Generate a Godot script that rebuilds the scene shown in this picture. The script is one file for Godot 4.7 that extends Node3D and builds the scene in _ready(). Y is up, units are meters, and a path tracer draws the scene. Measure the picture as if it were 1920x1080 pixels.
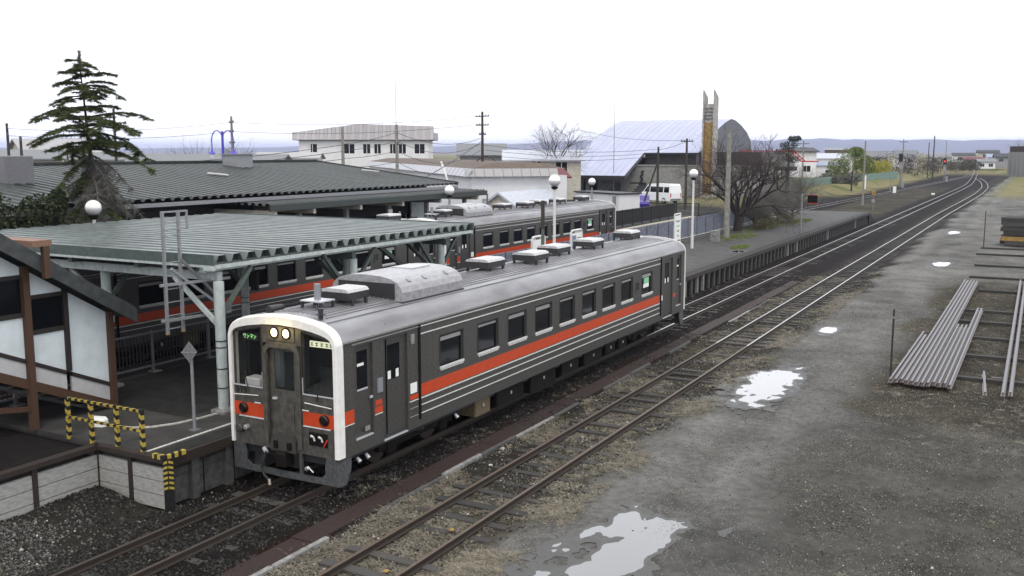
extends Node3D
# A small railway station on an overcast day, seen from its footbridge. x runs across the tracks, -z along them, y = 0 is the rail head.

class MB:
	# collects faces; corners of a face are given anticlockwise as seen from outside
	var v := PackedVector3Array()
	var n := PackedVector3Array()
	var c := PackedColorArray()
	var uv := PackedVector2Array()
	var col := Color(1, 1, 1)
	var with_color := false
	var with_uv := false
	func tri(a: Vector3, b: Vector3, d: Vector3) -> void:
		var q := (b - a).cross(d - a).normalized()
		v.append(a); v.append(d); v.append(b)
		n.append(q); n.append(q); n.append(q)
		if with_color:
			c.append(col); c.append(col); c.append(col)
	func trin(a: Vector3, b: Vector3, d: Vector3, na: Vector3, nb: Vector3, nd: Vector3) -> void:
		v.append(a); v.append(d); v.append(b)
		n.append(na); n.append(nd); n.append(nb)
		if with_color:
			c.append(col); c.append(col); c.append(col)
	func quad(a: Vector3, b: Vector3, d: Vector3, e: Vector3) -> void:
		tri(a, b, d); tri(a, d, e)
	func quadn(a: Vector3, b: Vector3, d: Vector3, e: Vector3, na: Vector3, nb: Vector3, nd: Vector3, ne: Vector3) -> void:
		trin(a, b, d, na, nb, nd); trin(a, d, e, na, nd, ne)
	func hexa(p: Array) -> void:
		# p: 0..3 bottom anticlockwise seen from above, 4..7 top above them
		quad(p[3], p[2], p[1], p[0]); quad(p[4], p[5], p[6], p[7])
		for i in 4:
			var j: int = (i + 1) % 4
			quad(p[i], p[j], p[j + 4], p[i + 4])
	func box(x0: float, x1: float, y0: float, y1: float, z0: float, z1: float) -> void:
		hexa([Vector3(x0, y0, z1), Vector3(x1, y0, z1), Vector3(x1, y0, z0), Vector3(x0, y0, z0), Vector3(x0, y1, z1), Vector3(x1, y1, z1), Vector3(x1, y1, z0), Vector3(x0, y1, z0)])
	func cbox(x0: float, x1: float, y0: float, y1: float, z0: float, z1: float, b: float) -> void:
		# a box whose upper and upright edges are chamfered by b
		var lo := [Vector3(x0 + b, y0, z1), Vector3(x1 - b, y0, z1), Vector3(x1, y0, z1 - b), Vector3(x1, y0, z0 + b), Vector3(x1 - b, y0, z0), Vector3(x0 + b, y0, z0), Vector3(x0, y0, z0 + b), Vector3(x0, y0, z1 - b)]
		var c0 := Vector3((x0 + x1) / 2, 0, (z0 + z1) / 2)
		var top := []
		var mid := []
		for p in lo:
			mid.append(Vector3(p.x, y1 - b, p.z))
			top.append(Vector3(clampf(p.x, x0 + b, x1 - b), y1, clampf(p.z, z0 + b, z1 - b)))
		for i in 8:
			var j: int = (i + 1) % 8
			quad(lo[i], lo[j], mid[j], mid[i])
			if top[i] != top[j]:
				quad(mid[i], mid[j], top[j], top[i])
			else:
				tri(mid[i], mid[j], top[i])
		quad(Vector3(x0 + b, y1, z1 - b), Vector3(x1 - b, y1, z1 - b), Vector3(x1 - b, y1, z0 + b), Vector3(x0 + b, y1, z0 + b))
		for i in range(1, 7):
			tri(lo[0], lo[i + 1], lo[i])
	func bar(a: Vector3, b: Vector3, w: float, h: float, up := Vector3.UP) -> void:
		# a square bar from a to b, w wide and h high
		var d := (b - a).normalized()
		if absf(d.dot(up)) > 0.98:
			up = Vector3.RIGHT
		var s := d.cross(up).normalized() * w / 2
		var u := s.cross(d).normalized() * h / 2
		hexa([a - s - u, a + s - u, b + s - u, b - s - u, a - s + u, a + s + u, b + s + u, b - s + u])
	func tube(a: Vector3, b: Vector3, r0: float, r1: float, k := 8, caps := true) -> void:
		var d := (b - a).normalized()
		var up := Vector3.UP if absf(d.y) < 0.95 else Vector3.RIGHT
		var s := d.cross(up).normalized()
		var u := d.cross(s)
		for i in k:
			var t0 := TAU * i / k
			var t1 := TAU * (i + 1) / k
			var n0 := s * cos(t0) + u * sin(t0)
			var n1 := s * cos(t1) + u * sin(t1)
			quadn(a + n0 * r0, a + n1 * r0, b + n1 * r1, b + n0 * r1, n0, n1, n1, n0)
			if caps:
				tri(b, b + n0 * r1, b + n1 * r1)
				tri(a, a + n1 * r0, a + n0 * r0)
	func path(p: Array, r: float, k := 6) -> void:
		for i in p.size() - 1:
			tube(p[i], p[i + 1], r, r, k, i == 0 or i == p.size() - 2)
	func lathe(o: Vector3, prof: Array, k := 24, axis := Vector3.UP) -> void:
		# prof: Vector2(radius, height) from the bottom up
		var up := Vector3.UP if absf(axis.y) < 0.9 else Vector3.BACK
		var s := axis.cross(up).normalized()
		var u := s.cross(axis)
		for j in prof.size() - 1:
			var p: Vector2 = prof[j]
			var q: Vector2 = prof[j + 1]
			var sl := Vector2(q.y - p.y, p.x - q.x).normalized()
			for i in k:
				var d0 := s * cos(-TAU * i / k) + u * sin(-TAU * i / k)
				var d1 := s * cos(-TAU * (i + 1) / k) + u * sin(-TAU * (i + 1) / k)
				if (d0.cross(d1)).dot(axis) < 0:
					var w := d0
					d0 = d1
					d1 = w
				var n0 := (d0 * sl.x + axis * sl.y).normalized()
				var n1 := (d1 * sl.x + axis * sl.y).normalized()
				if p.x > 1e-5:
					trin(o + d0 * p.x + axis * p.y, o + d1 * p.x + axis * p.y, o + d1 * q.x + axis * q.y, n0, n1, n1)
				if q.x > 1e-5:
					trin(o + d0 * p.x + axis * p.y, o + d1 * q.x + axis * q.y, o + d0 * q.x + axis * q.y, n0, n1, n0)
	func ball(o: Vector3, r: float, ky := 12, k := 20) -> void:
		var pr := []
		for i in ky + 1:
			pr.append(Vector2(r * sin(PI * i / ky), -r * cos(PI * i / ky)))
		for j in ky:
			for i in k:
				var f := func(a: Vector2, t: float) -> Vector3: return Vector3(cos(t) * a.x, a.y, -sin(t) * a.x)
				var t0 := TAU * i / k
				var t1 := TAU * (i + 1) / k
				var a: Vector3 = f.call(pr[j], t0)
				var b: Vector3 = f.call(pr[j], t1)
				var d: Vector3 = f.call(pr[j + 1], t1)
				var e: Vector3 = f.call(pr[j + 1], t0)
				if j > 0:
					trin(o + a, o + b, o + d, a / r, b / r, d / r)
				if j < ky - 1:
					trin(o + a, o + d, o + e, a / r, d / r, e / r)
	func poly(p: PackedVector2Array, f: Callable, flip := false) -> void:
		# a flat outline (anticlockwise) put into space by f
		var t := Geometry2D.triangulate_polygon(p)
		for i in range(0, t.size(), 3):
			var a := p[t[i]]
			var b := p[t[i + 1]]
			var d := p[t[i + 2]]
			if ((b - a).cross(d - a) < 0) != flip:
				var w := b
				b = d
				d = w
			tri(f.call(a), f.call(b), f.call(d))
	func slab(p: PackedVector2Array, f0: Callable, f1: Callable) -> void:
		# an outline (anticlockwise seen from the f1 side) between two places
		poly(p, f1)
		poly(p, f0, true)
		for i in p.size():
			var a := p[i]
			var b := p[(i + 1) % p.size()]
			quad(f0.call(a), f0.call(b), f1.call(b), f1.call(a))
	func holed(x0: float, x1: float, y0: float, y1: float, holes: Array, f: Callable, depth: float) -> void:
		# a wall sheet with square openings, each with reveals going in by depth; f(x, y, d) places a point d behind the face
		var xs := [x0, x1]
		var ys := [y0, y1]
		for h in holes:
			for q in [h[0], h[1]]:
				if not xs.has(q): xs.append(q)
			for q in [h[2], h[3]]:
				if not ys.has(q): ys.append(q)
		xs.sort(); ys.sort()
		for i in xs.size() - 1:
			for j in ys.size() - 1:
				var mx: float = (xs[i] + xs[i + 1]) / 2
				var my: float = (ys[j] + ys[j + 1]) / 2
				var inside := false
				for h in holes:
					if mx > h[0] and mx < h[1] and my > h[2] and my < h[3]:
						inside = true
				if not inside:
					quad(f.call(xs[i], ys[j], 0), f.call(xs[i + 1], ys[j], 0), f.call(xs[i + 1], ys[j + 1], 0), f.call(xs[i], ys[j + 1], 0))
		for h in holes:
			var a := [[h[0], h[2]], [h[1], h[2]], [h[1], h[3]], [h[0], h[3]]]
			for i in 4:
				var p: Array = a[i]
				var q: Array = a[(i + 1) % 4]
				quad(f.call(p[0], p[1], 0), f.call(q[0], q[1], 0), f.call(q[0], q[1], depth), f.call(p[0], p[1], depth))
	func mesh() -> ArrayMesh:
		var a := []
		a.resize(Mesh.ARRAY_MAX)
		a[Mesh.ARRAY_VERTEX] = v
		a[Mesh.ARRAY_NORMAL] = n
		if with_color:
			a[Mesh.ARRAY_COLOR] = c
		if with_uv:
			a[Mesh.ARRAY_TEX_UV] = uv
		var m := ArrayMesh.new()
		m.add_surface_from_arrays(Mesh.PRIMITIVE_TRIANGLES, a)
		return m

var M := {}
var taken := {}
var rng := RandomNumberGenerator.new()
var nz := FastNoiseLite.new()
const TOWN := 0.9     # level of the town and of platform 2
const PLAT := 0.92    # level of platform 1

func rnd(a: float, b: float) -> float:
	return rng.randf_range(a, b)

func numbered(called: String) -> String:
	var k: int = taken.get(called, 0)
	taken[called] = k + 1
	return called if k == 0 else "%s_%03d" % [called, k]

func thing(called: String, label: String, category: String, at := Vector3.ZERO, turn := 0.0, group := "", kind := "") -> Node3D:
	var o := Node3D.new()
	o.name = numbered(called)
	add_child(o)
	o.position = at
	o.rotation.y = turn
	tag(o, label, category, group, kind)
	return o

func tag(o: Node, label: String, category: String, group := "", kind := "") -> void:
	if label: o.set_meta("label", label)
	if category: o.set_meta("category", category)
	if group: o.set_meta("group", group)
	if kind: o.set_meta("kind", kind)

func part(called: String, what, m: Material, parent: Node, at := Vector3.ZERO) -> MeshInstance3D:
	var o := MeshInstance3D.new()
	o.name = called
	o.mesh = what.mesh() if what is MB else what
	o.material_override = m
	o.position = at
	parent.add_child(o, true)
	return o

func solo(called: String, what, m: Material, label: String, category: String, group := "", at := Vector3.ZERO, kind := "") -> MeshInstance3D:
	# a thing that is one mesh
	var o := part(numbered(called), what, m, self, at)
	tag(o, label, category, group, kind)
	return o

func copy(o: Node3D, called: String, label: String, at: Vector3, turn := 0.0) -> Node3D:
	var k: Node3D = o.duplicate()
	k.name = numbered(called)
	add_child(k)
	k.position = at
	k.rotation.y = turn
	k.set_meta("label", label)
	return k

func mb(colored := false) -> MB:
	var b := MB.new()
	b.with_color = colored
	return b

func bx(x0, x1, y0, y1, z0, z1) -> MB:
	var b := MB.new()
	b.box(x0, x1, y0, y1, z0, z1)
	return b

func cbx(x0, x1, y0, y1, z0, z1, e) -> MB:
	var b := MB.new()
	b.cbox(x0, x1, y0, y1, z0, z1, e)
	return b

func br(a: Vector3, b: Vector3, w: float, h: float) -> MB:
	var k := MB.new()
	k.bar(a, b, w, h)
	return k

func tb(a: Vector3, b: Vector3, r0: float, r1: float, k := 10) -> MB:
	var m := MB.new()
	m.tube(a, b, r0, r1, k)
	return m

func noise_tex(size: int, freq: float, octaves: int, lo: Color, hi: Color, seed_: int, stretch := 1.0, power := 1.0) -> ImageTexture:
	# seamless colour noise between two colours (linear values)
	var f := FastNoiseLite.new()
	f.seed = seed_
	f.frequency = freq
	f.fractal_octaves = octaves
	f.noise_type = FastNoiseLite.TYPE_SIMPLEX_SMOOTH
	var im := f.get_seamless_image(size, size)
	if stretch > 1.0:
		im.resize(size, int(size / stretch), Image.INTERPOLATE_BILINEAR)
		var tall := Image.create(size, size, false, im.get_format())
		for k in int(stretch):
			tall.blit_rect(im, Rect2i(0, 0, size, int(size / stretch)), Vector2i(0, k * int(size / stretch)))
		im = tall
	var lut := []
	for i in 256:
		lut.append(lo.lerp(hi, pow(i / 255.0, power)).linear_to_srgb())
	im.convert(Image.FORMAT_L8)
	var d := im.get_data()
	var out := PackedByteArray()
	out.resize(size * size * 3)
	for i in size * size:
		var q: Color = lut[d[i]]
		out[i * 3] = q.r8
		out[i * 3 + 1] = q.g8
		out[i * 3 + 2] = q.b8
	return ImageTexture.create_from_image(Image.create_from_data(size, size, false, Image.FORMAT_RGB8, out))

func mat(key: String, col: Color, rough := 0.8, metal := 0.0, tex: Texture2D = null, scale := Vector3.ONE, bump: Texture2D = null, bump_cm := 0.0) -> StandardMaterial3D:
	# col is a linear, real-world base colour
	var m := StandardMaterial3D.new()
	m.resource_name = key
	m.albedo_color = col.linear_to_srgb()
	m.roughness = rough
	m.metallic = metal
	if tex or bump:
		m.uv1_triplanar = true
		m.uv1_world_triplanar = true
		m.uv1_scale = scale
		m.albedo_texture = tex
	if bump:
		m.heightmap_enabled = true
		m.heightmap_texture = bump
		m.heightmap_scale = bump_cm
	M[key] = m
	return m

func vmat(key: String, rough := 0.8, tex: Texture2D = null, scale := Vector3.ONE) -> StandardMaterial3D:
	var m := mat(key, Color(1, 1, 1), rough, 0.0, tex, scale)
	m.vertex_color_use_as_albedo = true
	return m

func glow(key: String, col: Color, e: float) -> StandardMaterial3D:
	var m := mat(key, col, 0.4)
	m.emission_enabled = true
	m.emission = col.linear_to_srgb()
	m.emission_energy_multiplier = e
	return m

func materials() -> void:
	var grime := noise_tex(512, 0.02, 5, Color(0.62, 0.61, 0.6), Color(1, 1, 1), 11)
	var fine := noise_tex(512, 0.09, 3, Color(0.6, 0.6, 0.6), Color(1, 1, 1), 12)
	var streak := noise_tex(512, 0.03, 5, Color(0.42, 0.405, 0.38), Color(1, 1, 1), 13, 4.0)
	var blotch := noise_tex(512, 0.012, 5, Color(0.35, 0.34, 0.32), Color(1, 1, 1), 14)
	var rust := noise_tex(512, 0.03, 5, Color(0.5, 0.36, 0.26), Color(1, 0.95, 0.9), 15)
	var soft := noise_tex(512, 0.014, 4, Color(0.84, 0.835, 0.82), Color(1, 1, 1), 16)
	M.grime = grime
	M.fine = fine
	mat("steel_side", Color(0.1, 0.098, 0.093), 0.42, 0.25, streak, Vector3(0.5, 0.35, 0.5))
	mat("steel_door", Color(0.082, 0.079, 0.075), 0.45, 0.2, streak, Vector3(0.6, 0.4, 0.6))
	mat("train_front", Color(0.1, 0.094, 0.083), 0.5, 0.1, blotch, Vector3(0.9, 0.7, 0.9))
	mat("train_roof", Color(0.29, 0.29, 0.31), 0.4, 0.1, blotch, Vector3(0.3, 0.3, 0.07))
	mat("roof_unit", Color(0.36, 0.36, 0.38), 0.38, 0.1, grime, Vector3(0.7, 0.7, 0.4))
	mat("vent_dark", Color(0.03, 0.03, 0.033), 0.5, 0.0, grime, Vector3(1, 1, 1))
	mat("vent_top", Color(0.5, 0.5, 0.51), 0.4, 0.0, grime, Vector3(1, 1, 1))
	mat("frame_white", Color(0.8, 0.79, 0.76), 0.35, 0.0, soft, Vector3(0.6, 0.6, 0.6))
	mat("orange", Color(0.5, 0.052, 0.009), 0.45, 0.0, soft, Vector3(0.7, 0.7, 0.4))
	mat("line_white", Color(0.72, 0.72, 0.7), 0.4, 0.0, grime, Vector3(1, 1, 1))
	mat("bead", Color(0.36, 0.36, 0.35), 0.35, 0.3, grime, Vector3(1, 1, 0.6))
	mat("silver", Color(0.62, 0.63, 0.66), 0.32, 0.4)
	mat("dark_metal", Color(0.011, 0.011, 0.01), 0.7, 0.0, rust, Vector3(1, 1, 1))
	M.dark_metal.metallic_specular = 0.25
	mat("rail_dull", Color(0.065, 0.055, 0.046), 0.6, 0.2, rust, Vector3(3, 3, 0.5))
	mat("skirt", Color(0.1, 0.105, 0.11), 0.55, 0.1, blotch, Vector3(1.2, 1.2, 1.2))
	mat("rubber", Color(0.012, 0.012, 0.012), 0.7)
	var g := mat("window_dark", Color(0.006, 0.007, 0.009), 0.06)
	g.metallic_specular = 0.3
	mat("grey_box", Color(0.2, 0.21, 0.23), 0.5)
	mat("paper_white", Color(0.75, 0.76, 0.74), 0.7)
	mat("paper_green", Color(0.22, 0.55, 0.3), 0.7)
	mat("letter_dark", Color(0.008, 0.008, 0.009), 0.6)
	mat("red_lens", Color(0.012, 0.003, 0.003), 0.3)
	mat("red_paint", Color(0.45, 0.02, 0.015), 0.5)
	mat("cab_grey", Color(0.3, 0.32, 0.32), 0.7)
	mat("cab_dark", Color(0.02, 0.022, 0.022), 0.8)
	mat("curtain_grey", Color(0.32, 0.32, 0.31), 0.9)
	mat("tan_box", Color(0.14, 0.12, 0.075), 0.8, 0.0, rust, Vector3(1, 1, 1))
	var p := mat("pane", Color(0.02, 0.024, 0.024), 0.04)
	p.transparency = BaseMaterial3D.TRANSPARENCY_ALPHA
	p.albedo_color.a = 0.3
	glow("headlight", Color(1.0, 0.83, 0.5), 2.2)
	glow("sign_lit", Color(0.85, 0.88, 0.6), 0.5)
	glow("sign_green", Color(0.35, 0.8, 0.3), 0.6)
	glow("signal_red", Color(1.0, 0.05, 0.03), 1.2)
	mat("brass", Color(0.45, 0.42, 0.35), 0.35, 0.6)
	# structures
	mat("concrete", Color(0.27, 0.27, 0.262), 0.85, 0.0, blotch, Vector3(0.7, 0.7, 0.7), fine, 0.3)
	mat("concrete_dark", Color(0.08, 0.08, 0.078), 0.85, 0.0, blotch, Vector3(0.7, 0.7, 0.7), fine, 0.3)
	mat("plank_grey", Color(0.36, 0.36, 0.345), 0.85, 0.0, grime, Vector3(0.5, 1.2, 0.5), fine, 0.12)
	mat("steel_post", Color(0.035, 0.028, 0.024), 0.65, 0.1, rust, Vector3(1, 1, 1))
	mat("rail_side", Color(0.04, 0.032, 0.026), 0.75, 0.2, rust, Vector3(2, 2, 1))
	mat("rail_top", Color(0.5, 0.49, 0.47), 0.3, 0.8, grime, Vector3(3, 3, 0.5))
	mat("rail_rusty", Color(0.16, 0.135, 0.115), 0.5, 0.4, rust, Vector3(3, 3, 0.5))
	mat("rail_stock", Color(0.17, 0.155, 0.16), 0.5, 0.4, rust, Vector3(2, 2, 0.4))
	for k in 4:
		var t: float = [0.035, 0.05, 0.072, 0.045][k]
		mat("sleeper%d" % k, Color(t, t * 0.94, t * 0.87), 0.85, 0.0, streak, Vector3(3.0, 3.0, 0.5 + 0.2 * k), fine, 0.8)
	mat("asphalt", Color(0.068, 0.066, 0.064), 0.7, 0.0, blotch, Vector3(0.16, 0.16, 0.16), fine, 0.4)
	mat("asphalt_old", Color(0.03, 0.029, 0.028), 0.75, 0.0, blotch, Vector3(0.3, 0.3, 0.3), fine, 0.4)
	mat("cream_edge", Color(0.55, 0.5, 0.4), 0.8, 0.0, blotch, Vector3(0.5, 0.5, 0.5))
	mat("paint_line", Color(0.62, 0.62, 0.58), 0.7, 0.0, blotch, Vector3(1.6, 1.6, 1.6))
	mat("green_roof", Color(0.12, 0.15, 0.145), 0.38, 0.1, blotch, Vector3(0.25, 0.25, 0.25))
	mat("green_roof_b", Color(0.14, 0.17, 0.163), 0.38, 0.1, blotch, Vector3(0.22, 0.22, 0.22))
	mat("green_fascia", Color(0.085, 0.115, 0.108), 0.5, 0.1, grime, Vector3(0.5, 0.5, 0.5))
	mat("green_dark", Color(0.035, 0.048, 0.045), 0.5, 0.1, grime, Vector3(0.5, 0.5, 0.5))
	for k in 3:
		var t: float = [0.052, 0.044, 0.066][k]
		mat("station_roof%d" % k, Color(t * 0.84, t, t * 0.96), 0.5, 0.0, blotch, Vector3(0.2, 0.2, 0.2)).metallic_specular = 0.4
	mat("post_white", Color(0.5, 0.56, 0.55), 0.5, 0.0, grime, Vector3(0.6, 0.3, 0.6))
	mat("post_green", Color(0.1, 0.125, 0.11), 0.6, 0.0, grime, Vector3(1, 1, 1))
	mat("galv", Color(0.32, 0.33, 0.35), 0.45, 0.4, grime, Vector3(1, 1, 1))
	mat("galv_dull", Color(0.2, 0.2, 0.22), 0.55, 0.3, grime, Vector3(1, 1, 1))
	mat("black_bar", Color(0.012, 0.012, 0.013), 0.6)
	mat("panel_white", Color(0.62, 0.69, 0.72), 0.6, 0.0, soft, Vector3(0.3, 0.3, 0.3))
	mat("panel_grey", Color(0.46, 0.46, 0.47), 0.7, 0.0, soft, Vector3(0.4, 0.4, 0.4))
	mat("timber_brown", Color(0.085, 0.04, 0.02), 0.7, 0.0, streak, Vector3(2, 0.6, 2))
	mat("timber_dark", Color(0.022, 0.016, 0.013), 0.7, 0.0, streak, Vector3(2, 0.6, 2))
	mat("timber_tan", Color(0.24, 0.13, 0.085), 0.7, 0.0, grime, Vector3(1, 1, 1))
	mat("roof_slate", Color(0.06, 0.068, 0.07), 0.5, 0.1, blotch, Vector3(0.5, 0.5, 0.5))
	mat("blue_fence", Color(0.2, 0.22, 0.29), 0.5, 0.1, blotch, Vector3(0.4, 0.4, 0.4))
	mat("pole_concrete", Color(0.3, 0.29, 0.26), 0.85, 0.0, blotch, Vector3(0.8, 0.5, 0.8), fine, 0.4)
	mat("pole_wood", Color(0.06, 0.05, 0.042), 0.85, 0.0, streak, Vector3(3, 0.4, 3))
	mat("wire", Color(0.02, 0.02, 0.022), 0.6)
	mat("wall_white", Color(0.7, 0.7, 0.72), 0.75, 0.0, soft, Vector3(0.13, 0.13, 0.13))
	mat("wall_cream", Color(0.55, 0.52, 0.44), 0.8, 0.0, grime, Vector3(0.2, 0.2, 0.2))
	mat("wall_grey", Color(0.3, 0.3, 0.3), 0.8, 0.0, grime, Vector3(0.2, 0.2, 0.2))
	mat("wall_dark", Color(0.03, 0.03, 0.03), 0.8, 0.0, grime, Vector3(0.3, 0.3, 0.3))
	mat("wall_brown", Color(0.12, 0.08, 0.06), 0.8, 0.0, grime, Vector3(0.3, 0.3, 0.3))
	mat("gym_roof", Color(0.35, 0.37, 0.5), 0.42, 0.1, soft, Vector3(0.12, 0.12, 0.12))
	mat("gym_roof_b", Color(0.37, 0.39, 0.52), 0.42, 0.1, soft, Vector3(0.1, 0.1, 0.1))
	mat("gym_gable", Color(0.13, 0.14, 0.165), 0.6, 0.1, grime, Vector3(0.15, 0.15, 0.15))
	mat("gym_concrete", Color(0.27, 0.27, 0.25), 0.85, 0.0, grime, Vector3(0.16, 0.16, 0.16), fine, 0.3)
	mat("tower_concrete", Color(0.5, 0.49, 0.46), 0.85, 0.0, blotch, Vector3(0.3, 0.2, 0.3))
	mat("rust_plate", Color(0.024, 0.0105, 0.0075), 0.85, 0.0, rust, Vector3(0.8, 0.8, 0.3), fine, 0.3)
	mat("tile_yellow", Color(0.36, 0.22, 0.05), 0.5, 0.0, blotch, Vector3(0.4, 0.4, 0.4))
	mat("roof_lilac", Color(0.36, 0.34, 0.36), 0.5, 0.1, soft, Vector3(0.3, 0.3, 0.3))
	mat("roof_beige", Color(0.32, 0.31, 0.315), 0.55, 0.1, soft, Vector3(0.3, 0.3, 0.3))
	mat("roof_brown", Color(0.1, 0.06, 0.032), 0.7, 0.0, blotch, Vector3(0.2, 0.2, 0.2))
	mat("roof_red", Color(0.13, 0.018, 0.022), 0.6, 0.0, grime, Vector3(0.3, 0.3, 0.3))
	mat("roof_pale", Color(0.5, 0.53, 0.6), 0.5, 0.1, grime, Vector3(0.3, 0.3, 0.3))
	mat("roof_blue", Color(0.26, 0.3, 0.42), 0.5, 0.1, grime, Vector3(0.3, 0.3, 0.3))
	mat("roof_grey", Color(0.17, 0.18, 0.19), 0.6, 0.0, grime, Vector3(0.3, 0.3, 0.3))
	mat("roof_black", Color(0.02, 0.02, 0.024), 0.6, 0.0, grime, Vector3(0.3, 0.3, 0.3))
	mat("car_white", Color(0.74, 0.75, 0.76), 0.25)
	mat("car_purple", Color(0.05, 0.03, 0.22), 0.3)
	mat("tyre", Color(0.012, 0.012, 0.012), 0.85)
	mat("lamp_blue", Color(0.07, 0.05, 0.42), 0.5)
	var gl := mat("globe", Color(0.82, 0.82, 0.8), 0.25)
	gl.subsurf_scatter_enabled = false
	mat("globe_lower", Color(0.58, 0.58, 0.6), 0.3)
	mat("green_net", Color(0.17, 0.27, 0.23), 0.9, 0.0, grime, Vector3(0.2, 0.2, 0.2))
	mat("bark", Color(0.038, 0.032, 0.029), 0.9, 0.0, streak, Vector3(2, 0.6, 2))
	mat("twig", Color(0.075, 0.06, 0.055), 0.9)
	mat("twig_red", Color(0.055, 0.04, 0.037), 0.9)
	mat("dead_twig", Color(0.13, 0.125, 0.11), 0.95)
	vmat("leaf", 0.75)
	M.leaf.backlight_enabled = true
	M.leaf.backlight = Color(0.25, 0.25, 0.25)
	vmat("painted", 0.55, fine, Vector3(1.5, 1.5, 1.5))
	mat("hill", Color(0.05, 0.055, 0.05), 0.95, 0.0, blotch, Vector3(0.004, 0.004, 0.004))
	vmat("stone", 0.85)
	M.stone.metallic_specular = 0.3
	vmat("straw", 0.9)
	for k in 3:
		var wm := mat("wet_mud%d" % k, Color(0.085 + 0.012 * k, 0.084 + 0.012 * k, 0.081 + 0.012 * k), [0.45, 0.6, 0.75][k], 0.0, fine, Vector3(0.6, 0.6, 0.6), fine, 0.25)
		wm.metallic_specular = 0.38
	M.asphalt.metallic_specular = 0.35
	M.asphalt_old.metallic_specular = 0.35
	var w := mat("water", Color(0.03, 0.03, 0.03), 0.03)
	w.metallic_specular = 0.7
	w.clearcoat_enabled = true
	w.clearcoat = 1.0
	w.clearcoat_roughness = 0.02

# ---------------------------------------------------------------- camera, sky, sun
func setting_light() -> void:
	var cam := Camera3D.new()
	cam.name = "camera"
	cam.position = Vector3(0, 6.9, 0)
	cam.rotation = Vector3(deg_to_rad(-8.02), deg_to_rad(28.56), 0)
	cam.fov = 33.23
	cam.far = 16000
	cam.near = 0.1
	add_child(cam)
	cam.current = true
	var sky_mat := ProceduralSkyMaterial.new()
	sky_mat.sky_top_color = Color(0.93, 0.945, 0.965)
	sky_mat.sky_horizon_color = Color(0.965, 0.97, 0.99)
	sky_mat.sky_curve = 0.25
	sky_mat.ground_bottom_color = Color(0.3, 0.3, 0.3)
	sky_mat.ground_horizon_color = Color(0.6, 0.6, 0.62)
	var cl := FastNoiseLite.new()
	cl.seed = 5
	cl.frequency = 0.012
	cl.fractal_octaves = 5
	var im := cl.get_seamless_image(512, 256)
	im.convert(Image.FORMAT_RGBA8)
	for y in 256:
		for x in 512:
			var k := im.get_pixel(x, y).r
			im.set_pixel(x, y, Color(1, 1, 1, clampf(k - 0.35, 0, 1) * 0.35))
	sky_mat.sky_cover = ImageTexture.create_from_image(im)
	sky_mat.sky_cover_modulate = Color(1, 1, 1)
	var env := Environment.new()
	env.background_mode = Environment.BG_SKY
	env.sky = Sky.new()
	env.sky.sky_material = sky_mat
	env.background_energy_multiplier = 1.0
	env.tonemap_mode = Environment.TONE_MAPPER_LINEAR
	env.tonemap_exposure = 1.85
	env.sdfgi_enabled = true
	env.ssao_enabled = true
	env.ssil_enabled = true
	env.fog_enabled = true
	env.fog_density = 0.00014
	env.fog_light_color = Color(0.83, 0.86, 1.0)
	var we := WorldEnvironment.new()
	we.name = "world_environment"
	we.environment = env
	add_child(we)
	var sun := DirectionalLight3D.new()
	sun.name = "sun"
	sun.light_energy = 0.3
	sun.light_color = Color(1.0, 0.97, 0.93)
	sun.light_angular_distance = 25
	sun.shadow_enabled = true
	sun.rotation = Vector3(deg_to_rad(-58), deg_to_rad(35), 0)
	add_child(sun)

# ---------------------------------------------------------------- ground
func rail_x(track: int, z: float) -> float:
	# centre line of a track
	var k: Array = [[[40, -13.3], [-200, -13.2], [-230, -13.5], [-260, -14.6], [-305, -16.6], [-380, -20.5], [-600, -34]],
		[[40, -9.45], [-120, -9.4], [-150, -9.1], [-182, -8.95], [-213, -9.5], [-245, -11.2], [-275, -13.6], [-305, -16.4]],
		[[40, -26.2], [-85, -26.2], [-130, -24.7], [-200, -22.0], [-300, -18.6], [-380, -21.2], [-600, -34.4]]][track]
	for i in k.size() - 1:
		if z >= k[i + 1][0]:
			var t: float = clampf((k[i][0] - z) / (k[i][0] - k[i + 1][0]), 0, 1)
			# smooth through the knots
			var p0: float = k[maxi(i - 1, 0)][1]
			var p3: float = k[mini(i + 2, k.size() - 1)][1]
			var lin := lerpf(k[i][1], k[i + 1][1], t)
			return lerpf(lin, cubic_interpolate(k[i][1], k[i + 1][1], p0, p3, t), 0.35)
	return k[-1][1]

func sst(a: float, b: float, x: float) -> float:
	return smoothstep(a, b, x)

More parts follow.
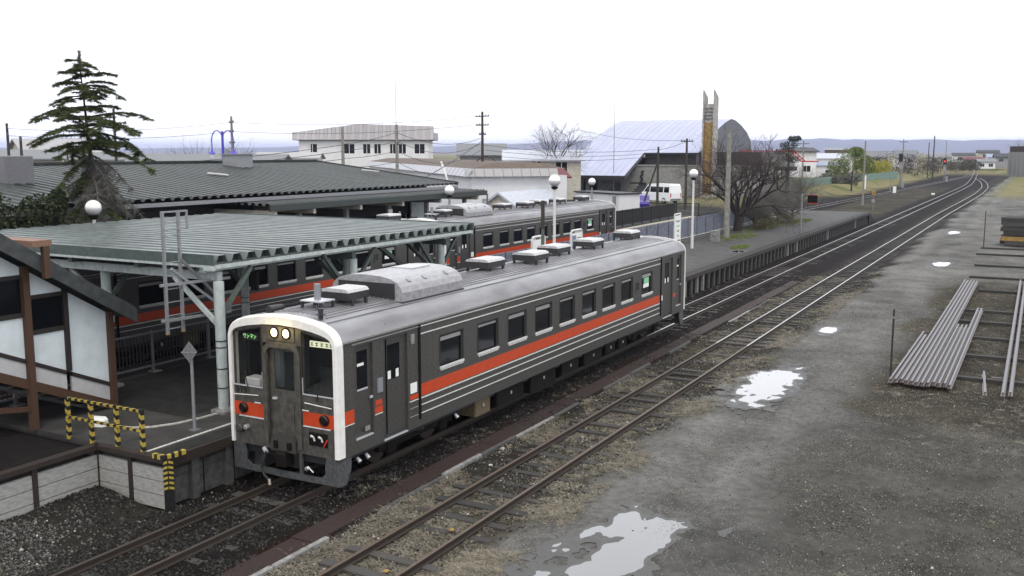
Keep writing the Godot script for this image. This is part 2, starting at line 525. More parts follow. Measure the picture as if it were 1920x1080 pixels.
func ground_h(x: float, z: float) -> float:
	var w := nz.get_noise_2d(x * 6.0, z * 6.0)
	var h := -0.15 + w * 0.035
	h -= 0.025 * sst(-10.9, -10.6, x) * (1 - sst(-8.5, -8.1, x))
	# made ground of the yard, east of the siding
	var yard := sst(-8.55, -7.6, x + nz.get_noise_2d(z * 3.0, 40) * 0.6)
	h = lerpf(h, 0.0 + nz.get_noise_2d(x * 2.0, z * 2.0) * 0.03 + w * 0.008, yard)
	# town side
	h = lerpf(h, TOWN - 0.06, sst(-28.55, -28.75, x) * sst(-100, -97, z))
	h = lerpf(h, TOWN - 0.06, sst(-29.0, -33.0, x) * sst(-96, -99, -absf(z)) if z < -96 else 0.0)
	if z < -96:
		var e := sst(-27.5 - (96 + z) * -0.02, -36.0, x)
		h = lerpf(h, TOWN - 0.06, e)
	# beside the retaining wall: gravel heaped a little
	if z > -12.9 and x < -14.4 and x > -16.8:
		h += 0.22 * sst(-14.6, -16.6, x) + w * 0.03
	if x < -16.85 and x > -28 and z > -12.9:
		h = 0.86 + w * 0.02
	# under the platform
	if x < -14.95 and x > -21.4 and z < -12.9 and z > -103:
		h = minf(h, -0.2)
	# the far ground
	var far := sst(-420, -700, z)
	h = lerpf(h, 1.0, far)
	# bank on the east side, far off
	h += 2.2 * sst(-5.5, 3.0, x) * sst(-235, -290, z)
	return h

func puddle_f(p: Array, x: float, z: float) -> float:
	var dx: float = (x - p[0]) / p[2]
	var dz: float = (z - p[1]) / p[3]
	var a: float = p[4]
	var rx := dx * cos(a) - dz * sin(a)
	var rz := dx * sin(a) + dz * cos(a)
	return 1.0 - sqrt(rx * rx + rz * rz) + nz.get_noise_2d(x * 14 + p[5], z * 9) * p[6] + nz.get_noise_2d(x * 45 + p[5], z * 30) * 0.45

func ground_color(x: float, z: float) -> Color:
	var a := nz.get_noise_2d(x * 3.0, z * 3.0)
	var b := nz.get_noise_2d(x * 11.0 + 200, z * 11.0)
	var big := nz.get_noise_2d(x * 0.7, z * 0.7 + 300)
	var d := Vector2(x, z).length()
	var ballast := Color(0.021, 0.019, 0.016)
	var dry := Color(0.13, 0.115, 0.082)
	var road := Color(0.2, 0.197, 0.19)
	var soil := Color(0.052, 0.047, 0.036)
	var moss := Color(0.045, 0.052, 0.022)
	var c := ballast
	# east of the trough: dry stalks and gravel round the siding
	var sid := sst(-11.0, -10.7, x + b * 0.15)
	c = c.lerp(soil.lerp(dry, clampf(0.45 + a * 0.9, 0, 1)), sid * sst(-70, -38, z + a * 14.0))
	c = c.lerp(Color(0.05, 0.045, 0.038) * (1.0 + a * 0.8), sid * (1 - sst(-64, -42, z)))
	# rust-stained strip west of the concrete edge
	var rusty := sst(-11.95, -11.75, x + b * 0.12) * (1 - sst(-11.2, -11.12, x)) * sst(-62, -40, z)
	c = c.lerp(Color(0.035, 0.014, 0.009), rusty * 0.9)
	# the wheel-worn yard road
	var rd := sst(-8.3, -7.3, x + a * 1.1 + b * 0.5)
	var wear := road * (1.0 + big * 0.5 + a * 0.45 + b * 0.4)
	# two worn wheel tracks, paler and stonier
	for q in [-7.05, -5.35]:
		var off := absf(x - q - 0.5 * nz.get_noise_2d(z * 1.2, q * 9))
		wear = wear.lerp(Color(0.27, 0.266, 0.258) * (1.0 + b * 0.4), (1 - sst(0.15, 0.75, off)) * clampf(0.45 + a * 1.2, 0, 0.85))
	wear.a = 1
	c = c.lerp(wear, rd)
	# coarser soil and old grass to the east, where the rails are stored
	var east := sst(-4.6, -3.4, x + a * 1.5 + b * 0.4) * sst(-62, -52, z)
	var lie := soil.lerp(dry, clampf(0.35 + a * 0.8 + b * 0.5, 0, 1)).lerp(moss, clampf(big * 1.4 - 0.35, 0, 0.8))
	c = c.lerp(lie, east * sst(-24, -27, z))
	c = c.lerp(Color(0.115, 0.11, 0.096) * (1 + b * 0.5), east * (1 - sst(-24, -27, z)) * 0.8)
	# beside the retaining wall
	if x < -14.3 and z > -13:
		c = Color(0.03, 0.028, 0.023).lerp(Color(0.06, 0.058, 0.05), clampf(0.4 + a, 0, 1))
	if x < -16.85 and x > -29 and z > -13:
		c = Color(0.028, 0.027, 0.025)
	# trodden ground past the platform's end, between the lines
	var past := sst(-104, -108, z) * sst(-23.6, -22.6, x + a) * (1 - sst(-15.9, -15.0, x + a * 0.8)) * (1 - sst(-190, -230, z))
	c = c.lerp(soil.lerp(dry, clampf(0.35 + a * 1.1, 0, 1)), past * 0.9)
	# far fields
	var field := sst(-150, -175, z) * (1 - sst(-29, -25, x + a * 2))
	field = maxf(field, sst(-104, -112, z) * (1 - sst(-31, -28.5, x + a)))
	field = maxf(field, sst(-8, -5, x + a) * sst(-150, -185, z))
	field = maxf(field, sst(-330, -370, z))
	var grass := Color(0.3, 0.265, 0.14).lerp(Color(0.15, 0.19, 0.045), clampf(a * 1.5 + 0.15, 0, 1))
	c = c.lerp(grass, field)
	# the town's paving round the station
	var town := (1 - sst(-29.0, -28.6, x)) * sst(-150, -138, z)
	c = c.lerp(Color(0.095, 0.094, 0.092) * (1 + a * 0.3), town * (1 - clampf(sst(0.1, 0.4, big + sst(-95, -115, z) * 0.4), 0, 1) * 0.7))
	c.a = 1
	return c

func span(list: Array) -> PackedFloat32Array:
	# [start, stop, step] pieces joined
	var out := PackedFloat32Array()
	for p in list:
		var k := int(round(absf(p[1] - p[0]) / p[2]))
		for i in k:
			out.append(lerpf(p[0], p[1], float(i) / k))
	out.append(list[-1][1])
	return out

func make_ground() -> void:
	var xs := span([[-11000, -1000, 2000], [-1000, -200, 100], [-200, -60, 14], [-60, -29, 1.2], [-29, -28, 0.2], [-28, -17, 0.6], [-17, 4, 0.16], [4, 12, 0.8], [12, 60, 8], [60, 400, 85], [400, 8000, 1900]])
	var zs := span([[60, -7, 3], [-7, -30, 0.16], [-30, -60, 0.3], [-60, -110, 0.7], [-110, -320, 3], [-320, -900, 40], [-900, -11000, 1010]])
	var nx := xs.size()
	var nzz := zs.size()
	var v := PackedVector3Array()
	var c := PackedColorArray()
	v.resize(nx * nzz)
	c.resize(nx * nzz)
	for j in nzz:
		for i in nx:
			v[j * nx + i] = Vector3(xs[i], ground_h(xs[i], zs[j]), zs[j])
			c[j * nx + i] = ground_color(xs[i], zs[j])
	var n := PackedVector3Array()
	n.resize(nx * nzz)
	var idx := PackedInt32Array()
	idx.resize((nx - 1) * (nzz - 1) * 6)
	var q := 0
	for j in nzz:
		for i in nx:
			var i0 := maxi(i - 1, 0)
			var i1 := mini(i + 1, nx - 1)
			var j0 := maxi(j - 1, 0)
			var j1 := mini(j + 1, nzz - 1)
			var tx := v[j * nx + i1] - v[j * nx + i0]
			var tz := v[j0 * nx + i] - v[j1 * nx + i]
			n[j * nx + i] = tz.cross(tx).normalized()
			if i < nx - 1 and j < nzz - 1:
				var a := j * nx + i
				idx[q] = a; idx[q + 1] = a + nx; idx[q + 2] = a + 1
				idx[q + 3] = a + 1; idx[q + 4] = a + nx; idx[q + 5] = a + nx + 1
				q += 6
	var arr := []
	arr.resize(Mesh.ARRAY_MAX)
	arr[Mesh.ARRAY_VERTEX] = v
	arr[Mesh.ARRAY_NORMAL] = n
	arr[Mesh.ARRAY_COLOR] = c
	arr[Mesh.ARRAY_INDEX] = idx
	var m := ArrayMesh.new()
	m.add_surface_from_arrays(Mesh.PRIMITIVE_TRIANGLES, arr)
	var gm := mat("ground", Color(1, 1, 1), 0.62, 0.0, noise_tex(1024, 0.09, 4, Color(0.38, 0.37, 0.35), Color(1, 1, 1), 22, 1.0, 0.8), Vector3(0.55, 0.55, 0.55), noise_tex(1024, 0.14, 3, Color(0, 0, 0), Color(1, 1, 1), 23), 2.0)
	gm.vertex_color_use_as_albedo = true
	gm.roughness = 0.93
	gm.metallic_specular = 0.22
	gm.detail_enabled = true
	gm.detail_blend_mode = BaseMaterial3D.BLEND_MODE_MUL
	gm.detail_uv_layer = BaseMaterial3D.DETAIL_UV_2
	gm.uv2_triplanar = true
	gm.uv2_world_triplanar = true
	gm.uv2_scale = Vector3(0.11, 0.11, 0.11)
	gm.detail_albedo = noise_tex(1024, 0.03, 5, Color(0.55, 0.54, 0.52), Color(1, 1, 1), 24)
	var o := part("ground", m, gm, self)
	tag(o, "dark gravel and worn earth of the railway yard", "ground", "", "structure")

func make_puddles() -> void:
	var list := [
		[-5.95, -14.75, 0.72, 1.5, 0.3, 11.0, 1.5, "large pale puddle at the bottom of the yard road"],
		[-6.3, -16.35, 0.3, 0.4, 0.2, 60.0, 0.8, "small puddle just beyond the largest one"],
		[-6.78, -28.2, 0.66, 2.1, -0.18, 25.0, 0.8, "long pale puddle across the middle of the yard road"],
		[-6.85, -38.5, 0.36, 0.85, 0.1, 37.0, 0.5, "narrow puddle between the siding and the rail stack"],
		[-5.0, -65.0, 0.45, 1.3, 0.0, 41.0, 0.4, "thin puddle well beyond the stacked rails"],
		[-6.25, -91.0, 0.42, 1.8, 0.0, 51.0, 0.4, "farthest puddle on the yard road"],
		[-3.9, -13.9, 0.35, 0.3, 0.0, 71.0, 0.9, "faint shallow puddle beside the largest one"],
		[-15.8, -57.7, 0.34, 0.55, 0.3, 81.0, 0.4, "shallow puddle on the platform past the nearest railcar", PLAT + 0.008]]
	for p in list:
		var st := 0.06 if p[1] > -34 else 0.12
		var r: float = maxf(p[2], p[3]) * 1.7
		var k := int(ceil(2 * r / st))
		var x0: float = p[0] - r
		var z0: float = p[1] - r
		var y: float = -1.0
		for t in 40:
			var xx: float = p[0] + cos(t * 2.4) * p[2] * t / 30.0
			var zz: float = p[1] + sin(t * 2.4) * p[3] * t / 30.0
			y = maxf(y, ground_h(xx, zz))
		y += 0.008
		if p.size() > 8: y = p[8]
		var rowf := []
		for j in k + 1:
			var a := PackedFloat32Array()
			for i in k + 1:
				a.append(puddle_f(p, x0 + i * st, z0 + j * st))
			rowf.append(a)
		for lay in 4:
			var b := mb()
			var yy := y - 0.0012 * lay
			for j in k:
				for i in k:
					var f := [0.0, 0.0, 0.0, 0.0]
					var cn := []
					for e in 4:
						var ii: int = i + [0, 1, 1, 0][e]
						var jj: int = j + [0, 0, 1, 1][e]
						var cx := x0 + ii * st
						var cz := z0 + jj * st
						f[e] = rowf[jj][ii]
						if lay > 0:
							f[e] += 0.17 * lay + nz.get_noise_2d(cx * 60 + lay * 50, cz * 60) * 0.4
						cn.append(Vector3(cx, yy, cz))
					var o := []
					for e in 4:
						var g: int = (e + 1) % 4
						if f[e] > 0: o.append(cn[e])
						if (f[e] > 0) != (f[g] > 0):
							o.append(cn[e].lerp(cn[g], f[e] / (f[e] - f[g])))
					for e in range(1, o.size() - 1):
						b.tri(o[0], o[e + 1], o[e])
			if lay == 0:
				solo("puddle", b, M.water, p[7], "puddle", "", Vector3.ZERO, "structure")
			else:
				solo("wet_mud", b, M["wet_mud%d" % (lay - 1)], "wet ground round the " + p[7].split(" ")[0] + " puddle", "mud", "", Vector3.ZERO, "structure")

func stone_mesh(seed_: int) -> ArrayMesh:
	var r := RandomNumberGenerator.new()
	r.seed = seed_
	var b := mb()
	var t := (1.0 + sqrt(5.0)) / 2.0
	var p := []
	for q in [Vector3(-1, t, 0), Vector3(1, t, 0), Vector3(-1, -t, 0), Vector3(1, -t, 0), Vector3(0, -1, t), Vector3(0, 1, t), Vector3(0, -1, -t), Vector3(0, 1, -t), Vector3(t, 0, -1), Vector3(t, 0, 1), Vector3(-t, 0, -1), Vector3(-t, 0, 1)]:
		p.append(q.normalized() * r.randf_range(0.3, 0.58) * Vector3(1.0, 0.72, 0.85))
	for f in [[0, 11, 5], [0, 5, 1], [0, 1, 7], [0, 7, 10], [0, 10, 11], [1, 5, 9], [5, 11, 4], [11, 10, 2], [10, 7, 6], [7, 1, 8], [3, 9, 4], [3, 4, 2], [3, 2, 6], [3, 6, 8], [3, 8, 9], [4, 9, 5], [2, 4, 11], [6, 2, 10], [8, 6, 7], [9, 8, 1]]:
		b.tri(p[f[0]], p[f[1]], p[f[2]])
	return b.mesh()

func scatter(called: String, m: Mesh, mt: Material, tr: Array, cols: PackedColorArray, label: String, category: String) -> void:
	var mm := MultiMesh.new()
	mm.transform_format = MultiMesh.TRANSFORM_3D
	mm.use_colors = true
	mm.mesh = m
	mm.instance_count = tr.size()
	for i in tr.size():
		mm.set_instance_transform(i, tr[i])
		mm.set_instance_color(i, cols[i])
	var o := MultiMeshInstance3D.new()
	o.name = numbered(called)
	o.multimesh = mm
	o.material_override = mt
	add_child(o)
	tag(o, label, category, "", "stuff")

func make_gravel() -> void:
	rng.seed = 77
	# ballast and scattered stones, where a stone shows
	for k in 3:
		var tr := []
		var cs := PackedColorArray()
		var count := 60000
		for i in count:
			var u := rng.randf()
			var z := -9.0 - 46.0 * u * u - 1.0 * rng.randf()
			var x := rnd(-16.7, 1.0)
			if k == 2:
				x = rnd(-16.7, -7.6)
			if z < -12.7 and x < -14.8:
				continue
			var road := sst(-8.2, -7.2, x + nz.get_noise_2d(x * 3.0, z * 3.0) * 1.1)
			var east := sst(-4.8, -3.2, x + nz.get_noise_2d(x * 3, z * 3) * 1.5)
			if rng.randf() < road * (0.94 - 0.6 * east):
				continue
			if absf(x + 6.2) < 2.4 and z > -17.5 and rng.randf() < 0.7:
				continue
			if nz.get_noise_2d(x * 9 + 70, z * 9) < -0.12 and rng.randf() < 0.75:
				continue
			var s := rnd(0.025, 0.075) if road < 0.5 else rnd(0.015, 0.045)
			if rng.randf() < 0.015: s *= 1.7
			var y := ground_h(x, z)
			tr.append(Transform3D(Basis(Vector3(rnd(-1, 1), rnd(-1, 1), rnd(-1, 1)).normalized(), rnd(0, TAU)).scaled(Vector3(s, s, s)), Vector3(x, y + s * 0.1, z)))
			var g := 0.02 + 0.13 * pow(rng.randf(), 2.4)
			if rng.randf() < 0.025: g = rnd(0.2, 0.5)
			if road > 0.5: g *= 1.3
			elif x <= -14.6 and nz.get_noise_2d(x * 3, z * 3 + 90) < 0.05: g *= 0.45
			elif x < -11.0 and x > -14.6: g = 0.01 + (g - 0.014) * 0.3
			cs.append(Color(g, g * rnd(0.9, 1.0), g * rnd(0.78, 0.95)))
		scatter("gravel", stone_mesh(100 + k), M.stone, tr, cs, ["dark ballast stones scattered round the tracks", "loose grey gravel over the yard", "coarse ballast between the rails"][k], "gravel")
	var gt := []
	var gc := PackedColorArray()
	for i in 170000:
		var u := rng.randf()
		var z := -9.5 - 38.0 * u * sqrt(u)
		var x := rnd(-8.0, 2.5)
		if nz.get_noise_2d(x * 8 + 15, z * 8) < rnd(-0.35, 0.1): continue
		var s := rnd(0.008, 0.028)
		gt.append(Transform3D(Basis(Vector3(rnd(-1, 1), rnd(-1, 1), rnd(-1, 1)).normalized(), rnd(0, TAU)).scaled(Vector3(s, s, s)), Vector3(x, ground_h(x, z) + s * 0.15, z)))
		var g := 0.06 + 0.26 * pow(rng.randf(), 2.0)
		if rng.randf() < 0.01: g = rnd(0.3, 0.6)
		gc.append(Color(g, g * rnd(0.93, 1.0), g * rnd(0.82, 0.95)))
	scatter("grit", stone_mesh(108), M.stone, gt, gc, "fine grit strewn over the yard road", "gravel")
	# dry stalks and litter
	for k in 2:
		var b := mb()
		for i in 9:
			var a := rnd(0, TAU)
			var l := rnd(0.5, 1.0)
			var dd := Vector3(cos(a), 0, sin(a))
			var lift := rnd(0.05, 0.55) if k == 0 else rnd(0.0, 0.12)
			var p0 := dd * rnd(0, 0.35) * (1.0 if k == 0 else 1.6)
			var p1 := p0 + dd.rotated(Vector3.UP, rnd(-1.5, 1.5)) * l * 0.5 + Vector3.UP * lift * 0.6
			var p2 := p1 + dd.rotated(Vector3.UP, rnd(-1.8, 1.8)) * l * 0.45 + Vector3.UP * lift * rnd(-0.3, 0.5)
			var s := Vector3(-dd.z, 0, dd.x) * rnd(0.018, 0.04)
			b.quad(p0 - s, p0 + s, p1 + s, p1 - s)
			b.tri(p1 - s, p1 + s, p2)
		var tr := []
		var cs := PackedColorArray()
		for i in 34000:
			var u := rng.randf()
			var z := -9.0 - 50.0 * u * u
			var x := rnd(-11.0, -7.4) if rng.randf() < 0.68 else rnd(-16.7, 1.5)
			if z < -12.7 and x < -14.8: continue
			var dens := nz.get_noise_2d(x * 5 + 30, z * 5)
			if x > -7.4 and x < -4.0: dens -= 0.5
			elif x >= -4.0 and z > -24: dens -= 0.42
			elif x > -4.0: dens += 0.1
			if x < -11.2: dens -= 0.25
			if dens < rnd(-0.15, 0.25): continue
			var s := rnd(0.08, 0.24)
			tr.append(Transform3D(Basis(Vector3.UP, rnd(0, TAU)).scaled(Vector3(s, s * rnd(0.5, 1.1), s)), Vector3(x, ground_h(x, z) + 0.004, z)))
			var g := rnd(0.07, 0.27)
			cs.append(Color(g, g * 0.88, g * rnd(0.6, 0.72)))
		scatter("dry_grass", b.mesh(), M.straw, tr, cs, ["dry straw stalks standing in the gravel", "flattened dead grass lying between the stones"][k], "grass")

func rail_mesh(pts: Array, top: bool) -> MB:
	# a rail along pts; the worn head is a part of its own
	var b := mb()
	var prof := [Vector2(-0.06, -0.13), Vector2(0.06, -0.13), Vector2(0.06, -0.118), Vector2(0.012, -0.1), Vector2(0.012, -0.04), Vector2(0.033, -0.03), Vector2(0.033, -0.004), Vector2(-0.033, -0.004), Vector2(-0.033, -0.03), Vector2(-0.012, -0.04), Vector2(-0.012, -0.1), Vector2(-0.06, -0.118)]
	if top:
		prof = [Vector2(-0.033, -0.004), Vector2(0.033, -0.004), Vector2(0.029, 0.0), Vector2(-0.029, 0.0)]
	for i in pts.size() - 1:
		var a: Vector3 = pts[i]
		var d: Vector3 = pts[i + 1]
		for j in prof.size():
			var p: Vector2 = prof[j]
			var q: Vector2 = prof[(j + 1) % prof.size()]
			b.quad(a + Vector3(p.x, p.y, 0), a + Vector3(q.x, q.y, 0), d + Vector3(q.x, q.y, 0), d + Vector3(p.x, p.y, 0))
		if i == 0:
			var pp := PackedVector2Array(prof)
			b.poly(pp, func(w): return a + Vector3(w.x, w.y, 0))
	return b

func make_tracks() -> void:
	rng.seed = 5
	var spec := [
		["front platform track with dark rails under the nearest railcar", [M.rail_dull, M.rail_top]],
		["siding with weathered timber sleepers beside the yard road", [M.rail_rusty, M.rail_top]],
		["rear platform track under the coupled railcars", [M.rail_rusty, M.rail_top]]]
	var slp := []
	for k in 4:
		slp.append(cbx(-1.05, 1.05, -0.14, 0.0, -0.11, 0.11, 0.012).mesh())
	for t in 3:
		var o := thing("railway_track", spec[t][0], "railway track", Vector3.ZERO, 0, "", "structure")
		for side in [-0.566, 0.566]:
			var zs: Array = [20.0, 0.0, -35.5, -64.0, -120.0]
			var z := -130.0
			while z > (-560 if t != 1 else -300):
				zs.append(z)
				z -= 10.0
			# worn bright where trains run, dull on the unused near end
			var cut := -34.0 if t != 2 else -20.0
			var near := []
			var far := []
			for q in zs:
				var pt := Vector3(rail_x(t, q) + side, 0, q)
				if q > cut: near.append(pt)
				else: far.append(pt)
			var mid := Vector3(rail_x(t, cut) + side, 0, cut)
			near.append(mid)
			far.push_front(mid)
			var all := near + far.slice(1)
			var r := part("rail", rail_mesh(all, false), M.rail_side, o)
			part("worn_head", rail_mesh(near, true), spec[t][1][0], r)
			part("worn_head", rail_mesh(far, true), spec[t][1][1], r)
		var step: float = [0.7, 0.72, 0.7][t]
		var z := -8.0
		var last: float = [-118.0, -112.0, -100.0][t]
		if t == 2: z = -60.5
		while z > last:
			var under: bool = t == 0 and z < -15.2 and z > -35.8
			if not under:
				var k := rng.randi() % 4
				var s := part("sleeper", slp[k], M["sleeper%d" % k], o)
				var sink: float = rnd(-0.02, 0.01) if t == 1 else rnd(-0.045, -0.02)
				if t == 1 and z > -40 and rng.randf() < 0.45: sink -= rnd(0.02, 0.06)
				s.position = Vector3(rail_x(t, z) + rnd(-0.06, 0.06), -0.118 + sink, z + rnd(-0.05, 0.05))
				s.rotation.y = rnd(-0.035, 0.035)
				s.scale = Vector3(rnd(0.93, 1.06), 1, rnd(0.8, 1.1))
			z -= step * rnd(0.93, 1.07)
	# rusted cover plates of the cable trough beside the front track
	var cpl := thing("trough_cover", "dark rust-red strip of cover plates along the front track", "trough")
	var zc := -5.0
	while zc > -52:
		var lc := rnd(2.4, 4.2)
		var pc := part("cover_plate", cbx(-0.26, 0.26, -0.1, 0.0, -lc + 0.015, 0.0, 0.012), M.rust_plate, cpl, Vector3(-11.43 + rnd(-0.02, 0.02), -0.118 + rnd(-0.02, 0.012), zc))
		pc.rotation.y = rnd(-0.006, 0.006)
		zc -= lc
	# the low concrete edge between the two tracks
	var o := thing("trough_edge", "low worn concrete edging between the two front tracks", "kerb")
	var z := -6.0
	while z > -46:
		var l := rnd(1.1, 2.6)
		if rng.randf() > 0.2:
			var k := part("block", cbx(-0.055, 0.055, -0.22, rnd(-0.09, -0.03), -l + 0.03, 0.0, 0.015), M.concrete if rng.randf() < 0.5 else M.concrete_dark, o, Vector3(-11.05 + rnd(-0.02, 0.02), -0.03, z))
			k.rotation.y = rnd(-0.012, 0.012)
		z -= l

# ---------------------------------------------------------------- railcars
func strokes(list: Array, w: float, depth: float) -> MB:
	# flat lettering from straight strokes in the x-y plane
	var b := mb()
	for s in list:
		b.bar(Vector3(s[0], s[1], 0), Vector3(s[2], s[3], 0), w, depth, Vector3.BACK)
	return b

func lettering(text: String, size: float, bold := true) -> TextMesh:
	var f := SystemFont.new()
	f.font_names = PackedStringArray(["Droid Sans"])
	f.font_weight = 700 if bold else 400
	var t := TextMesh.new()
	t.text = text
	t.font = f
	t.font_size = 48
	t.pixel_size = size / 48.0 * 1.37
	t.depth = 0.006
	t.curve_step = 2.0
	return t

func roof_y(x: float) -> float:
	var p := [[0.0, 3.61], [0.5, 3.585], [0.95, 3.51], [1.2, 3.42], [1.36, 3.29], [1.42, 3.14]]
	x = absf(x)
	for i in p.size() - 1:
		if x <= p[i + 1][0]:
			return lerpf(p[i][1], p[i + 1][1], (x - p[i][0]) / (p[i + 1][0] - p[i][0]))
	return 3.14

func frame_mesh(z0: float, z1: float) -> MB:
	# the white surround of an end: stands round the outline from z0 (back) to z1 (front)
	var outer := []
	var inner := []
	for p in [[1.445, 0.82, 1.35, 0.82], [1.445, 2.98, 1.35, 2.98], [1.438, 3.12, 1.345, 3.09], [1.41, 3.22, 1.32, 3.17], [1.36, 3.31, 1.27, 3.235], [1.28, 3.39, 1.18, 3.28], [1.16, 3.46, 1.06, 3.315], [0.95, 3.535, 0.85, 3.36], [0.5, 3.605, 0.45, 3.415], [0.0, 3.635, 0.0, 3.44]]:
		outer.append(Vector2(p[0], p[1]))
		inner.append(Vector2(p[2], p[3]))
	for i in range(outer.size() - 2, -1, -1):
		outer.append(Vector2(-outer[i].x, outer[i].y))
		inner.append(Vector2(-inner[i].x, inner[i].y))
	var b := mb()
	var e := 0.02
	for i in outer.size() - 1:
		var a: Vector2 = outer[i]
		var c: Vector2 = outer[i + 1]
		var p: Vector2 = inner[i]
		var q: Vector2 = inner[i + 1]
		var ae := a.lerp(p, 0.22)
		var ce := c.lerp(q, 0.22)
		b.quad(Vector3(a.x, a.y, z0), Vector3(c.x, c.y, z0), Vector3(c.x, c.y, z1 - e), Vector3(a.x, a.y, z1 - e))
		b.quad(Vector3(a.x, a.y, z1 - e), Vector3(c.x, c.y, z1 - e), Vector3(ce.x, ce.y, z1), Vector3(ae.x, ae.y, z1))
		b.quad(Vector3(ae.x, ae.y, z1), Vector3(ce.x, ce.y, z1), Vector3(q.x, q.y, z1), Vector3(p.x, p.y, z1))
		b.quad(Vector3(p.x, p.y, z1), Vector3(q.x, q.y, z1), Vector3(q.x, q.y, z0), Vector3(p.x, p.y, z0))
		b.quad(Vector3(p.x, p.y, z0), Vector3(q.x, q.y, z0), Vector3(c.x, c.y, z0), Vector3(a.x, a.y, z0))
	for s in [0, outer.size() - 1]:
		var a: Vector2 = outer[s]
		var p: Vector2 = inner[s]
		if s == 0:
			b.quad(Vector3(p.x, p.y, z0), Vector3(a.x, a.y, z0), Vector3(a.x, a.y, z1 - e), Vector3(p.x, p.y, z1))
		else:
			b.quad(Vector3(a.x, a.y, z0), Vector3(p.x, p.y, z0), Vector3(p.x, p.y, z1), Vector3(a.x, a.y, z1 - e))
	return b

func vent_unit(parent: Node, x: float, s: float, w := 0.74, l := 0.95) -> void:
	# a hooded roof ventilator on four feet
	var y := roof_y(x) + 0.1
	var b := mb()
	var hood := PackedVector2Array([Vector2(-w / 2, 0), Vector2(w / 2, 0), Vector2(w / 2, 0.17), Vector2(-w / 2, 0.17)])
	b.slab(hood, func(p): return Vector3(p.x, p.y, -l), func(p): return Vector3(p.x, p.y, 0))
	var v := part("ventilator", b, M.vent_dark, parent, Vector3(x, y, -s))
	var tp := mb()
	tp.slab(PackedVector2Array([Vector2(-w / 2 - 0.008, 0.172), Vector2(w / 2 + 0.008, 0.172), Vector2(w / 2 - 0.04, 0.228), Vector2(w / 2 - 0.12, 0.25), Vector2(-w / 2 + 0.12, 0.25), Vector2(-w / 2 + 0.04, 0.228)]), func(p): return Vector3(p.x, p.y, -l - 0.01), func(p): return Vector3(p.x, p.y, 0.01))
	part("top_sheet", tp, M.vent_top, v)
	for q in [-1, 1]:
		for e in [-0.12, -l + 0.12]:
			part("foot", bx(q * w / 2 * 1.0 - 0.03, q * w / 2 * 1.0 + 0.03, -0.16, 0.03, e - 0.03, e + 0.03), M.vent_dark, v)

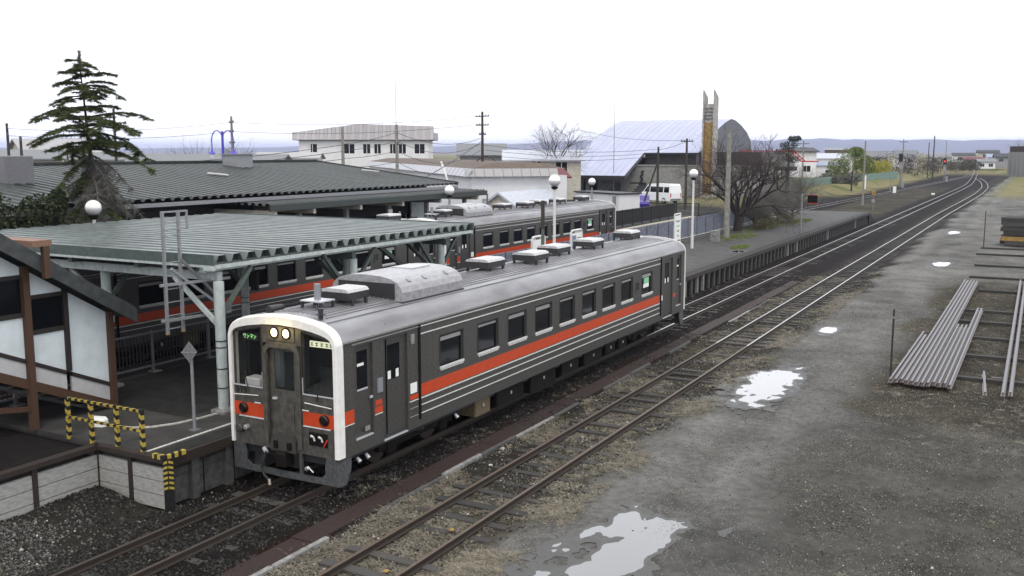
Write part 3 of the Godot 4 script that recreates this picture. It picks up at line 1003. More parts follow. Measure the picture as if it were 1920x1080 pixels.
func make_railcar(number: String, label: String, at: Vector3, lit: bool) -> Node3D:
	var L := 21.3
	var o := thing("railcar", label, "train", at, 0.0, "diesel railcars at the station")
	var wins := [3.78, 5.5, 7.05, 8.6, 10.14, 11.71, 13.25, 14.81, 16.7]
	# sides, with real openings
	for side in [1, -1]:
		var f := func(s: float, y: float, d: float) -> Vector3:
			return Vector3(1.41 - d, y, -s) if side == 1 else Vector3(-1.41 + d, y, -(L - s))
		var holes := [[0.6, 1.2, 1.05, 3.0], [1.56, 2.46, 0.78, 2.99], [L - 2.4, L - 1.4, 0.78, 2.99], [L - 0.95, L - 0.4, 1.05, 3.0]]
		for w in wins:
			holes.append([w, w + 0.99, 1.93, 2.69])
		var b := mb()
		b.holed(0.0, L, 0.78, 3.14, holes, f, 0.07)
		# lower edge turned in
		b.quad(f.call(0.0, 0.78, 0.1), f.call(L, 0.78, 0.1), f.call(L, 0.78, 0.0), f.call(0.0, 0.78, 0.0))
		var wall := part("side_wall", b, M.steel_side, o)
		var strip := func(s0: float, s1: float, y0: float, y1: float, proud: float) -> MB:
			var k := mb()
			var p := [f.call(s0, y0, -proud), f.call(s1, y0, -proud), f.call(s1, y1, -proud), f.call(s0, y1, -proud)]
			var q := [f.call(s0, y0, 0.005), f.call(s1, y0, 0.005), f.call(s1, y1, 0.005), f.call(s0, y1, 0.005)]
			k.quad(p[0], p[1], p[2], p[3])
			k.quad(q[0], q[1], p[1], p[0])
			k.quad(p[3], p[2], q[2], q[3])
			k.quad(p[0], p[3], q[3], q[0])
			k.quad(p[1], q[1], q[2], p[2])
			return k
		for w in wins:
			var pane := mb()
			pane.quad(f.call(w, 1.93, 0.055), f.call(w + 0.99, 1.93, 0.055), f.call(w + 0.99, 2.69, 0.055), f.call(w, 2.69, 0.055))
			var win := part("window", pane, M.window_dark, wall)
			part("sill", strip.call(w - 0.03, w + 1.02, 1.925, 1.98, 0.03), M.line_white, win)
			part("sill", strip.call(w - 0.0, w + 0.99, 1.885, 1.91, 0.022), M.line_white, win)
			var gk := mb()
			for q in [[w - 0.035, w + 1.025, 2.69, 2.725], [w - 0.035, w, 1.985, 2.69], [w + 0.99, w + 1.025, 1.985, 2.69]]:
				gk.quad(f.call(q[0], q[2], -0.008), f.call(q[1], q[2], -0.008), f.call(q[1], q[3], -0.008), f.call(q[0], q[3], -0.008))
			part("gasket", gk, M.rubber, win)
			var bl := mb()
			var low: float = 2.6 - 0.09 * fposmod(w * 7.3, 1.0) * fposmod(w * 3.1, 1.0)
			bl.quad(f.call(w + 0.02, low, 0.048), f.call(w + 0.97, low, 0.048), f.call(w + 0.97, 2.655, 0.048), f.call(w + 0.02, 2.655, 0.048))
			part("blind", bl, M.curtain_grey, win)
			if w == wins[8]:
				var nt := mb()
				nt.quad(f.call(w + 0.24, 2.18, 0.045), f.call(w + 0.78, 2.18, 0.045), f.call(w + 0.78, 2.32, 0.045), f.call(w + 0.24, 2.32, 0.045))
				part("notice", nt, M.paper_white, win)
				var ng := mb()
				ng.quad(f.call(w + 0.3, 2.325, 0.045), f.call(w + 0.78, 2.325, 0.045), f.call(w + 0.78, 2.52, 0.045), f.call(w + 0.3, 2.52, 0.045))
				part("notice", ng, M.paper_green, win)
		part("orange_stripe", strip.call(2.96, L - 2.78, 1.46, 1.735, 0.004), M.orange, wall)
		part("orange_stripe", strip.call(0.19, 0.55, 1.46, 1.735, 0.004), M.orange, wall)
		part("orange_stripe", strip.call(1.25, 1.52, 1.46, 1.6, 0.004), M.orange, wall)
		part("orange_stripe", strip.call(1.27, 1.5, 1.63, 1.74, 0.004), M.orange, wall)
		part("orange_stripe", strip.call(2.52, 2.86, 1.46, 1.56, 0.004), M.orange, wall)
		part("orange_stripe", strip.call(L - 1.32, L - 1.05, 1.46, 1.6, 0.004), M.orange, wall)
		part("white_line", strip.call(2.96, L - 2.78, 1.405, 1.435, 0.012), M.line_white, wall)
		part("white_line", strip.call(0.19, 0.55, 1.43, 1.45, 0.008), M.line_white, wall)
		part("white_line", strip.call(1.25, 1.52, 1.43, 1.45, 0.008), M.line_white, wall)
		part("white_line", strip.call(2.52, 2.86, 1.41, 1.435, 0.008), M.line_white, wall)
		for y in [3.05, 2.875]:
			part("bead", strip.call(2.97, L - 2.8, y, y + 0.022, 0.018), M.line_white, wall)
		for y in [1.25, 1.06]:
			part("bead", strip.call(2.97, L - 2.8, y, y + 0.02, 0.016), M.line_white, wall)
			part("bead", strip.call(2.52, 2.84, y, y + 0.018, 0.012), M.bead, wall)
		part("gutter", strip.call(0.2, L - 0.2, 3.125, 3.165, 0.035), M.bead, wall)
		part("door_rail", strip.call(0.5, 2.95, 3.055, 3.075, 0.03), M.bead, wall)
		for q in [2.88, L - 2.72]:
			part("pocket_strip", strip.call(q, q + 0.06, 0.95, 3.1, 0.03), M.dark_metal, wall)
		part("notice_box", strip.call(2.55, 2.8, 1.6, 1.83, 0.012), M.paper_white, wall)
		part("notice_box", strip.call(L - 2.66, L - 2.5, 1.5, 1.68, 0.012), M.paper_white, wall)
		part("control_box", strip.call(1.33, 1.5, 1.9, 2.2, 0.035), M.grey_box, wall)
		part("marker_lamp", strip.call(2.58, 2.7, 2.72, 2.93, 0.03), M.bead, wall)
		# doors, set back in their openings
		for d in [[0.6, 1.2, 1.05, 3.0, 0.72, 1.08, 2.08, 2.88], [1.56, 2.46, 0.78, 2.99, 1.77, 2.23, 2.06, 2.83], [L - 2.4, L - 1.4, 0.78, 2.99, L - 2.13, L - 1.66, 2.06, 2.83], [L - 0.95, L - 0.4, 1.05, 3.0, L - 0.83, L - 0.52, 2.08, 2.88]]:
			var fd := func(s: float, y: float, k: float) -> Vector3: return f.call(s, y, k + 0.05)
			var db := mb()
			db.holed(d[0], d[1], d[2], d[3], [[d[4], d[5], d[6], d[7]]], fd, 0.015)
			var door := part("door", db, M.steel_door, wall)
			var pw := mb()
			pw.quad(f.call(d[4], d[6], 0.063), f.call(d[5], d[6], 0.063), f.call(d[5], d[7], 0.063), f.call(d[4], d[7], 0.063))
			part("door_window", pw, M.window_dark, door)
			var wide: bool = d[1] - d[0] > 0.8
			var sl := mb()
			var s0: float = d[0] + 0.01
			var s1: float = d[1] - 0.01
			sl.hexa([f.call(s0, d[2], 0.0), f.call(s1, d[2], 0.0), f.call(s1, d[2], 0.05), f.call(s0, d[2], 0.05), f.call(s0, d[2] + 0.03, 0.0), f.call(s1, d[2] + 0.03, 0.0), f.call(s1, d[2] + 0.03, 0.05), f.call(s0, d[2] + 0.03, 0.05)])
			part("door_sill", sl, M.silver, door)
			if wide:
				for q in [d[4] + 0.03, d[5] - 0.14]:
					var k := mb()
					k.quad(f.call(q, d[6] + 0.02, 0.058), f.call(q + 0.11, d[6] + 0.02, 0.058), f.call(q + 0.11, d[6] + 0.2, 0.058), f.call(q, d[6] + 0.2, 0.058))
					part("sticker", k, M.paper_white, door)
			else:
				var hb := mb()
				hb.bar(f.call(d[5] + 0.02, 1.86, 0.01), f.call(d[5] + 0.1, 1.86, 0.01), 0.03, 0.05)
				part("handle", hb, M.silver, door)
				var hs := mb()
				hs.quad(f.call(d[4], d[6] - 0.03, 0.045), f.call(d[5], d[6] - 0.03, 0.045), f.call(d[5], d[6] + 0.01, 0.045), f.call(d[4], d[6] + 0.01, 0.045))
				part("window_sill", hs, M.silver, door)
				var st := mb()
				st.quad(f.call(d[4] + 0.03, 2.56, 0.058), f.call(d[4] + 0.25, 2.56, 0.058), f.call(d[4] + 0.25, 2.62, 0.058), f.call(d[4] + 0.03, 2.62, 0.058))
				part("sticker", st, M.paper_white, door)
		var lg := part("logo", lettering("JR", 0.26), M.letter_dark, wall)
		lg.position = f.call(16.26, 2.33, -0.006)
		lg.rotation.y = PI / 2 * side
		# grab rails beside the cab door
		part("sand_lid", strip.call(0.9, 1.06, 1.18, 1.28, 0.01), M.bead, wall)
	# roof
	var rb := mb()
	var prof := []
	for x in [-1.42, -1.36, -1.2, -0.95, -0.5, 0.0, 0.5, 0.95, 1.2, 1.36, 1.42]:
		prof.append(Vector2(x, roof_y(x)))
	for i in prof.size() - 1:
		var a: Vector2 = prof[i]
		var c: Vector2 = prof[i + 1]
		var na := Vector3(-(roof_y(a.x + 0.1) - roof_y(a.x - 0.1)) if absf(a.x) < 1.3 else signf(a.x) * 0.4, 0.2, 0).normalized()
		var nc := Vector3(-(roof_y(c.x + 0.1) - roof_y(c.x - 0.1)) if absf(c.x) < 1.3 else signf(c.x) * 0.4, 0.2, 0).normalized()
		rb.quadn(Vector3(a.x, a.y, -0.1), Vector3(c.x, c.y, -0.1), Vector3(c.x, c.y, -L + 0.1), Vector3(a.x, a.y, -L + 0.1), na, nc, nc, na)
	var roof := part("roof", rb, M.train_roof, o)
	for k in range(-6, 7):
		var x := k * 0.125
		part("rib", bx(x - 0.014, x + 0.014, roof_y(x) - 0.01, roof_y(x) + 0.02, -L + 0.6, -0.55), M.train_roof, roof)
	for x in [-0.98, 0.98]:
		part("seam", bx(x - 0.02, x + 0.02, roof_y(x) - 0.02, roof_y(x) + 0.022, -L + 0.3, -0.3), M.train_roof, roof)
	# air conditioner
	var ac := mb()
	var arch := PackedVector2Array([Vector2(-1.0, 0), Vector2(1.0, 0), Vector2(1.0, 0.2), Vector2(0.95, 0.33), Vector2(0.84, 0.43), Vector2(0.68, 0.5), Vector2(0.4, 0.55), Vector2(0.0, 0.57), Vector2(-0.4, 0.55), Vector2(-0.68, 0.5), Vector2(-0.84, 0.43), Vector2(-0.95, 0.33), Vector2(-1.0, 0.2)])
	ac.slab(arch, func(p): return Vector3(p.x, p.y, -2.6), func(p): return Vector3(p.x, p.y, 0))
	var acn := part("air_conditioner", ac, M.roof_unit, o, Vector3(-0.12, 3.55, -3.05))
	part("end_plate", bx(-0.8, 0.8, 0.04, 0.4, 0.0, 0.012), M.vent_dark, acn)
	part("base_rail", bx(-1.03, 1.03, -0.08, 0.0, -2.62, 0.02), M.vent_dark, acn)
	for q in [-0.5, -1.15, -2.1]:
		var lid := mb()
		lid.lathe(Vector3(0.83, 0.44, q), [Vector2(0.075, 0), Vector2(0.075, 0.02), Vector2(0.055, 0.026), Vector2(0, 0.026)], 14, Vector3(0.62, 0.78, 0).normalized())
		part("lifting_lid", lid, M.roof_unit, acn)
	part("hatch", bx(-0.3, 0.3, 0.556, 0.585, -2.2, -1.4), M.vent_top, acn)
	vent_unit(o, 0.02, 1.75, 0.74, 0.72)
	for q in [[-0.3, 8.35], [0.05, 10.45], [-0.32, 12.8], [-0.22, 15.3], [-0.42, 19.3]]:
		vent_unit(o, q[0], q[1])
	# aerials, horn
	var ant := part("aerial_stand", bx(-0.28, 0.28, 0.16, 0.185, -0.24, 0.24), M.silver, o, Vector3(-0.05, 3.6, -1.25))
	for q in [[-0.25, -0.2], [0.25, -0.2], [-0.25, 0.2], [0.25, 0.2]]:
		part("leg", bx(q[0] - 0.025, q[0] + 0.025, -0.03, 0.16, q[1] - 0.025, q[1] + 0.025), M.vent_dark, ant)
	part("aerial", tb(Vector3(0, 0.18, 0), Vector3(0, 0.52, 0), 0.075, 0.07, 14), M.grey_box, ant)
	part("lead", tb(Vector3(0.1, 0.18, 0.1), Vector3(0.3, -0.02, 0.42), 0.02, 0.02, 6), M.vent_dark, ant)
	var ins := mb()
	ins.lathe(Vector3.ZERO, [Vector2(0.05, 0), Vector2(0.05, 0.08), Vector2(0.1, 0.09), Vector2(0.1, 0.11), Vector2(0.05, 0.12), Vector2(0.06, 0.22), Vector2(0, 0.23)], 12)
	part("whip_aerial", ins, M.vent_dark, o, Vector3(0.72, roof_y(0.72), -0.42))
	for q in [-0.5, -L + 0.9]:
		part("horn_cover", tb(Vector3(-0.75, roof_y(0.75) + 0.07, q), Vector3(-0.75, roof_y(0.75) + 0.07, q - 0.42), 0.09, 0.07, 14), M.vent_dark, o)
	part("far_aerial", tb(Vector3(-0.35, 3.58, -L + 0.75), Vector3(-0.35, 4.0, -L + 0.75), 0.06, 0.05, 12), M.grey_box, o)
	part("far_aerial_stand", bx(-0.6, -0.1, 3.6, 3.66, -L + 0.5, -L + 1.0), M.silver, o)
	# ends
	part("end_frame", frame_mesh(-0.2, 0.02), M.frame_white, o)
	var rear := part("end_frame", frame_mesh(-0.045, 0.02), M.frame_white, o)
	rear.position.z = -L
	rear.rotation.y = PI
	for e in [0, 1]:
		var end := Node3D.new()
		end.name = "cab_front"
		o.add_child(end, true)
		if e == 1:
			end.position.z = -L
			end.rotation.y = PI
		railcar_front(end, number, lit and e == 0)
	# cab partition and floor
	part("bulkhead", bx(-1.36, 1.36, 0.9, 3.3, -1.75, -1.7), M.cab_dark, o)
	part("cab_locker", bx(-1.3, -0.62, 1.1, 2.95, -1.6, -0.95), M.cab_grey, o)
	part("driver_seat", cbx(-1.05, -0.62, 1.9, 2.85, -0.9, -0.72, 0.06), M.cab_grey, o)
	part("driver_desk", bx(0.45, 1.33, 1.2, 2.15, -0.75, -0.12), M.cab_dark, o)
	part("desk_screen", bx(0.6, 1.0, 2.15, 2.55, -0.6, -0.5), M.cab_dark, o)
	part("fare_box", cbx(-1.15, -0.72, 2.02, 2.2, -0.45, -0.14, 0.02), M.paper_white, o)
	part("floor", bx(-1.38, 1.38, 0.84, 0.9, -L + 0.06, -0.06), M.cab_dark, o)
	# underframe
	railcar_under(o, L)
	return o

func railcar_front(end: Node3D, number: String, lit: bool) -> void:
	var z := -0.03
	var b := mb()
	# columns of the face; the two windscreens and the gangway door are openings
	var edge := func(x: float) -> float: return roof_y(x) - 0.1
	var seg := func(x0: float, x1: float, y0: float, y1a: float, y1b: float) -> void:
		b.quad(Vector3(x0, y0, z), Vector3(x1, y0, z), Vector3(x1, y1b, z), Vector3(x0, y1a, z))
	for s in [-1, 1]:
		var xs := [1.41, 1.32, 0.55, 0.5] if s == 1 else [-1.41, -1.32, -0.55, -0.5]
		var w := func(a: float, c: float, y0: float, ya: float, yc: float) -> void:
			if a < c: seg.call(a, c, y0, ya, yc)
			else: seg.call(c, a, y0, yc, ya)
		w.call(xs[0], xs[1], 0.8, 3.15, 3.25)
		w.call(xs[1], xs[2], 0.8, 2.06, 2.06)
		# above the windscreen, whose top slopes
		var p0 := Vector3(xs[1], 3.17, z)
		var p1 := Vector3(xs[2], 3.33, z)
		var q0 := Vector3(xs[1], edge.call(1.32), z)
		var q1 := Vector3(xs[2], edge.call(0.55), z)
		if s == 1: b.quad(p1, p0, q0, q1)
		else: b.quad(p0, p1, q1, q0)
		w.call(xs[2], xs[3], 0.8, edge.call(0.55), edge.call(0.5))
		# reveals
		var rim := [Vector3(xs[1], 2.06, 0), Vector3(xs[2], 2.06, 0), Vector3(xs[2], 3.33, 0), Vector3(xs[1], 3.17, 0)]
		for i in 4:
			var r0: Vector3 = rim[i]
			var r1: Vector3 = rim[(i + 1) % 4]
			var dd := Vector3(0, 0, z)
			var de := Vector3(0, 0, z - 0.06)
			if s == -1: b.quad(r0 + dd, r1 + dd, r1 + de, r0 + de)
			else: b.quad(r1 + dd, r0 + dd, r0 + de, r1 + de)
	b.quad(Vector3(-0.5, 3.03, z), Vector3(0.5, 3.03, z), Vector3(0.5, 3.48, z), Vector3(-0.5, 3.48, z))
	b.quad(Vector3(-0.5, 0.8, z), Vector3(0.5, 0.8, z), Vector3(0.5, 0.92, z), Vector3(-0.5, 0.92, z))
	var face := part("face_panel", b, M.train_front, end)
	for s in [-1, 1]:
		var pane := mb()
		var a := [Vector3(s * 1.32, 2.06, z - 0.05), Vector3(s * 0.55, 2.06, z - 0.05), Vector3(s * 0.55, 3.33, z - 0.05), Vector3(s * 1.32, 3.17, z - 0.05)]
		if s == -1: pane.quad(a[0], a[1], a[2], a[3])
		else: pane.quad(a[1], a[0], a[3], a[2])
		var win := part("windscreen", pane, M.pane if lit else M.window_dark, face)
		var rim := mb()
		var bz := z + 0.008
		rim.bar(Vector3(s * 1.33, 2.06, bz), Vector3(s * 0.54, 2.06, bz), 0.012, 0.028)
		rim.bar(Vector3(s * 0.54, 2.05, bz), Vector3(s * 0.54, 2.4, bz), 0.022, 0.01)
		rim.bar(Vector3(s * 1.33, 2.05, bz), Vector3(s * 1.33, 3.1, bz), 0.018, 0.01)
		part("windscreen_trim", rim, M.silver, win)
		var seal := mb()
		seal.bar(Vector3(s * 0.54, 2.4, bz), Vector3(s * 0.54, 3.34, bz), 0.03, 0.012)
		seal.bar(Vector3(s * 0.54, 3.34, bz), Vector3(s * 1.33, 3.18, bz), 0.012, 0.03)
		part("windscreen_seal", seal, M.rubber, win)
		part("wiper", tb(Vector3(s * 0.9, 1.95, 0.0), Vector3(s * 1.0, 2.35, 0.01), 0.012, 0.01, 5), M.rubber, win)
		# orange band, its white line, tail lamp
		part("orange_band", bx(minf(s * 0.52, s * 1.35), maxf(s * 0.52, s * 1.35), 1.415, 1.7, z, z + 0.006), M.orange, face)
		part("white_line", bx(minf(s * 0.52, s * 1.22), maxf(s * 0.52, s * 1.22), 1.385, 1.41, z, z + 0.012), M.line_white, face)
		part("grab_bar", tb(Vector3(s * 0.62, 1.9, 0.03), Vector3(s * 1.3, 1.86, 0.03), 0.012, 0.012, 6), M.line_white, face)
		part("step_bar", tb(Vector3(s * 0.56, 1.74, 0.03), Vector3(s * 0.72, 1.74, 0.03), 0.014, 0.014, 6), M.silver, face)
		var tl := mb()
		tl.lathe(Vector3(s * 1.08, 1.58, z), [Vector2(0.115, 0), Vector2(0.115, 0.05), Vector2(0.085, 0.07), Vector2(0.08, 0.055), Vector2(0, 0.06)], 18, Vector3.BACK)
		part("tail_lamp", tl, M.red_lens, face)
	part("destination_sign", bx(0.66, 1.25, 3.03, 3.15, z - 0.13, z - 0.1), M.sign_lit, face)
	var ds := []
	for q in [0.72, 0.84, 0.97, 1.1, 1.2]:
		ds.append([q - 0.03, 3.11, q + 0.03, 3.11]); ds.append([q, 3.05, q, 3.13]); ds.append([q - 0.03, 3.07, q + 0.035, 3.07])
	var dm := part("destination_letters", strokes(ds, 0.012, 0.006), M.letter_dark, face)
	dm.position.z = z - 0.095
	# driver-only sign in kana strokes
	var kn := []
	for q in [[0, "wa"], [0.095, "n"], [0.19, "ma"], [0.285, "n"]]:
		var x: float = -1.12 + q[0]
		if q[1] == "wa": kn += [[x, 3.13, x + 0.06, 3.13], [x, 3.13, x, 3.095], [x + 0.06, 3.13, x + 0.03, 3.05]]
		elif q[1] == "n": kn += [[x, 3.12, x + 0.02, 3.105], [x + 0.005, 3.05, x + 0.06, 3.11]]
		else: kn += [[x, 3.13, x + 0.065, 3.13], [x + 0.065, 3.13, x + 0.03, 3.08], [x + 0.015, 3.1, x + 0.045, 3.06]]
	part("driver_only_board", bx(-1.17, -0.72, 3.01, 3.17, z - 0.13, z - 0.11), M.cab_dark, face)
	var km := part("driver_only_letters", strokes(kn, 0.014, 0.006), M.sign_green, face)
	km.position.z = z - 0.1
	# headlamps
	part("headlamp_panel", cbx(-0.36, 0.36, 3.1, 3.4, z, z + 0.022, 0.01), M.train_front, face)
	for s in [-0.155, 0.155]:
		var h := mb()
		h.lathe(Vector3(s, 3.265, z + 0.02), [Vector2(0.115, 0), Vector2(0.115, 0.03), Vector2(0.095, 0.03), Vector2(0.088, 0.01)], 20, Vector3.BACK)
		var ring := part("headlamp", h, M.dark_metal, face)
		var l := mb()
		l.lathe(Vector3(s, 3.265, z + 0.028), [Vector2(0.09, 0), Vector2(0.07, 0.022), Vector2(0.035, 0.032), Vector2(0, 0.035)], 20, Vector3.BACK)
		part("headlamp_lens", l, M.headlight if lit else M.window_dark, ring)
		if lit:
			var sp := OmniLight3D.new()
			sp.name = "headlamp_light"
			sp.light_color = Color(1.0, 0.86, 0.55)
			sp.light_energy = 0.05
			sp.light_size = 0.09
			sp.omni_range = 60
			sp.omni_attenuation = 2.0
			sp.shadow_enabled = true
			sp.position = Vector3(s, 3.265, z + 0.17)
			ring.add_child(sp, true)
	# gangway door in its moulded surround
	for s in [-1, 1]:
		part("door_surround", bx(minf(s * 0.5, s * 0.39), maxf(s * 0.5, s * 0.39), 0.9, 2.81, z - 0.02, z + 0.044), M.train_front, face)
	var arc := mb()
	var ap := []
	for i in 9:
		var t := PI / 2 * i / 8.0
		ap.append(Vector2(0.24 + 0.26 * cos(t), 2.8 + 0.26 * sin(t)))
	for s in [1, -1]:
		for i in 8:
			var u0: Vector2 = ap[i]
			var u1: Vector2 = ap[i + 1]
			var c0 := Vector2(0.24, 2.8)
			var v0: Vector2 = c0 + (u0 - c0) * 0.58
			var v1: Vector2 = c0 + (u1 - c0) * 0.58
			var q := [Vector3(s * u0.x, u0.y, z + 0.045), Vector3(s * u1.x, u1.y, z + 0.045), Vector3(s * v1.x, v1.y, z + 0.045), Vector3(s * v0.x, v0.y, z + 0.045)]
			var dz := Vector3(0, 0, -0.065)
			if s == 1:
				arc.quad(q[0], q[1], q[2], q[3])
				arc.quad(q[0] + dz, q[1] + dz, q[1], q[0])
				arc.quad(q[3], q[2], q[2] + dz, q[3] + dz)
			else:
				arc.quad(q[3], q[2], q[1], q[0])
				arc.quad(q[0], q[1], q[1] + dz, q[0] + dz)
				arc.quad(q[3] + dz, q[2] + dz, q[2], q[3])
	arc.box(-0.24, 0.24, 2.95, 3.06, z - 0.02, z + 0.0445)
	part("door_arch", arc, M.train_front, face)
	var db := mb()
	db.holed(-0.5, 0.5, 0.9, 3.03, [[-0.26, 0.26, 2.06, 2.87]], func(x, y, d): return Vector3(x, y, z - 0.06 - d), 0.03)
	var door := part("gangway_door", db, M.train_front, face)
	var dw := mb()
	dw.quad(Vector3(-0.26, 2.06, z - 0.085), Vector3(0.26, 2.06, z - 0.085), Vector3(0.26, 2.87, z - 0.085), Vector3(-0.26, 2.87, z - 0.085))
	part("door_window", dw, M.pane if lit else M.window_dark, door)
	part("door_panel", cbx(-0.22, 0.24, 1.25, 1.78, z - 0.06, z - 0.045, 0.005), M.train_front, door)
	part("door_handle", bx(-0.3, -0.2, 1.85, 1.89, z - 0.06, z - 0.01), M.silver, door)
	var plate := mb()
	plate.slab(PackedVector2Array([Vector2(-0.34, 0.78), Vector2(0.34, 0.78), Vector2(0.32, 1.02), Vector2(0.22, 1.14), Vector2(0.08, 1.19), Vector2(-0.08, 1.19), Vector2(-0.22, 1.14), Vector2(-0.32, 1.02)]), func(p): return Vector3(p.x, p.y, z - 0.06), func(p): return Vector3(p.x, p.y, z + 0.05))
	part("coupler_apron", plate, M.steel_door, face)
	for s in [-1, 1]:
		part("door_hinge", tb(Vector3(s * 0.18, 0.85, z + 0.07), Vector3(s * 0.18, 1.0, z + 0.07), 0.05, 0.05, 10), M.dark_metal, face)
	# number
	if number:
		var nm := part("running_number", lettering(number, 0.14), M.letter_dark, face)
		nm.position = Vector3(-1.13, 1.965, z + 0.012)
	# jumper sockets, pipes
	part("jumper_box", cbx(0.66, 1.14, 1.02, 1.3, z, z + 0.02, 0.008), M.dark_metal, face)
	for s in [0.8, 1.0]:
		var jb := mb()
		jb.path([Vector3(s - 0.06, 1.2, 0.0), Vector3(s - 0.03, 1.24, 0.04), Vector3(s + 0.04, 1.22, 0.05), Vector3(s + 0.05, 1.14, 0.03)], 0.02, 6)
		part("jumper_cap", jb, M.line_white, face)
	part("red_tag", br(Vector3(1.17, 1.2, 0.02), Vector3(1.08, 1.05, 0.03), 0.02, 0.028), M.red_paint, face)
	for s in [[-1.18, 1.14, 0.1], [-1.0, 1.17, 0.06]]:
		var sk := mb()
		sk.lathe(Vector3(s[0], s[1], z), [Vector2(s[2], 0), Vector2(s[2], 0.08), Vector2(s[2] * 0.6, 0.1), Vector2(0, 0.1)], 14, Vector3.BACK)
		part("socket", sk, M.steel_door if s[2] > 0.08 else M.bead, face)
	# snow plough skirt below
	var side_plate := PackedVector2Array([Vector2(0.0, 0.8), Vector2(0.0, 0.24), Vector2(-0.28, 0.22), Vector2(-0.44, 0.5), Vector2(-0.46, 0.8)])
	for s in [-1, 1]:
		var k := mb()
		var xa: float = minf(s * 1.39, s * 1.35)
		var xb: float = maxf(s * 1.39, s * 1.35)
		k.slab(side_plate, func(p): return Vector3(xa, p.y, p.x), func(p): return Vector3(xb, p.y, p.x))
		part("plough_side", k, M.skirt, end)
		var g := mb()
		var out := PackedVector2Array([Vector2(1.38, 0.8), Vector2(1.1, 0.8), Vector2(1.06, 0.62), Vector2(1.06, 0.45), Vector2(0.93, 0.36), Vector2(0.0, 0.36), Vector2(0.0, 0.22), Vector2(1.38, 0.24)])
		if s == -1:
			for i in out.size(): out[i] = Vector2(-out[i].x, out[i].y)
			out.reverse()
		g.slab(out if Geometry2D.is_polygon_clockwise(out) == false else rev(out), func(p): return Vector3(p.x, p.y, -0.06), func(p): return Vector3(p.x, p.y, -0.02))
		part("plough_plate", g, M.skirt, end)
	part("plough_stay", bx(0.4, 0.45, 0.3, 0.8, -0.08, -0.015), M.skirt, end)
	part("coupler", cbx(-0.14, 0.14, 0.5, 0.8, -0.5, 0.14, 0.04), M.dark_metal, end)
	part("coupler_shank", bx(-0.28, 0.28, 0.42, 0.86, -0.6, -0.14), M.rubber, end)
	var hose := mb()
	hose.path([Vector3(-0.5, 0.74, -0.02), Vector3(-0.42, 0.72, 0.08), Vector3(-0.46, 0.55, 0.12), Vector3(-0.5, 0.38, 0.13), Vector3(-0.42, 0.26, 0.15), Vector3(-0.28, 0.17, 0.16)], 0.03, 7)
	var hs := part("brake_hose", hose, M.rubber, end)
	part("hose_cap", tb(Vector3(-0.28, 0.2, 0.16), Vector3(-0.26, 0.08, 0.17), 0.035, 0.03, 8), M.brass, hs)
	part("hose_cock", tb(Vector3(-0.55, 0.76, -0.02), Vector3(-0.42, 0.74, 0.07), 0.05, 0.045, 8), M.silver, hs)
	part("angle_cock", tb(Vector3(0.58, 0.5, -0.02), Vector3(0.68, 0.56, 0.05), 0.05, 0.03, 8), M.silver, end)
	part("cock_handle", tb(Vector3(0.66, 0.58, 0.04), Vector3(0.82, 0.48, 0.06), 0.014, 0.014, 6), M.silver, end)
	part("headstock", bx(-1.3, 1.3, 0.62, 0.82, -0.5, -0.12), M.rubber, end)

func rev(p: PackedVector2Array) -> PackedVector2Array:
	p.reverse()
	return p

func railcar_under(o: Node3D, L: float) -> void:
	rng.seed = 9
	part("underframe", bx(-1.2, 1.2, 0.62, 0.84, -L + 0.5, -0.5), M.rubber, o)
	for s in [3.35, L - 3.35]:
		var bg := part("bogie", bx(-0.95, 0.95, 0.36, 0.62, -0.5, 0.5), M.dark_metal, o, Vector3(0, 0, -s))
		for x in [-1, 1]:
			part("side_frame", bx(minf(x * 0.92, x * 1.04), maxf(x * 0.92, x * 1.04), 0.4, 0.6, -1.5, 1.5), M.dark_metal, bg)
			for z in [-1.05, 1.05]:
				var w := mb()
				w.lathe(Vector3(x * 0.56, 0.43, z), [Vector2(0, -0.07), Vector2(0.4, -0.07), Vector2(0.43, -0.06), Vector2(0.43, 0.06), Vector2(0.36, 0.068), Vector2(0.32, 0.04), Vector2(0.12, 0.04), Vector2(0, 0.07)], 26, Vector3(x, 0, 0))
				part("wheel", w, M.rail_side, bg)
				part("axle_box", cbx(x * 0.98 - 0.12, x * 0.98 + 0.12, 0.3, 0.56, z - 0.16, z + 0.16, 0.03), M.dark_metal, bg)
			part("spring", tb(Vector3(x * 0.98, 0.55, 0.0), Vector3(x * 0.98, 0.8, 0.0), 0.2, 0.2, 12), M.rubber, bg)
	# equipment cases
	for e in [[5.6, 0.75, 0.3], [6.7, 1.5, 0.28], [8.6, 1.6, 0.24], [10.6, 1.2, 0.34], [12.2, 1.4, 0.3], [13.9, 0.8, 0.38], [15.0, 0.7, 0.36]]:
		for x in [-1, 1]:
			var q := part("equipment_case", cbx(minf(x * 0.35, x * 1.27), maxf(x * 0.35, x * 1.27), e[2], 0.75, -e[0] - e[1], -e[0], 0.03), M.tan_box if (e[0] == 5.6 and x == 1) else M.dark_metal, o)
			part("case_latch", bx(x * 1.27 - 0.02, x * 1.27 + 0.02, 0.5, 0.58, -e[0] - e[1] * 0.5 - 0.025, -e[0] - e[1] * 0.5 + 0.025), M.silver, q)
	for s in [0.85, 1.15, 4.7]:
		part("drain_cock", tb(Vector3(1.22, 0.6, -s), Vector3(1.3, 0.52, -s), 0.035, 0.05, 8), M.silver, o)

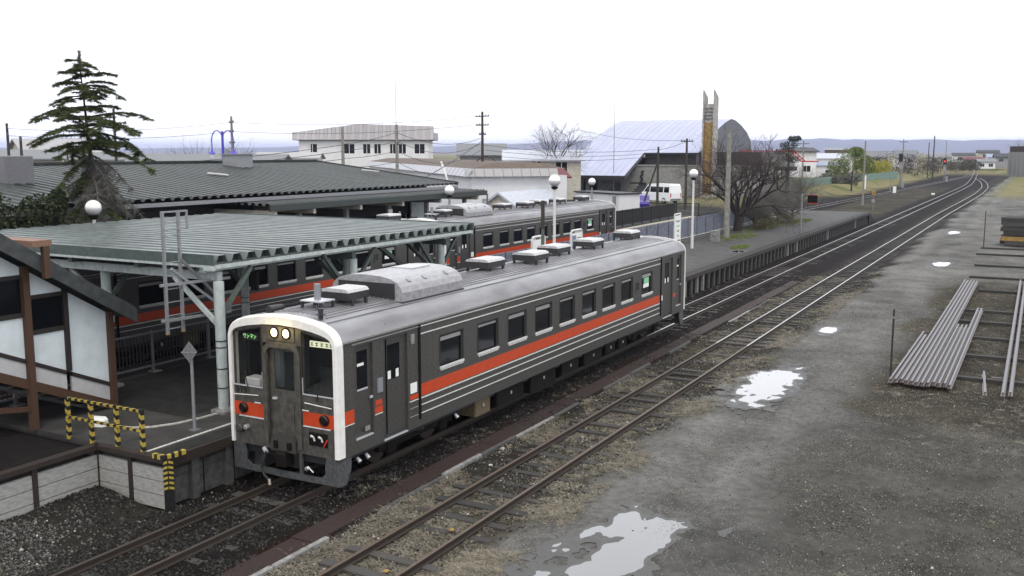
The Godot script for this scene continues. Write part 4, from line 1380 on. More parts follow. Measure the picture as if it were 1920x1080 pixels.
# ---------------------------------------------------------------- platform 1 and what stands on it
func hazard(b: MB, a: Vector3, c: Vector3, w: float, step: float) -> void:
	# a square bar in slanting yellow and black bands
	var l := a.distance_to(c)
	var d := (c - a) / l
	var k := int(round(l / step))
	var up := Vector3.UP if absf(d.y) < 0.9 else Vector3.BACK
	var s := d.cross(up).normalized() * w / 2
	var u := s.cross(d).normalized() * w / 2
	for i in k:
		b.col = Color(0.5, 0.38, 0.06) if i % 2 == 0 else Color(0.015, 0.014, 0.013)
		var p := a + d * l * i / k
		var q := a + d * l * (i + 1) / k
		var sk := d * step * 0.28
		var p0 := sk if i > 0 else Vector3.ZERO
		var q0 := sk if i < k - 1 else Vector3.ZERO
		b.hexa([p - s - u + p0, p + s - u - p0, q + s - u - q0, q - s - u + q0, p - s + u + p0, p + s + u - p0, q + s + u - q0, q - s + u + q0])

func make_platform() -> void:
	rng.seed = 31
	var o := thing("platform", "long low platform with dark edge and grey asphalt top", "platform", Vector3.ZERO, 0, "", "structure")
	part("surface", bx(-21.4, -15.32, 0.6, PLAT, -102.5, -12.95), M.asphalt, o)
	part("surface", bx(-15.32, -14.87, 0.6, PLAT - 0.003, -102.5, -12.95), M.asphalt_old, o)
	part("edge_beam", bx(-14.87, -14.78, 0.7, PLAT - 0.01, -102.5, -12.95), M.steel_post, o)
	part("back_wall", bx(-21.45, -14.98, -0.25, 0.6, -102.0, -13.1), M.dark_metal, o)
	var ramp := mb()
	ramp.hexa([Vector3(-21.4, -0.2, -102.5), Vector3(-14.87, -0.2, -102.5), Vector3(-14.87, -0.2, -106), Vector3(-21.4, -0.2, -106), Vector3(-21.4, PLAT - 0.02, -102.5), Vector3(-14.87, PLAT - 0.02, -102.5), Vector3(-14.87, -0.1, -106), Vector3(-21.4, -0.1, -106)])
	part("ramp", ramp, M.asphalt_old, o)
	var pm := cbx(-0.09, 0.09, -0.2, 0.7, -0.1, 0.1, 0.01).mesh()
	var z := -13.7
	while z > -102:
		var p := part("post", pm, M.concrete if rng.randf() < 0.14 else M.concrete_dark, o, Vector3(-14.94, 0, z))
		p.scale.y = 1.0
		z -= 0.95
	# concrete planks of the face that shows beside the front of the railcar
	var kk := 0
	z = -13.15
	while z > -18:
		for y in [-0.15, 0.13, 0.41]:
			part("plank", cbx(-15.0, -14.965, y, y + 0.27, z - 0.84, z - 0.02, 0.008), M.concrete_dark, o)
		z -= 0.86
	part("edge_line", bx(-15.5, -15.42, PLAT, PLAT + 0.004, -40, -12.98), M.paint_line, o)
	# the curved kerb line where the asphalt was relaid
	var pts := [Vector3(-17.6, 0, -13.9), Vector3(-17.1, 0, -14.0), Vector3(-16.75, 0, -14.25), Vector3(-16.5, 0, -14.7), Vector3(-16.35, 0, -15.3), Vector3(-16.28, 0, -16.2), Vector3(-16.25, 0, -18), Vector3(-16.25, 0, -24)]
	var cv := mb()
	for i in pts.size() - 1:
		cv.bar(pts[i] + Vector3(0, PLAT + 0.012, 0), pts[i + 1] + Vector3(0, PLAT + 0.012, 0), 0.07, 0.03)
	part("kerb_line", cv, M.paint_line, o)
	part("patch", bx(-20.9, -16.7, PLAT, PLAT + 0.004, -34, -15.2), M.asphalt_old, o)
	# retaining wall at the near end
	var w := thing("retaining_wall", "grey concrete plank retaining wall with dark steel posts at the platform end", "wall")
	var runs := [[Vector3(-14.78, 0, -12.88), Vector3(-16.78, 0, -12.88)], [Vector3(-16.78, 0, -12.88), Vector3(-16.78, 0, -4.0)]]
	for r in 2:
		var a: Vector3 = runs[r][0]
		var c: Vector3 = runs[r][1]
		var l := a.distance_to(c)
		var d := (c - a) / l
		var bays := 2 if r == 0 else 6
		for i in bays:
			var p := a + d * (l * i / bays)
			var q := a + d * (l * (i + 1) / bays)
			for y in 3:
				part("plank", br(p + Vector3(0, 0.0 + y * 0.285, 0), q + Vector3(0, 0.0 + y * 0.285, 0), 0.07, 0.268), M.plank_grey, w)
			if r == 1 or i > 0:
				part("post", bx(p.x - 0.05, p.x + 0.06, -0.3, 0.84, p.z - 0.05, p.z + 0.06), M.steel_post, w)
		part("top_beam", br(a + Vector3(0, 0.88, 0), c + Vector3(0, 0.88, 0), 0.2, 0.1), M.steel_post, w)
	var cp := mb(true)
	cp.col = Color(0.015, 0.014, 0.013)
	cp.box(-14.8, -14.66, -0.3, 0.93, -12.95, -12.81)
	for i in 6:
		var y := 0.28 + i * 0.105
		for s in 2:
			cp.col = Color(0.5, 0.38, 0.06)
			var zz := -12.806
			if s == 0:
				cp.quad(Vector3(-14.79, y, zz), Vector3(-14.67, y + 0.05, zz), Vector3(-14.67, y + 0.1, zz), Vector3(-14.79, y + 0.05, zz))
			else:
				cp.quad(Vector3(-14.656, y + 0.05, -12.82), Vector3(-14.656, y, -12.94), Vector3(-14.656, y + 0.05, -12.94), Vector3(-14.656, y + 0.1, -12.82))
	part("corner_post", cp, M.painted, w)
	var ct := mb(true)
	hazard(ct, Vector3(-15.05, 0.955, -12.82), Vector3(-14.72, 0.955, -12.82), 0.09, 0.09)
	hazard(ct, Vector3(-14.72, 0.955, -12.86), Vector3(-14.72, 0.955, -13.3), 0.09, 0.09)
	part("hazard_strip", ct, M.painted, w)
	# yellow and black railing
	var y := thing("hazard_railing", "yellow and black striped railing across the platform end", "railing")
	var xs := [-17.75, -17.02, -16.24, -15.5]
	for i in 4:
		var b := mb(true)
		hazard(b, Vector3(xs[i], PLAT - 0.05, -12.95), Vector3(xs[i], 1.8, -12.95), 0.075, 0.095)
		part("post", b, M.painted, y)
	for h in [1.76, 1.36]:
		var b := mb(true)
		hazard(b, Vector3(-17.75, h, -12.95 + (0.0 if h > 1.5 else 0.02)), Vector3(-15.5, h, -12.95 + (0.0 if h > 1.5 else 0.02)), 0.05, 0.1)
		part("rail", b, M.painted, y)
	part("sand_bag", cbx(-0.2, 0.2, 0, 0.2, -0.12, 0.12, 0.06), M.paper_white, thing("bundle", "small white wrapped bundle on the ground behind the striped railing", "bundle", Vector3(-17.9, PLAT, -13.8), 0.3))
	# diamond marker
	var s := thing("diamond_sign", "grey diamond-shaped marker sign on a slim post beside the train front", "sign", Vector3(-15.78, PLAT, -14.57))
	part("post", tb(Vector3(0, 0, 0), Vector3(0, 1.6, 0), 0.04, 0.035, 12), M.galv, s)
	var dm := mb()
	var face := PackedVector2Array([Vector2(0, -0.23), Vector2(0.17, 0), Vector2(0, 0.23), Vector2(-0.17, 0)])
	var turn := Basis(Vector3.UP, 0.5)
	dm.slab(face, func(p): return turn * Vector3(p.x, p.y, -0.012) + Vector3(0, 1.73, 0.05), func(p): return turn * Vector3(p.x, p.y, 0.012) + Vector3(0, 1.73, 0.05))
	var dp := part("diamond_plate", dm, M.galv_dull, s)
	var rb := mb()
	rb.bar(turn * Vector3(0, -0.23, 0.02) + Vector3(0, 1.73, 0.05), turn * Vector3(0, 0.23, 0.02) + Vector3(0, 1.73, 0.05), 0.02, 0.02)
	rb.bar(turn * Vector3(-0.17, 0, 0.02) + Vector3(0, 1.73, 0.05), turn * Vector3(0.17, 0, 0.02) + Vector3(0, 1.73, 0.05), 0.02, 0.02)
	part("stiffener", rb, M.galv, dp)
	part("foot", cbx(-0.09, 0.09, 0, 0.02, -0.09, 0.09, 0.005), M.galv_dull, s)

func fold_panel(l: float, w: float, h: float) -> ArrayMesh:
	# one pitch of a folded steel roof: along x for l, across z for w, its crest h high
	var b := mb()
	var p := [Vector2(0, 0), Vector2(w * 0.22, 0), Vector2(w * 0.4, h), Vector2(w * 0.82, h), Vector2(w, 0)]
	for i in p.size() - 1:
		var a: Vector2 = p[i]
		var c: Vector2 = p[i + 1]
		b.quad(Vector3(0, a.y, -a.x), Vector3(l, a.y, -a.x), Vector3(l, c.y, -c.x), Vector3(0, c.y, -c.x))
		b.quad(Vector3(0, c.y - 0.006, -c.x), Vector3(l, c.y - 0.006, -c.x), Vector3(l, a.y - 0.006, -a.x), Vector3(0, a.y - 0.006, -a.x))
		for x in [0.0, l]:
			b.quad(Vector3(x, a.y - 0.006, -a.x), Vector3(x, c.y - 0.006, -c.x), Vector3(x, c.y, -c.x), Vector3(x, a.y, -a.x))
	return b.mesh()

func make_canopy() -> void:
	rng.seed = 41
	var o := thing("platform_canopy", "wide green folded-metal platform canopy on pale posts above the front platform", "canopy")
	var x0 := -27.7
	var x1 := -16.3
	var z0 := -15.8
	var pitch := 0.475
	var fm := fold_panel(x1 - x0, pitch, 0.17)
	# flap closing the lower part of each fold at the eave
	var fl := mb()
	fl.quad(Vector3(0, 0.0, -0.02), Vector3(0, 0.0, -pitch * 0.42), Vector3(0, 0.165, -pitch * 0.42), Vector3(0, 0.02, -0.02))
	var flap := mb()
	var q := [Vector3(0, -0.005, -pitch * 0.2), Vector3(0, -0.005, -pitch * 1.0), Vector3(0.0, 0.16, -pitch * 0.82), Vector3(0.0, 0.16, -pitch * 0.42)]
	flap.quad(q[0], q[1], q[2], q[3])
	flap.quad(q[3] + Vector3(-0.01, 0, 0), q[2] + Vector3(-0.01, 0, 0), q[1] + Vector3(-0.01, 0, 0), q[0] + Vector3(-0.01, 0, 0))
	var fmesh := flap.mesh()
	for i in 24:
		var p := part("roof_fold", fm, M.green_roof if rng.randf() < 0.55 else M.green_roof_b, o, Vector3(x0, 4.4, z0 - i * pitch))
		part("fold_end", fmesh, M.green_dark, p, Vector3(x1 - x0 - 0.16, 0, 0))
	var z1 := z0 - 24 * pitch
	part("fascia", bx(x0, x1 + 0.05, 4.36, 4.6, z0, z0 + 0.04), M.green_fascia, o)
	part("fascia", bx(x0, x1 + 0.05, 4.36, 4.6, z1 - 0.04, z1), M.green_fascia, o)
	part("fascia_trim", bx(x0, x1 + 0.02, 4.3, 4.355, z0 - 0.02, z0 + 0.05), M.post_white, o)
	part("gutter", bx(x1 - 0.06, x1 + 0.03, 4.27, 4.355, z1, z0 - 0.03), M.post_white, o)
	part("gutter_bracket", bx(x1 - 0.25, x1 + 0.06, 4.24, 4.3, z0 - 0.02, z0 + 0.06), M.post_white, o)
	# purlins and beams
	for x in [-16.75, -18.9, -21.3, -24.0, -26.6]:
		part("purlin", bx(x - 0.07, x + 0.07, 4.16, 4.36, z1 + 0.1, z0 - 0.08), M.post_white if x > -17 else M.post_green, o)
	for z in [-16.2, -21.2, -26.0]:
		part("beam", bx(-27.2, -16.5, 3.96, 4.16, z - 0.08, z + 0.08), M.post_green if z < -17 else M.post_white, o)
	for p in [[-16.3, -15.95], [-16.55, -21.2], [-16.75, -26.0], [-20.6, -16.35], [-20.6, -21.2], [-20.6, -26.0]]:
		var h := mb()
		var r := 0.12
		h.tube(Vector3(p[0], PLAT, p[1]), Vector3(p[0], 3.98, p[1]), r, r, 8)
		var ps := part("post", h, M.post_white, o)
		part("post_foot", cbx(p[0] - 0.22, p[0] + 0.22, PLAT, PLAT + 0.09, p[1] - 0.22, p[1] + 0.22, 0.03), M.concrete, ps)
		for y in [1.5, 1.95, 2.45, 2.6]:
			part("band", tb(Vector3(p[0], y, p[1]), Vector3(p[0], y + 0.02, p[1]), r + 0.012, r + 0.012, 8), M.black_bar, ps)
		for s in ([-1, 1] if p[1] < -18 else [-1]):
			part("knee_brace", br(Vector3(p[0] - 0.1, 3.1, p[1] + s * 0.1), Vector3(p[0] - 0.1, 4.2, p[1] + s * 1.15), 0.08, 0.1), M.post_green, ps)
		part("knee_brace", br(Vector3(p[0] - 0.1, 3.0, p[1]), Vector3(p[0] - 1.4, 4.0, p[1]), 0.08, 0.1), M.post_white if p[1] > -17 else M.post_green, ps)
	part("stay", br(Vector3(-16.75, 4.18, -22.7), Vector3(-16.75, 2.3, -25.9), 0.1, 0.12), M.green_dark, o)
	# strip lights under the roof, unlit
	for z in [-18.6, -23.4]:
		part("strip_light", bx(-19.1, -18.95, 3.98, 4.05, z - 1.2, z), M.line_white, o)
	# inspection ladder by the first post
	var l := thing("access_ladder", "tall grey steel ladder bracketed to the canopy's first post, its top above the roof", "ladder", Vector3(-17.0, 0, -15.05))
	for z in [0.0, -0.45]:
		part("stile", bx(-0.03, 0.03, 2.86, 5.6, z - 0.03, z + 0.03), M.galv, l)
		part("stile_foot", bx(-0.035, 0.035, 2.83, 2.86, z - 0.035, z + 0.035), M.tile_yellow, l)
	for i in 9:
		part("rung", tb(Vector3(0, 2.95 + i * 0.3, 0), Vector3(0, 2.95 + i * 0.3, -0.45), 0.013, 0.013, 6), M.galv, l)
	for y in [5.58, 5.18]:
		part("guard", br(Vector3(0, y, -0.45), Vector3(-0.02, y, -0.72), 0.04, 0.04), M.galv, l)
		part("guard", br(Vector3(0, y, 0.0), Vector3(0, y, -0.45), 0.035, 0.035), M.galv, l)
	part("guard", br(Vector3(-0.02, 5.16, -0.72), Vector3(-0.02, 5.6, -0.72), 0.04, 0.04), M.galv, l)
	for y in [3.95, 3.15]:
		part("bracket", br(Vector3(-0.04, y, 0.12), Vector3(0.35, y + 0.02, -1.6), 0.06, 0.06), M.galv, l)
	part("bracket", br(Vector3(-0.02, 4.3, -0.2), Vector3(0.33, 3.15, -1.55), 0.05, 0.06), M.galv, l)
	part("bracket", br(Vector3(0.02, 4.5, -0.45), Vector3(0.36, 3.2, -1.6), 0.05, 0.06), M.galv_dull, l)
	# hanging sign
	var hs := thing("hanging_sign", "small dark sign box hanging under the canopy", "sign", Vector3(-20.2, 0, -21.2))
	part("box", bx(-0.12, 0.12, 2.85, 3.4, -0.05, 0.05), M.black_bar, hs)
	part("hanger", tb(Vector3(0, 3.4, 0), Vector3(0, 4.2, 0), 0.015, 0.015, 6), M.post_green, hs)

func globe_lamp(at: Vector3, top: float, r: float, label: String, m: Material) -> void:
	var o := thing("globe_lamp", label, "street lamp", at, 0, "globe lamps of the station")
	var h := top - at.y
	part("post", tb(Vector3.ZERO, Vector3(0, h - 2 * r - 0.12, 0), 0.075, 0.06, 12), m, o)
	part("base", tb(Vector3.ZERO, Vector3(0, 0.9, 0), 0.1, 0.09, 12), m, o)
	var c := mb()
	c.lathe(Vector3(0, h - 2 * r - 0.14, 0), [Vector2(0.07, 0), Vector2(0.15, 0.06), Vector2(0.16, 0.14), Vector2(0, 0.15)], 16)
	part("collar", c, M.dark_metal, o)
	var g := mb()
	g.ball(Vector3(0, h - r, 0), r, 16, 26)
	var gl := part("globe", g, M.globe, o)
	var s := mb()
	var pr := []
	for i in 9:
		var a := lerpf(-1.25, -0.05, i / 8.0)
		pr.append(Vector2(r * 1.006 * cos(a), r * 1.006 * sin(a)))
	s.lathe(Vector3(0, h - r, 0), pr, 26)
	part("lower_shell", s, M.globe_lower, gl)

func utility_pole(at: Vector3, top: float, r: float, m: Material, label: String, arms: Array, group := "utility poles") -> Node3D:
	var o := thing("utility_pole", label, "pole", at, 0, group)
	var h := top - at.y
	part("shaft", tb(Vector3.ZERO, Vector3(0, h, 0), r, r * 0.68, 10), m, o)
	for a in arms:
		# [height below the top, half length, angle]
		var d := Vector3(cos(a[2]), 0, sin(a[2]))
		var arm := part("crossarm", br(Vector3(0, h - a[0], 0) - d * a[1], Vector3(0, h - a[0], 0) + d * a[1], 0.09, 0.1), M.pole_wood, o)
		for q in [-0.9, -0.45, 0.45, 0.9]:
			part("insulator", tb(Vector3(0, h - a[0] + 0.04, 0) + d * a[1] * q, Vector3(0, h - a[0] + 0.2, 0) + d * a[1] * q, 0.05, 0.03, 6), M.galv_dull, arm)
	return o

func make_stairs() -> void:
	# covered stair coming down from the footbridge; its roof falls away from the camera
	var o := thing("stair_house", "covered footbridge stairway with white panels, brown timber posts and dark sloping roof", "stairway")
	var X := -18.9
	var slope := 0.61
	var roof_at := func(z: float) -> float: return 5.06 + (z + 12.5) * slope
	var floor_at := func(z: float) -> float: return 2.16 + (z + 12.25) * 0.45
	for xx in [X, -21.2]:
		var sg := 1.0 if xx == X else -1.0
		for q in [[-15.0, 0.92, 0.14], [-12.93, 0.92, 0.15], [-10.6, 0.3, 0.15], [-8.2, 0.3, 0.15]]:
			part("post", bx(xx - q[2] / 2 + 0.03 * sg, xx + q[2] / 2 + 0.03 * sg, q[1], roof_at.call(q[0]) - 0.3, q[0] - q[2] / 2, q[0] + q[2] / 2), M.timber_brown, o)
		# bays: panels between rails that follow the stair
		var bays := [[-14.93, -13.94], [-13.82, -13.01], [-12.85, -10.68], [-10.52, -8.28]]
		for bi in bays.size():
			var za: float = bays[bi][0]
			var zb: float = bays[bi][1]
			var quad_panel := func(y0a: float, y0b: float, y1a: float, y1b: float, m: Material, called: String, proud: float) -> void:
				var b := mb()
				var xo: float = xx + proud * sg
				var xi: float = xx - 0.05 * sg
				var A := [Vector3(xo, y0a, za), Vector3(xo, y0b, zb), Vector3(xo, y1b, zb), Vector3(xo, y1a, za)]
				var B := [Vector3(xi, y0a, za), Vector3(xi, y0b, zb), Vector3(xi, y1b, zb), Vector3(xi, y1a, za)]
				if sg > 0:
					b.quad(A[1], A[0], A[3], A[2])
					b.quad(B[0], B[1], B[2], B[3])
				else:
					b.quad(A[0], A[1], A[2], A[3])
					b.quad(B[1], B[0], B[3], B[2])
				b.quad(A[3], B[3], B[2], A[2]) if sg < 0 else b.quad(A[2], B[2], B[3], A[3])
				b.quad(A[0], A[1], B[1], B[0]) if sg < 0 else b.quad(A[1], A[0], B[0], B[1])
				part(called, b, m, o)
			var fa: float = floor_at.call(za)
			var fb: float = floor_at.call(zb)
			var ra: float = roof_at.call(za) - 0.36
			var rb_: float = roof_at.call(zb) - 0.36
			quad_panel.call(fa, fb, fa + 0.5, fb + 0.5, M.panel_grey, "skirt_panel", 0.0)
			quad_panel.call(fa + 0.5, fb + 0.5, fa + 0.6, fb + 0.6, M.timber_dark, "rail", 0.02)
			if bi == 0:
				quad_panel.call(fa + 0.6, fb + 0.6, ra, rb_, M.panel_white, "wall_panel", 0.0)
			else:
				var w0 := 3.03
				var w1 := 3.78
				if bi >= 2:
					w0 = 3.45 if bi == 2 else 4.5
					w1 = 4.25 if bi == 2 else 5.3
				quad_panel.call(fa + 0.6, fb + 0.6, w0 - 0.05, w0 - 0.05, M.panel_white, "wall_panel", 0.0)
				quad_panel.call(w0 - 0.05, w0 - 0.05, w0 + 0.05, w0 + 0.05, M.timber_dark, "window_rail", 0.03)
				quad_panel.call(w0 + 0.05, w0 + 0.05, w1 - 0.02, w1 - 0.02, M.window_dark, "window", -0.02)
				quad_panel.call(w1 - 0.02, w1 - 0.02, w1 + 0.07, w1 + 0.07, M.timber_dark, "window_rail", 0.03)
				if rb_ > w1 + 0.1:
					quad_panel.call(w1 + 0.07, w1 + 0.07, maxf(ra, w1 + 0.09), rb_, M.panel_white, "wall_panel", 0.0)
		part("mullion", bx(xx - 0.05, xx + 0.05, floor_at.call(-13.88) + 0.6, roof_at.call(-13.88) - 0.35, -13.94, -13.82), M.timber_dark, o)
		part("stringer", br(Vector3(xx + 0.02 * sg, 0.95, -15.05), Vector3(xx + 0.02 * sg, 0.95 + 0.45 * 8.0, -7.05), 0.1, 0.2), M.timber_brown, o)
		part("brace", br(Vector3(xx, 1.38, -12.9), Vector3(xx, 2.2, -8.2), 0.09, 0.11), M.timber_brown, o)
	# treads
	var k := 0
	while k < 22:
		part("step", bx(-21.1, -18.98, 0.95 + k * 0.16, 1.0 + k * 0.16, -14.95 + k * 0.355, -14.55 + k * 0.355), M.concrete_dark, o)
		k += 1
	# roof sheets, sloping
	var rf := mb()
	var za := -15.45
	var zb := -6.8
	var ya: float = roof_at.call(za)
	var yb: float = roof_at.call(zb)
	rf.hexa([Vector3(-21.7, ya - 0.08, za), Vector3(-21.7, yb - 0.08, zb), Vector3(-18.5, yb - 0.08, zb), Vector3(-18.5, ya - 0.08, za), Vector3(-21.7, ya, za), Vector3(-21.7, yb, zb), Vector3(-18.5, yb, zb), Vector3(-18.5, ya, za)])
	var roof := part("roof", rf, M.roof_slate, o)
	var barge := mb()
	for x in [-18.47, -21.73]:
		barge.hexa([Vector3(x - 0.03, ya - 0.34, za), Vector3(x - 0.03, yb - 0.34, zb), Vector3(x + 0.03, yb - 0.34, zb), Vector3(x + 0.03, ya - 0.34, za), Vector3(x - 0.03, ya + 0.02, za), Vector3(x - 0.03, yb + 0.02, zb), Vector3(x + 0.03, yb + 0.02, zb), Vector3(x + 0.03, ya + 0.02, za)])
	part("bargeboard", barge, M.roof_slate, roof)
	part("eaves_board", bx(-21.7, -18.5, ya - 0.24, ya - 0.07, za - 0.03, za), M.roof_slate, roof)
	# end of a crossing beam standing above the roof
	part("beam_end", bx(-20.2, -18.36, 4.93, 5.06, -13.28, -12.82), M.timber_tan, o)
	part("beam_post", bx(-18.45, -18.34, 4.25, 4.93, -13.2, -13.06), M.timber_brown, o)

func make_fences() -> void:
	rng.seed = 51
	# barred fence at the back of the platform
	var o := thing("bar_fence", "black barred fence with grey rails along the back of the front platform", "fence")
	var X := -21.15
	for h in [PLAT + 0.16, 2.0]:
		part("rail", bx(X - 0.025, X + 0.025, h - 0.025, h + 0.025, -36, -11), M.galv_dull, o)
	var z := -12.0
	while z > -36:
		part("post", bx(X - 0.035, X + 0.035, PLAT, 2.05, z - 0.035, z + 0.035), M.galv_dull, o)
		part("post_foot", cbx(X - 0.12, X + 0.2, PLAT, PLAT + 0.03, z - 0.14, z + 0.14, 0.01), M.concrete, o)
		z -= 2.05
	z = -11.2
	var bars := bx(-0.008, 0.008, PLAT + 0.18, 1.98, -0.014, 0.014).mesh()
	while z > -36:
		part("bar", bars, M.black_bar, o, Vector3(X, 0, z))
		z -= 0.115
	part("kick_sheet", bx(X - 0.06, X - 0.045, PLAT, PLAT + 0.14, -36, -11), M.black_bar, o)
	# blue-grey sheet fence further along
	var b := thing("sheet_fence", "long blue-grey sheet fence at the back of the far platform", "fence")
	z = -36.2
	while z > -98:
		part("panel", cbx(X - 0.02, X + 0.02, PLAT + 0.2, 2.38 + rnd(-0.01, 0.01), z - 1.96, z, 0.008), M.blue_fence, b)
		part("post", bx(X + 0.025, X + 0.075, PLAT, 2.42, z - 0.02, z + 0.03), M.galv_dull, b)
		part("bottom_rail", bx(X + 0.022, X + 0.06, PLAT + 0.14, PLAT + 0.19, z - 1.98, z - 0.03), M.line_white, b)
		z -= 2.0
	part("post", bx(X - 0.04, X + 0.06, PLAT, 2.45, z - 0.05, z + 0.05), M.dark_metal, b)
	# black fence on the rear platform
	var f := thing("black_fence", "black steel fence with thin bars at the end of the rear platform", "fence")
	X = -29.6
	z = -60.0
	while z > -86.5:
		part("post", bx(X - 0.05, X + 0.05, TOWN, 2.25, z - 0.05, z + 0.05), M.black_bar, f)
		z -= 2.2
	for h in [2.2, 1.05]:
		part("rail", bx(X - 0.035, X + 0.035, h - 0.035, h + 0.035, -86, -58), M.black_bar, f)
	var bm := mb()
	z = -58.1
	while z > -86:
		bm.box(X - 0.012, X + 0.012, 1.05, 2.2, z - 0.025, z + 0.025)
		z -= 0.1
	var bp := part("bars", bm, M.black_bar, f)
	bp.set_meta("kind", "stuff")
	part("gate_frame", bx(-29.55, -27.3, 2.16, 2.24, -86.1, -86.0), M.black_bar, f)
	part("gate_frame", bx(-27.4, -27.3, 0.9, 2.24, -86.1, -86.0), M.black_bar, f)
	part("bench_seat", bx(-0.25, 0.25, 0.42, 0.48, -1.4, 1.4), M.black_bar, bench(Vector3(-29.0, TOWN, -66.5)))

func bench(at: Vector3) -> Node3D:
	var o := thing("bench", "low black bench against the black fence of the rear platform", "bench", at)
	for z in [-1.2, 0.0, 1.2]:
		part("leg", bx(-0.22, 0.22, 0, 0.42, z - 0.03, z + 0.03), M.black_bar, o)
	part("backrest", bx(-0.3, -0.25, 0.5, 0.85, -1.4, 1.4), M.black_bar, o)
	return o

func make_signs() -> void:
	# station boards on the front platform
	var spec := [[-19.3, -37.9, 0.62, "white framed information board left of the two by the tall lamp", 0], [-19.3, -41.9, 0.62, "white framed board with a blue picture beside the tall lamp", 1]]
	for q in spec:
		var s := thing("platform_board", q[3], "sign", Vector3(q[0], PLAT, q[1]), 0, "station boards")
		for d in [-q[2], q[2]]:
			part("leg", tb(Vector3(0, 0, d), Vector3(0, 2.1, d), 0.05, 0.05, 10), M.line_white, s)
		var top := mb()
		top.path([Vector3(0, 2.1, -q[2]), Vector3(0, 2.23, -q[2] + 0.04), Vector3(0, 2.29, -q[2] + 0.14), Vector3(0, 2.29, q[2] - 0.14), Vector3(0, 2.23, q[2] - 0.04), Vector3(0, 2.1, q[2])], 0.05, 10)
		part("frame_top", top, M.line_white, s)
		var bd := part("board", bx(-0.02, 0.02, 1.1, 2.15, -q[2] + 0.06, q[2] - 0.06), M.paper_white, s)
		if q[4] == 1:
			part("picture", bx(0.021, 0.026, 1.25, 2.05, 0.08, q[2] - 0.1), M.roof_blue, bd)
			part("picture", bx(0.026, 0.03, 1.25, 1.55, 0.2, q[2] - 0.12), M.car_purple, bd)
			for k in 3:
				part("print_line", bx(0.021, 0.025, 1.89 - k * 0.14, 1.94 - k * 0.14, -q[2] + 0.14, -0.02), M.grey_box, bd)
			part("print_line", bx(0.021, 0.025, 1.27, 1.35, -q[2] + 0.12, 0.0), M.paper_green, bd)
		else:
			part("print_line", bx(0.021, 0.025, 1.6, 1.85, -0.25, -0.05), M.grey_box, bd)
			part("print_line", bx(0.021, 0.025, 1.65, 1.8, 0.1, 0.2), M.grey_box, bd)
	var n := thing("name_board", "tall white station board beside the far lamp on the platform", "sign", Vector3(-19.5, PLAT, -57.2))
	for d in [-0.55, 0.55]:
		part("leg", tb(Vector3(0, 0, d), Vector3(0, 2.2, d), 0.045, 0.045, 10), M.line_white, n)
	var nb := part("board", bx(-0.02, 0.02, 0.6, 2.1, -0.5, 0.5), M.paper_white, n)
	for k in 4:
		part("print_line", bx(0.021, 0.025, 1.7 - k * 0.3, 1.8 - k * 0.3, -0.36 + 0.05 * k, 0.3 - 0.08 * k), [M.grey_box, M.paper_green, M.grey_box, M.grey_box][k], nb)
	part("frame_top", tb(Vector3(0, 2.2, -0.55), Vector3(0, 2.2, 0.55), 0.045, 0.045, 10), M.line_white, n)
	# repeater sign on a post, further along
	var r := thing("post_sign", "grey post with a small dark red-edged box sign on a short arm", "sign", Vector3(-15.4, PLAT, -73.2))
	part("post", tb(Vector3.ZERO, Vector3(0, 2.95, 0), 0.055, 0.05, 10), M.galv, r)
	part("arm", br(Vector3(-0.15, 2.9, 0), Vector3(0.95, 2.86, -0.3), 0.06, 0.05), M.galv_dull, r)
	var sb := part("box_sign", bx(0.35, 1.05, 2.25, 2.8, -0.4, -0.24), M.dark_metal, r)
	part("sign_rim", bx(0.33, 1.07, 2.8, 2.84, -0.41, -0.23), M.red_paint, sb)
	part("sign_rim", bx(0.33, 1.07, 2.21, 2.25, -0.41, -0.23), M.red_paint, sb)
	part("sign_face", bx(0.4, 1.0, 2.3, 2.75, -0.24, -0.235), M.dark_metal, sb)
	# slim marker posts
	var pp := thing("marker_post", "slim dark post standing beside the tall white lamp on the platform", "post", Vector3(-17.5, PLAT, -34.75))
	part("shaft", tb(Vector3.ZERO, Vector3(0, 2.9, 0), 0.075, 0.07, 8), M.post_green, pp)
	part("cap", tb(Vector3(0, 2.9, 0), Vector3(0, 4.05, 0), 0.08, 0.08, 8), M.pole_wood, pp)
	var bo := thing("relay_box", "small grey cabinet at the foot of the far lamp", "cabinet", Vector3(-19.0, PLAT, -63.5))
	part("body", cbx(-0.3, 0.3, 0, 0.75, -0.2, 0.2, 0.03), M.concrete, bo)
	part("stub", tb(Vector3(0.2, 0.7, 0), Vector3(0.2, 1.3, 0), 0.03, 0.03, 6), M.galv_dull, bo)

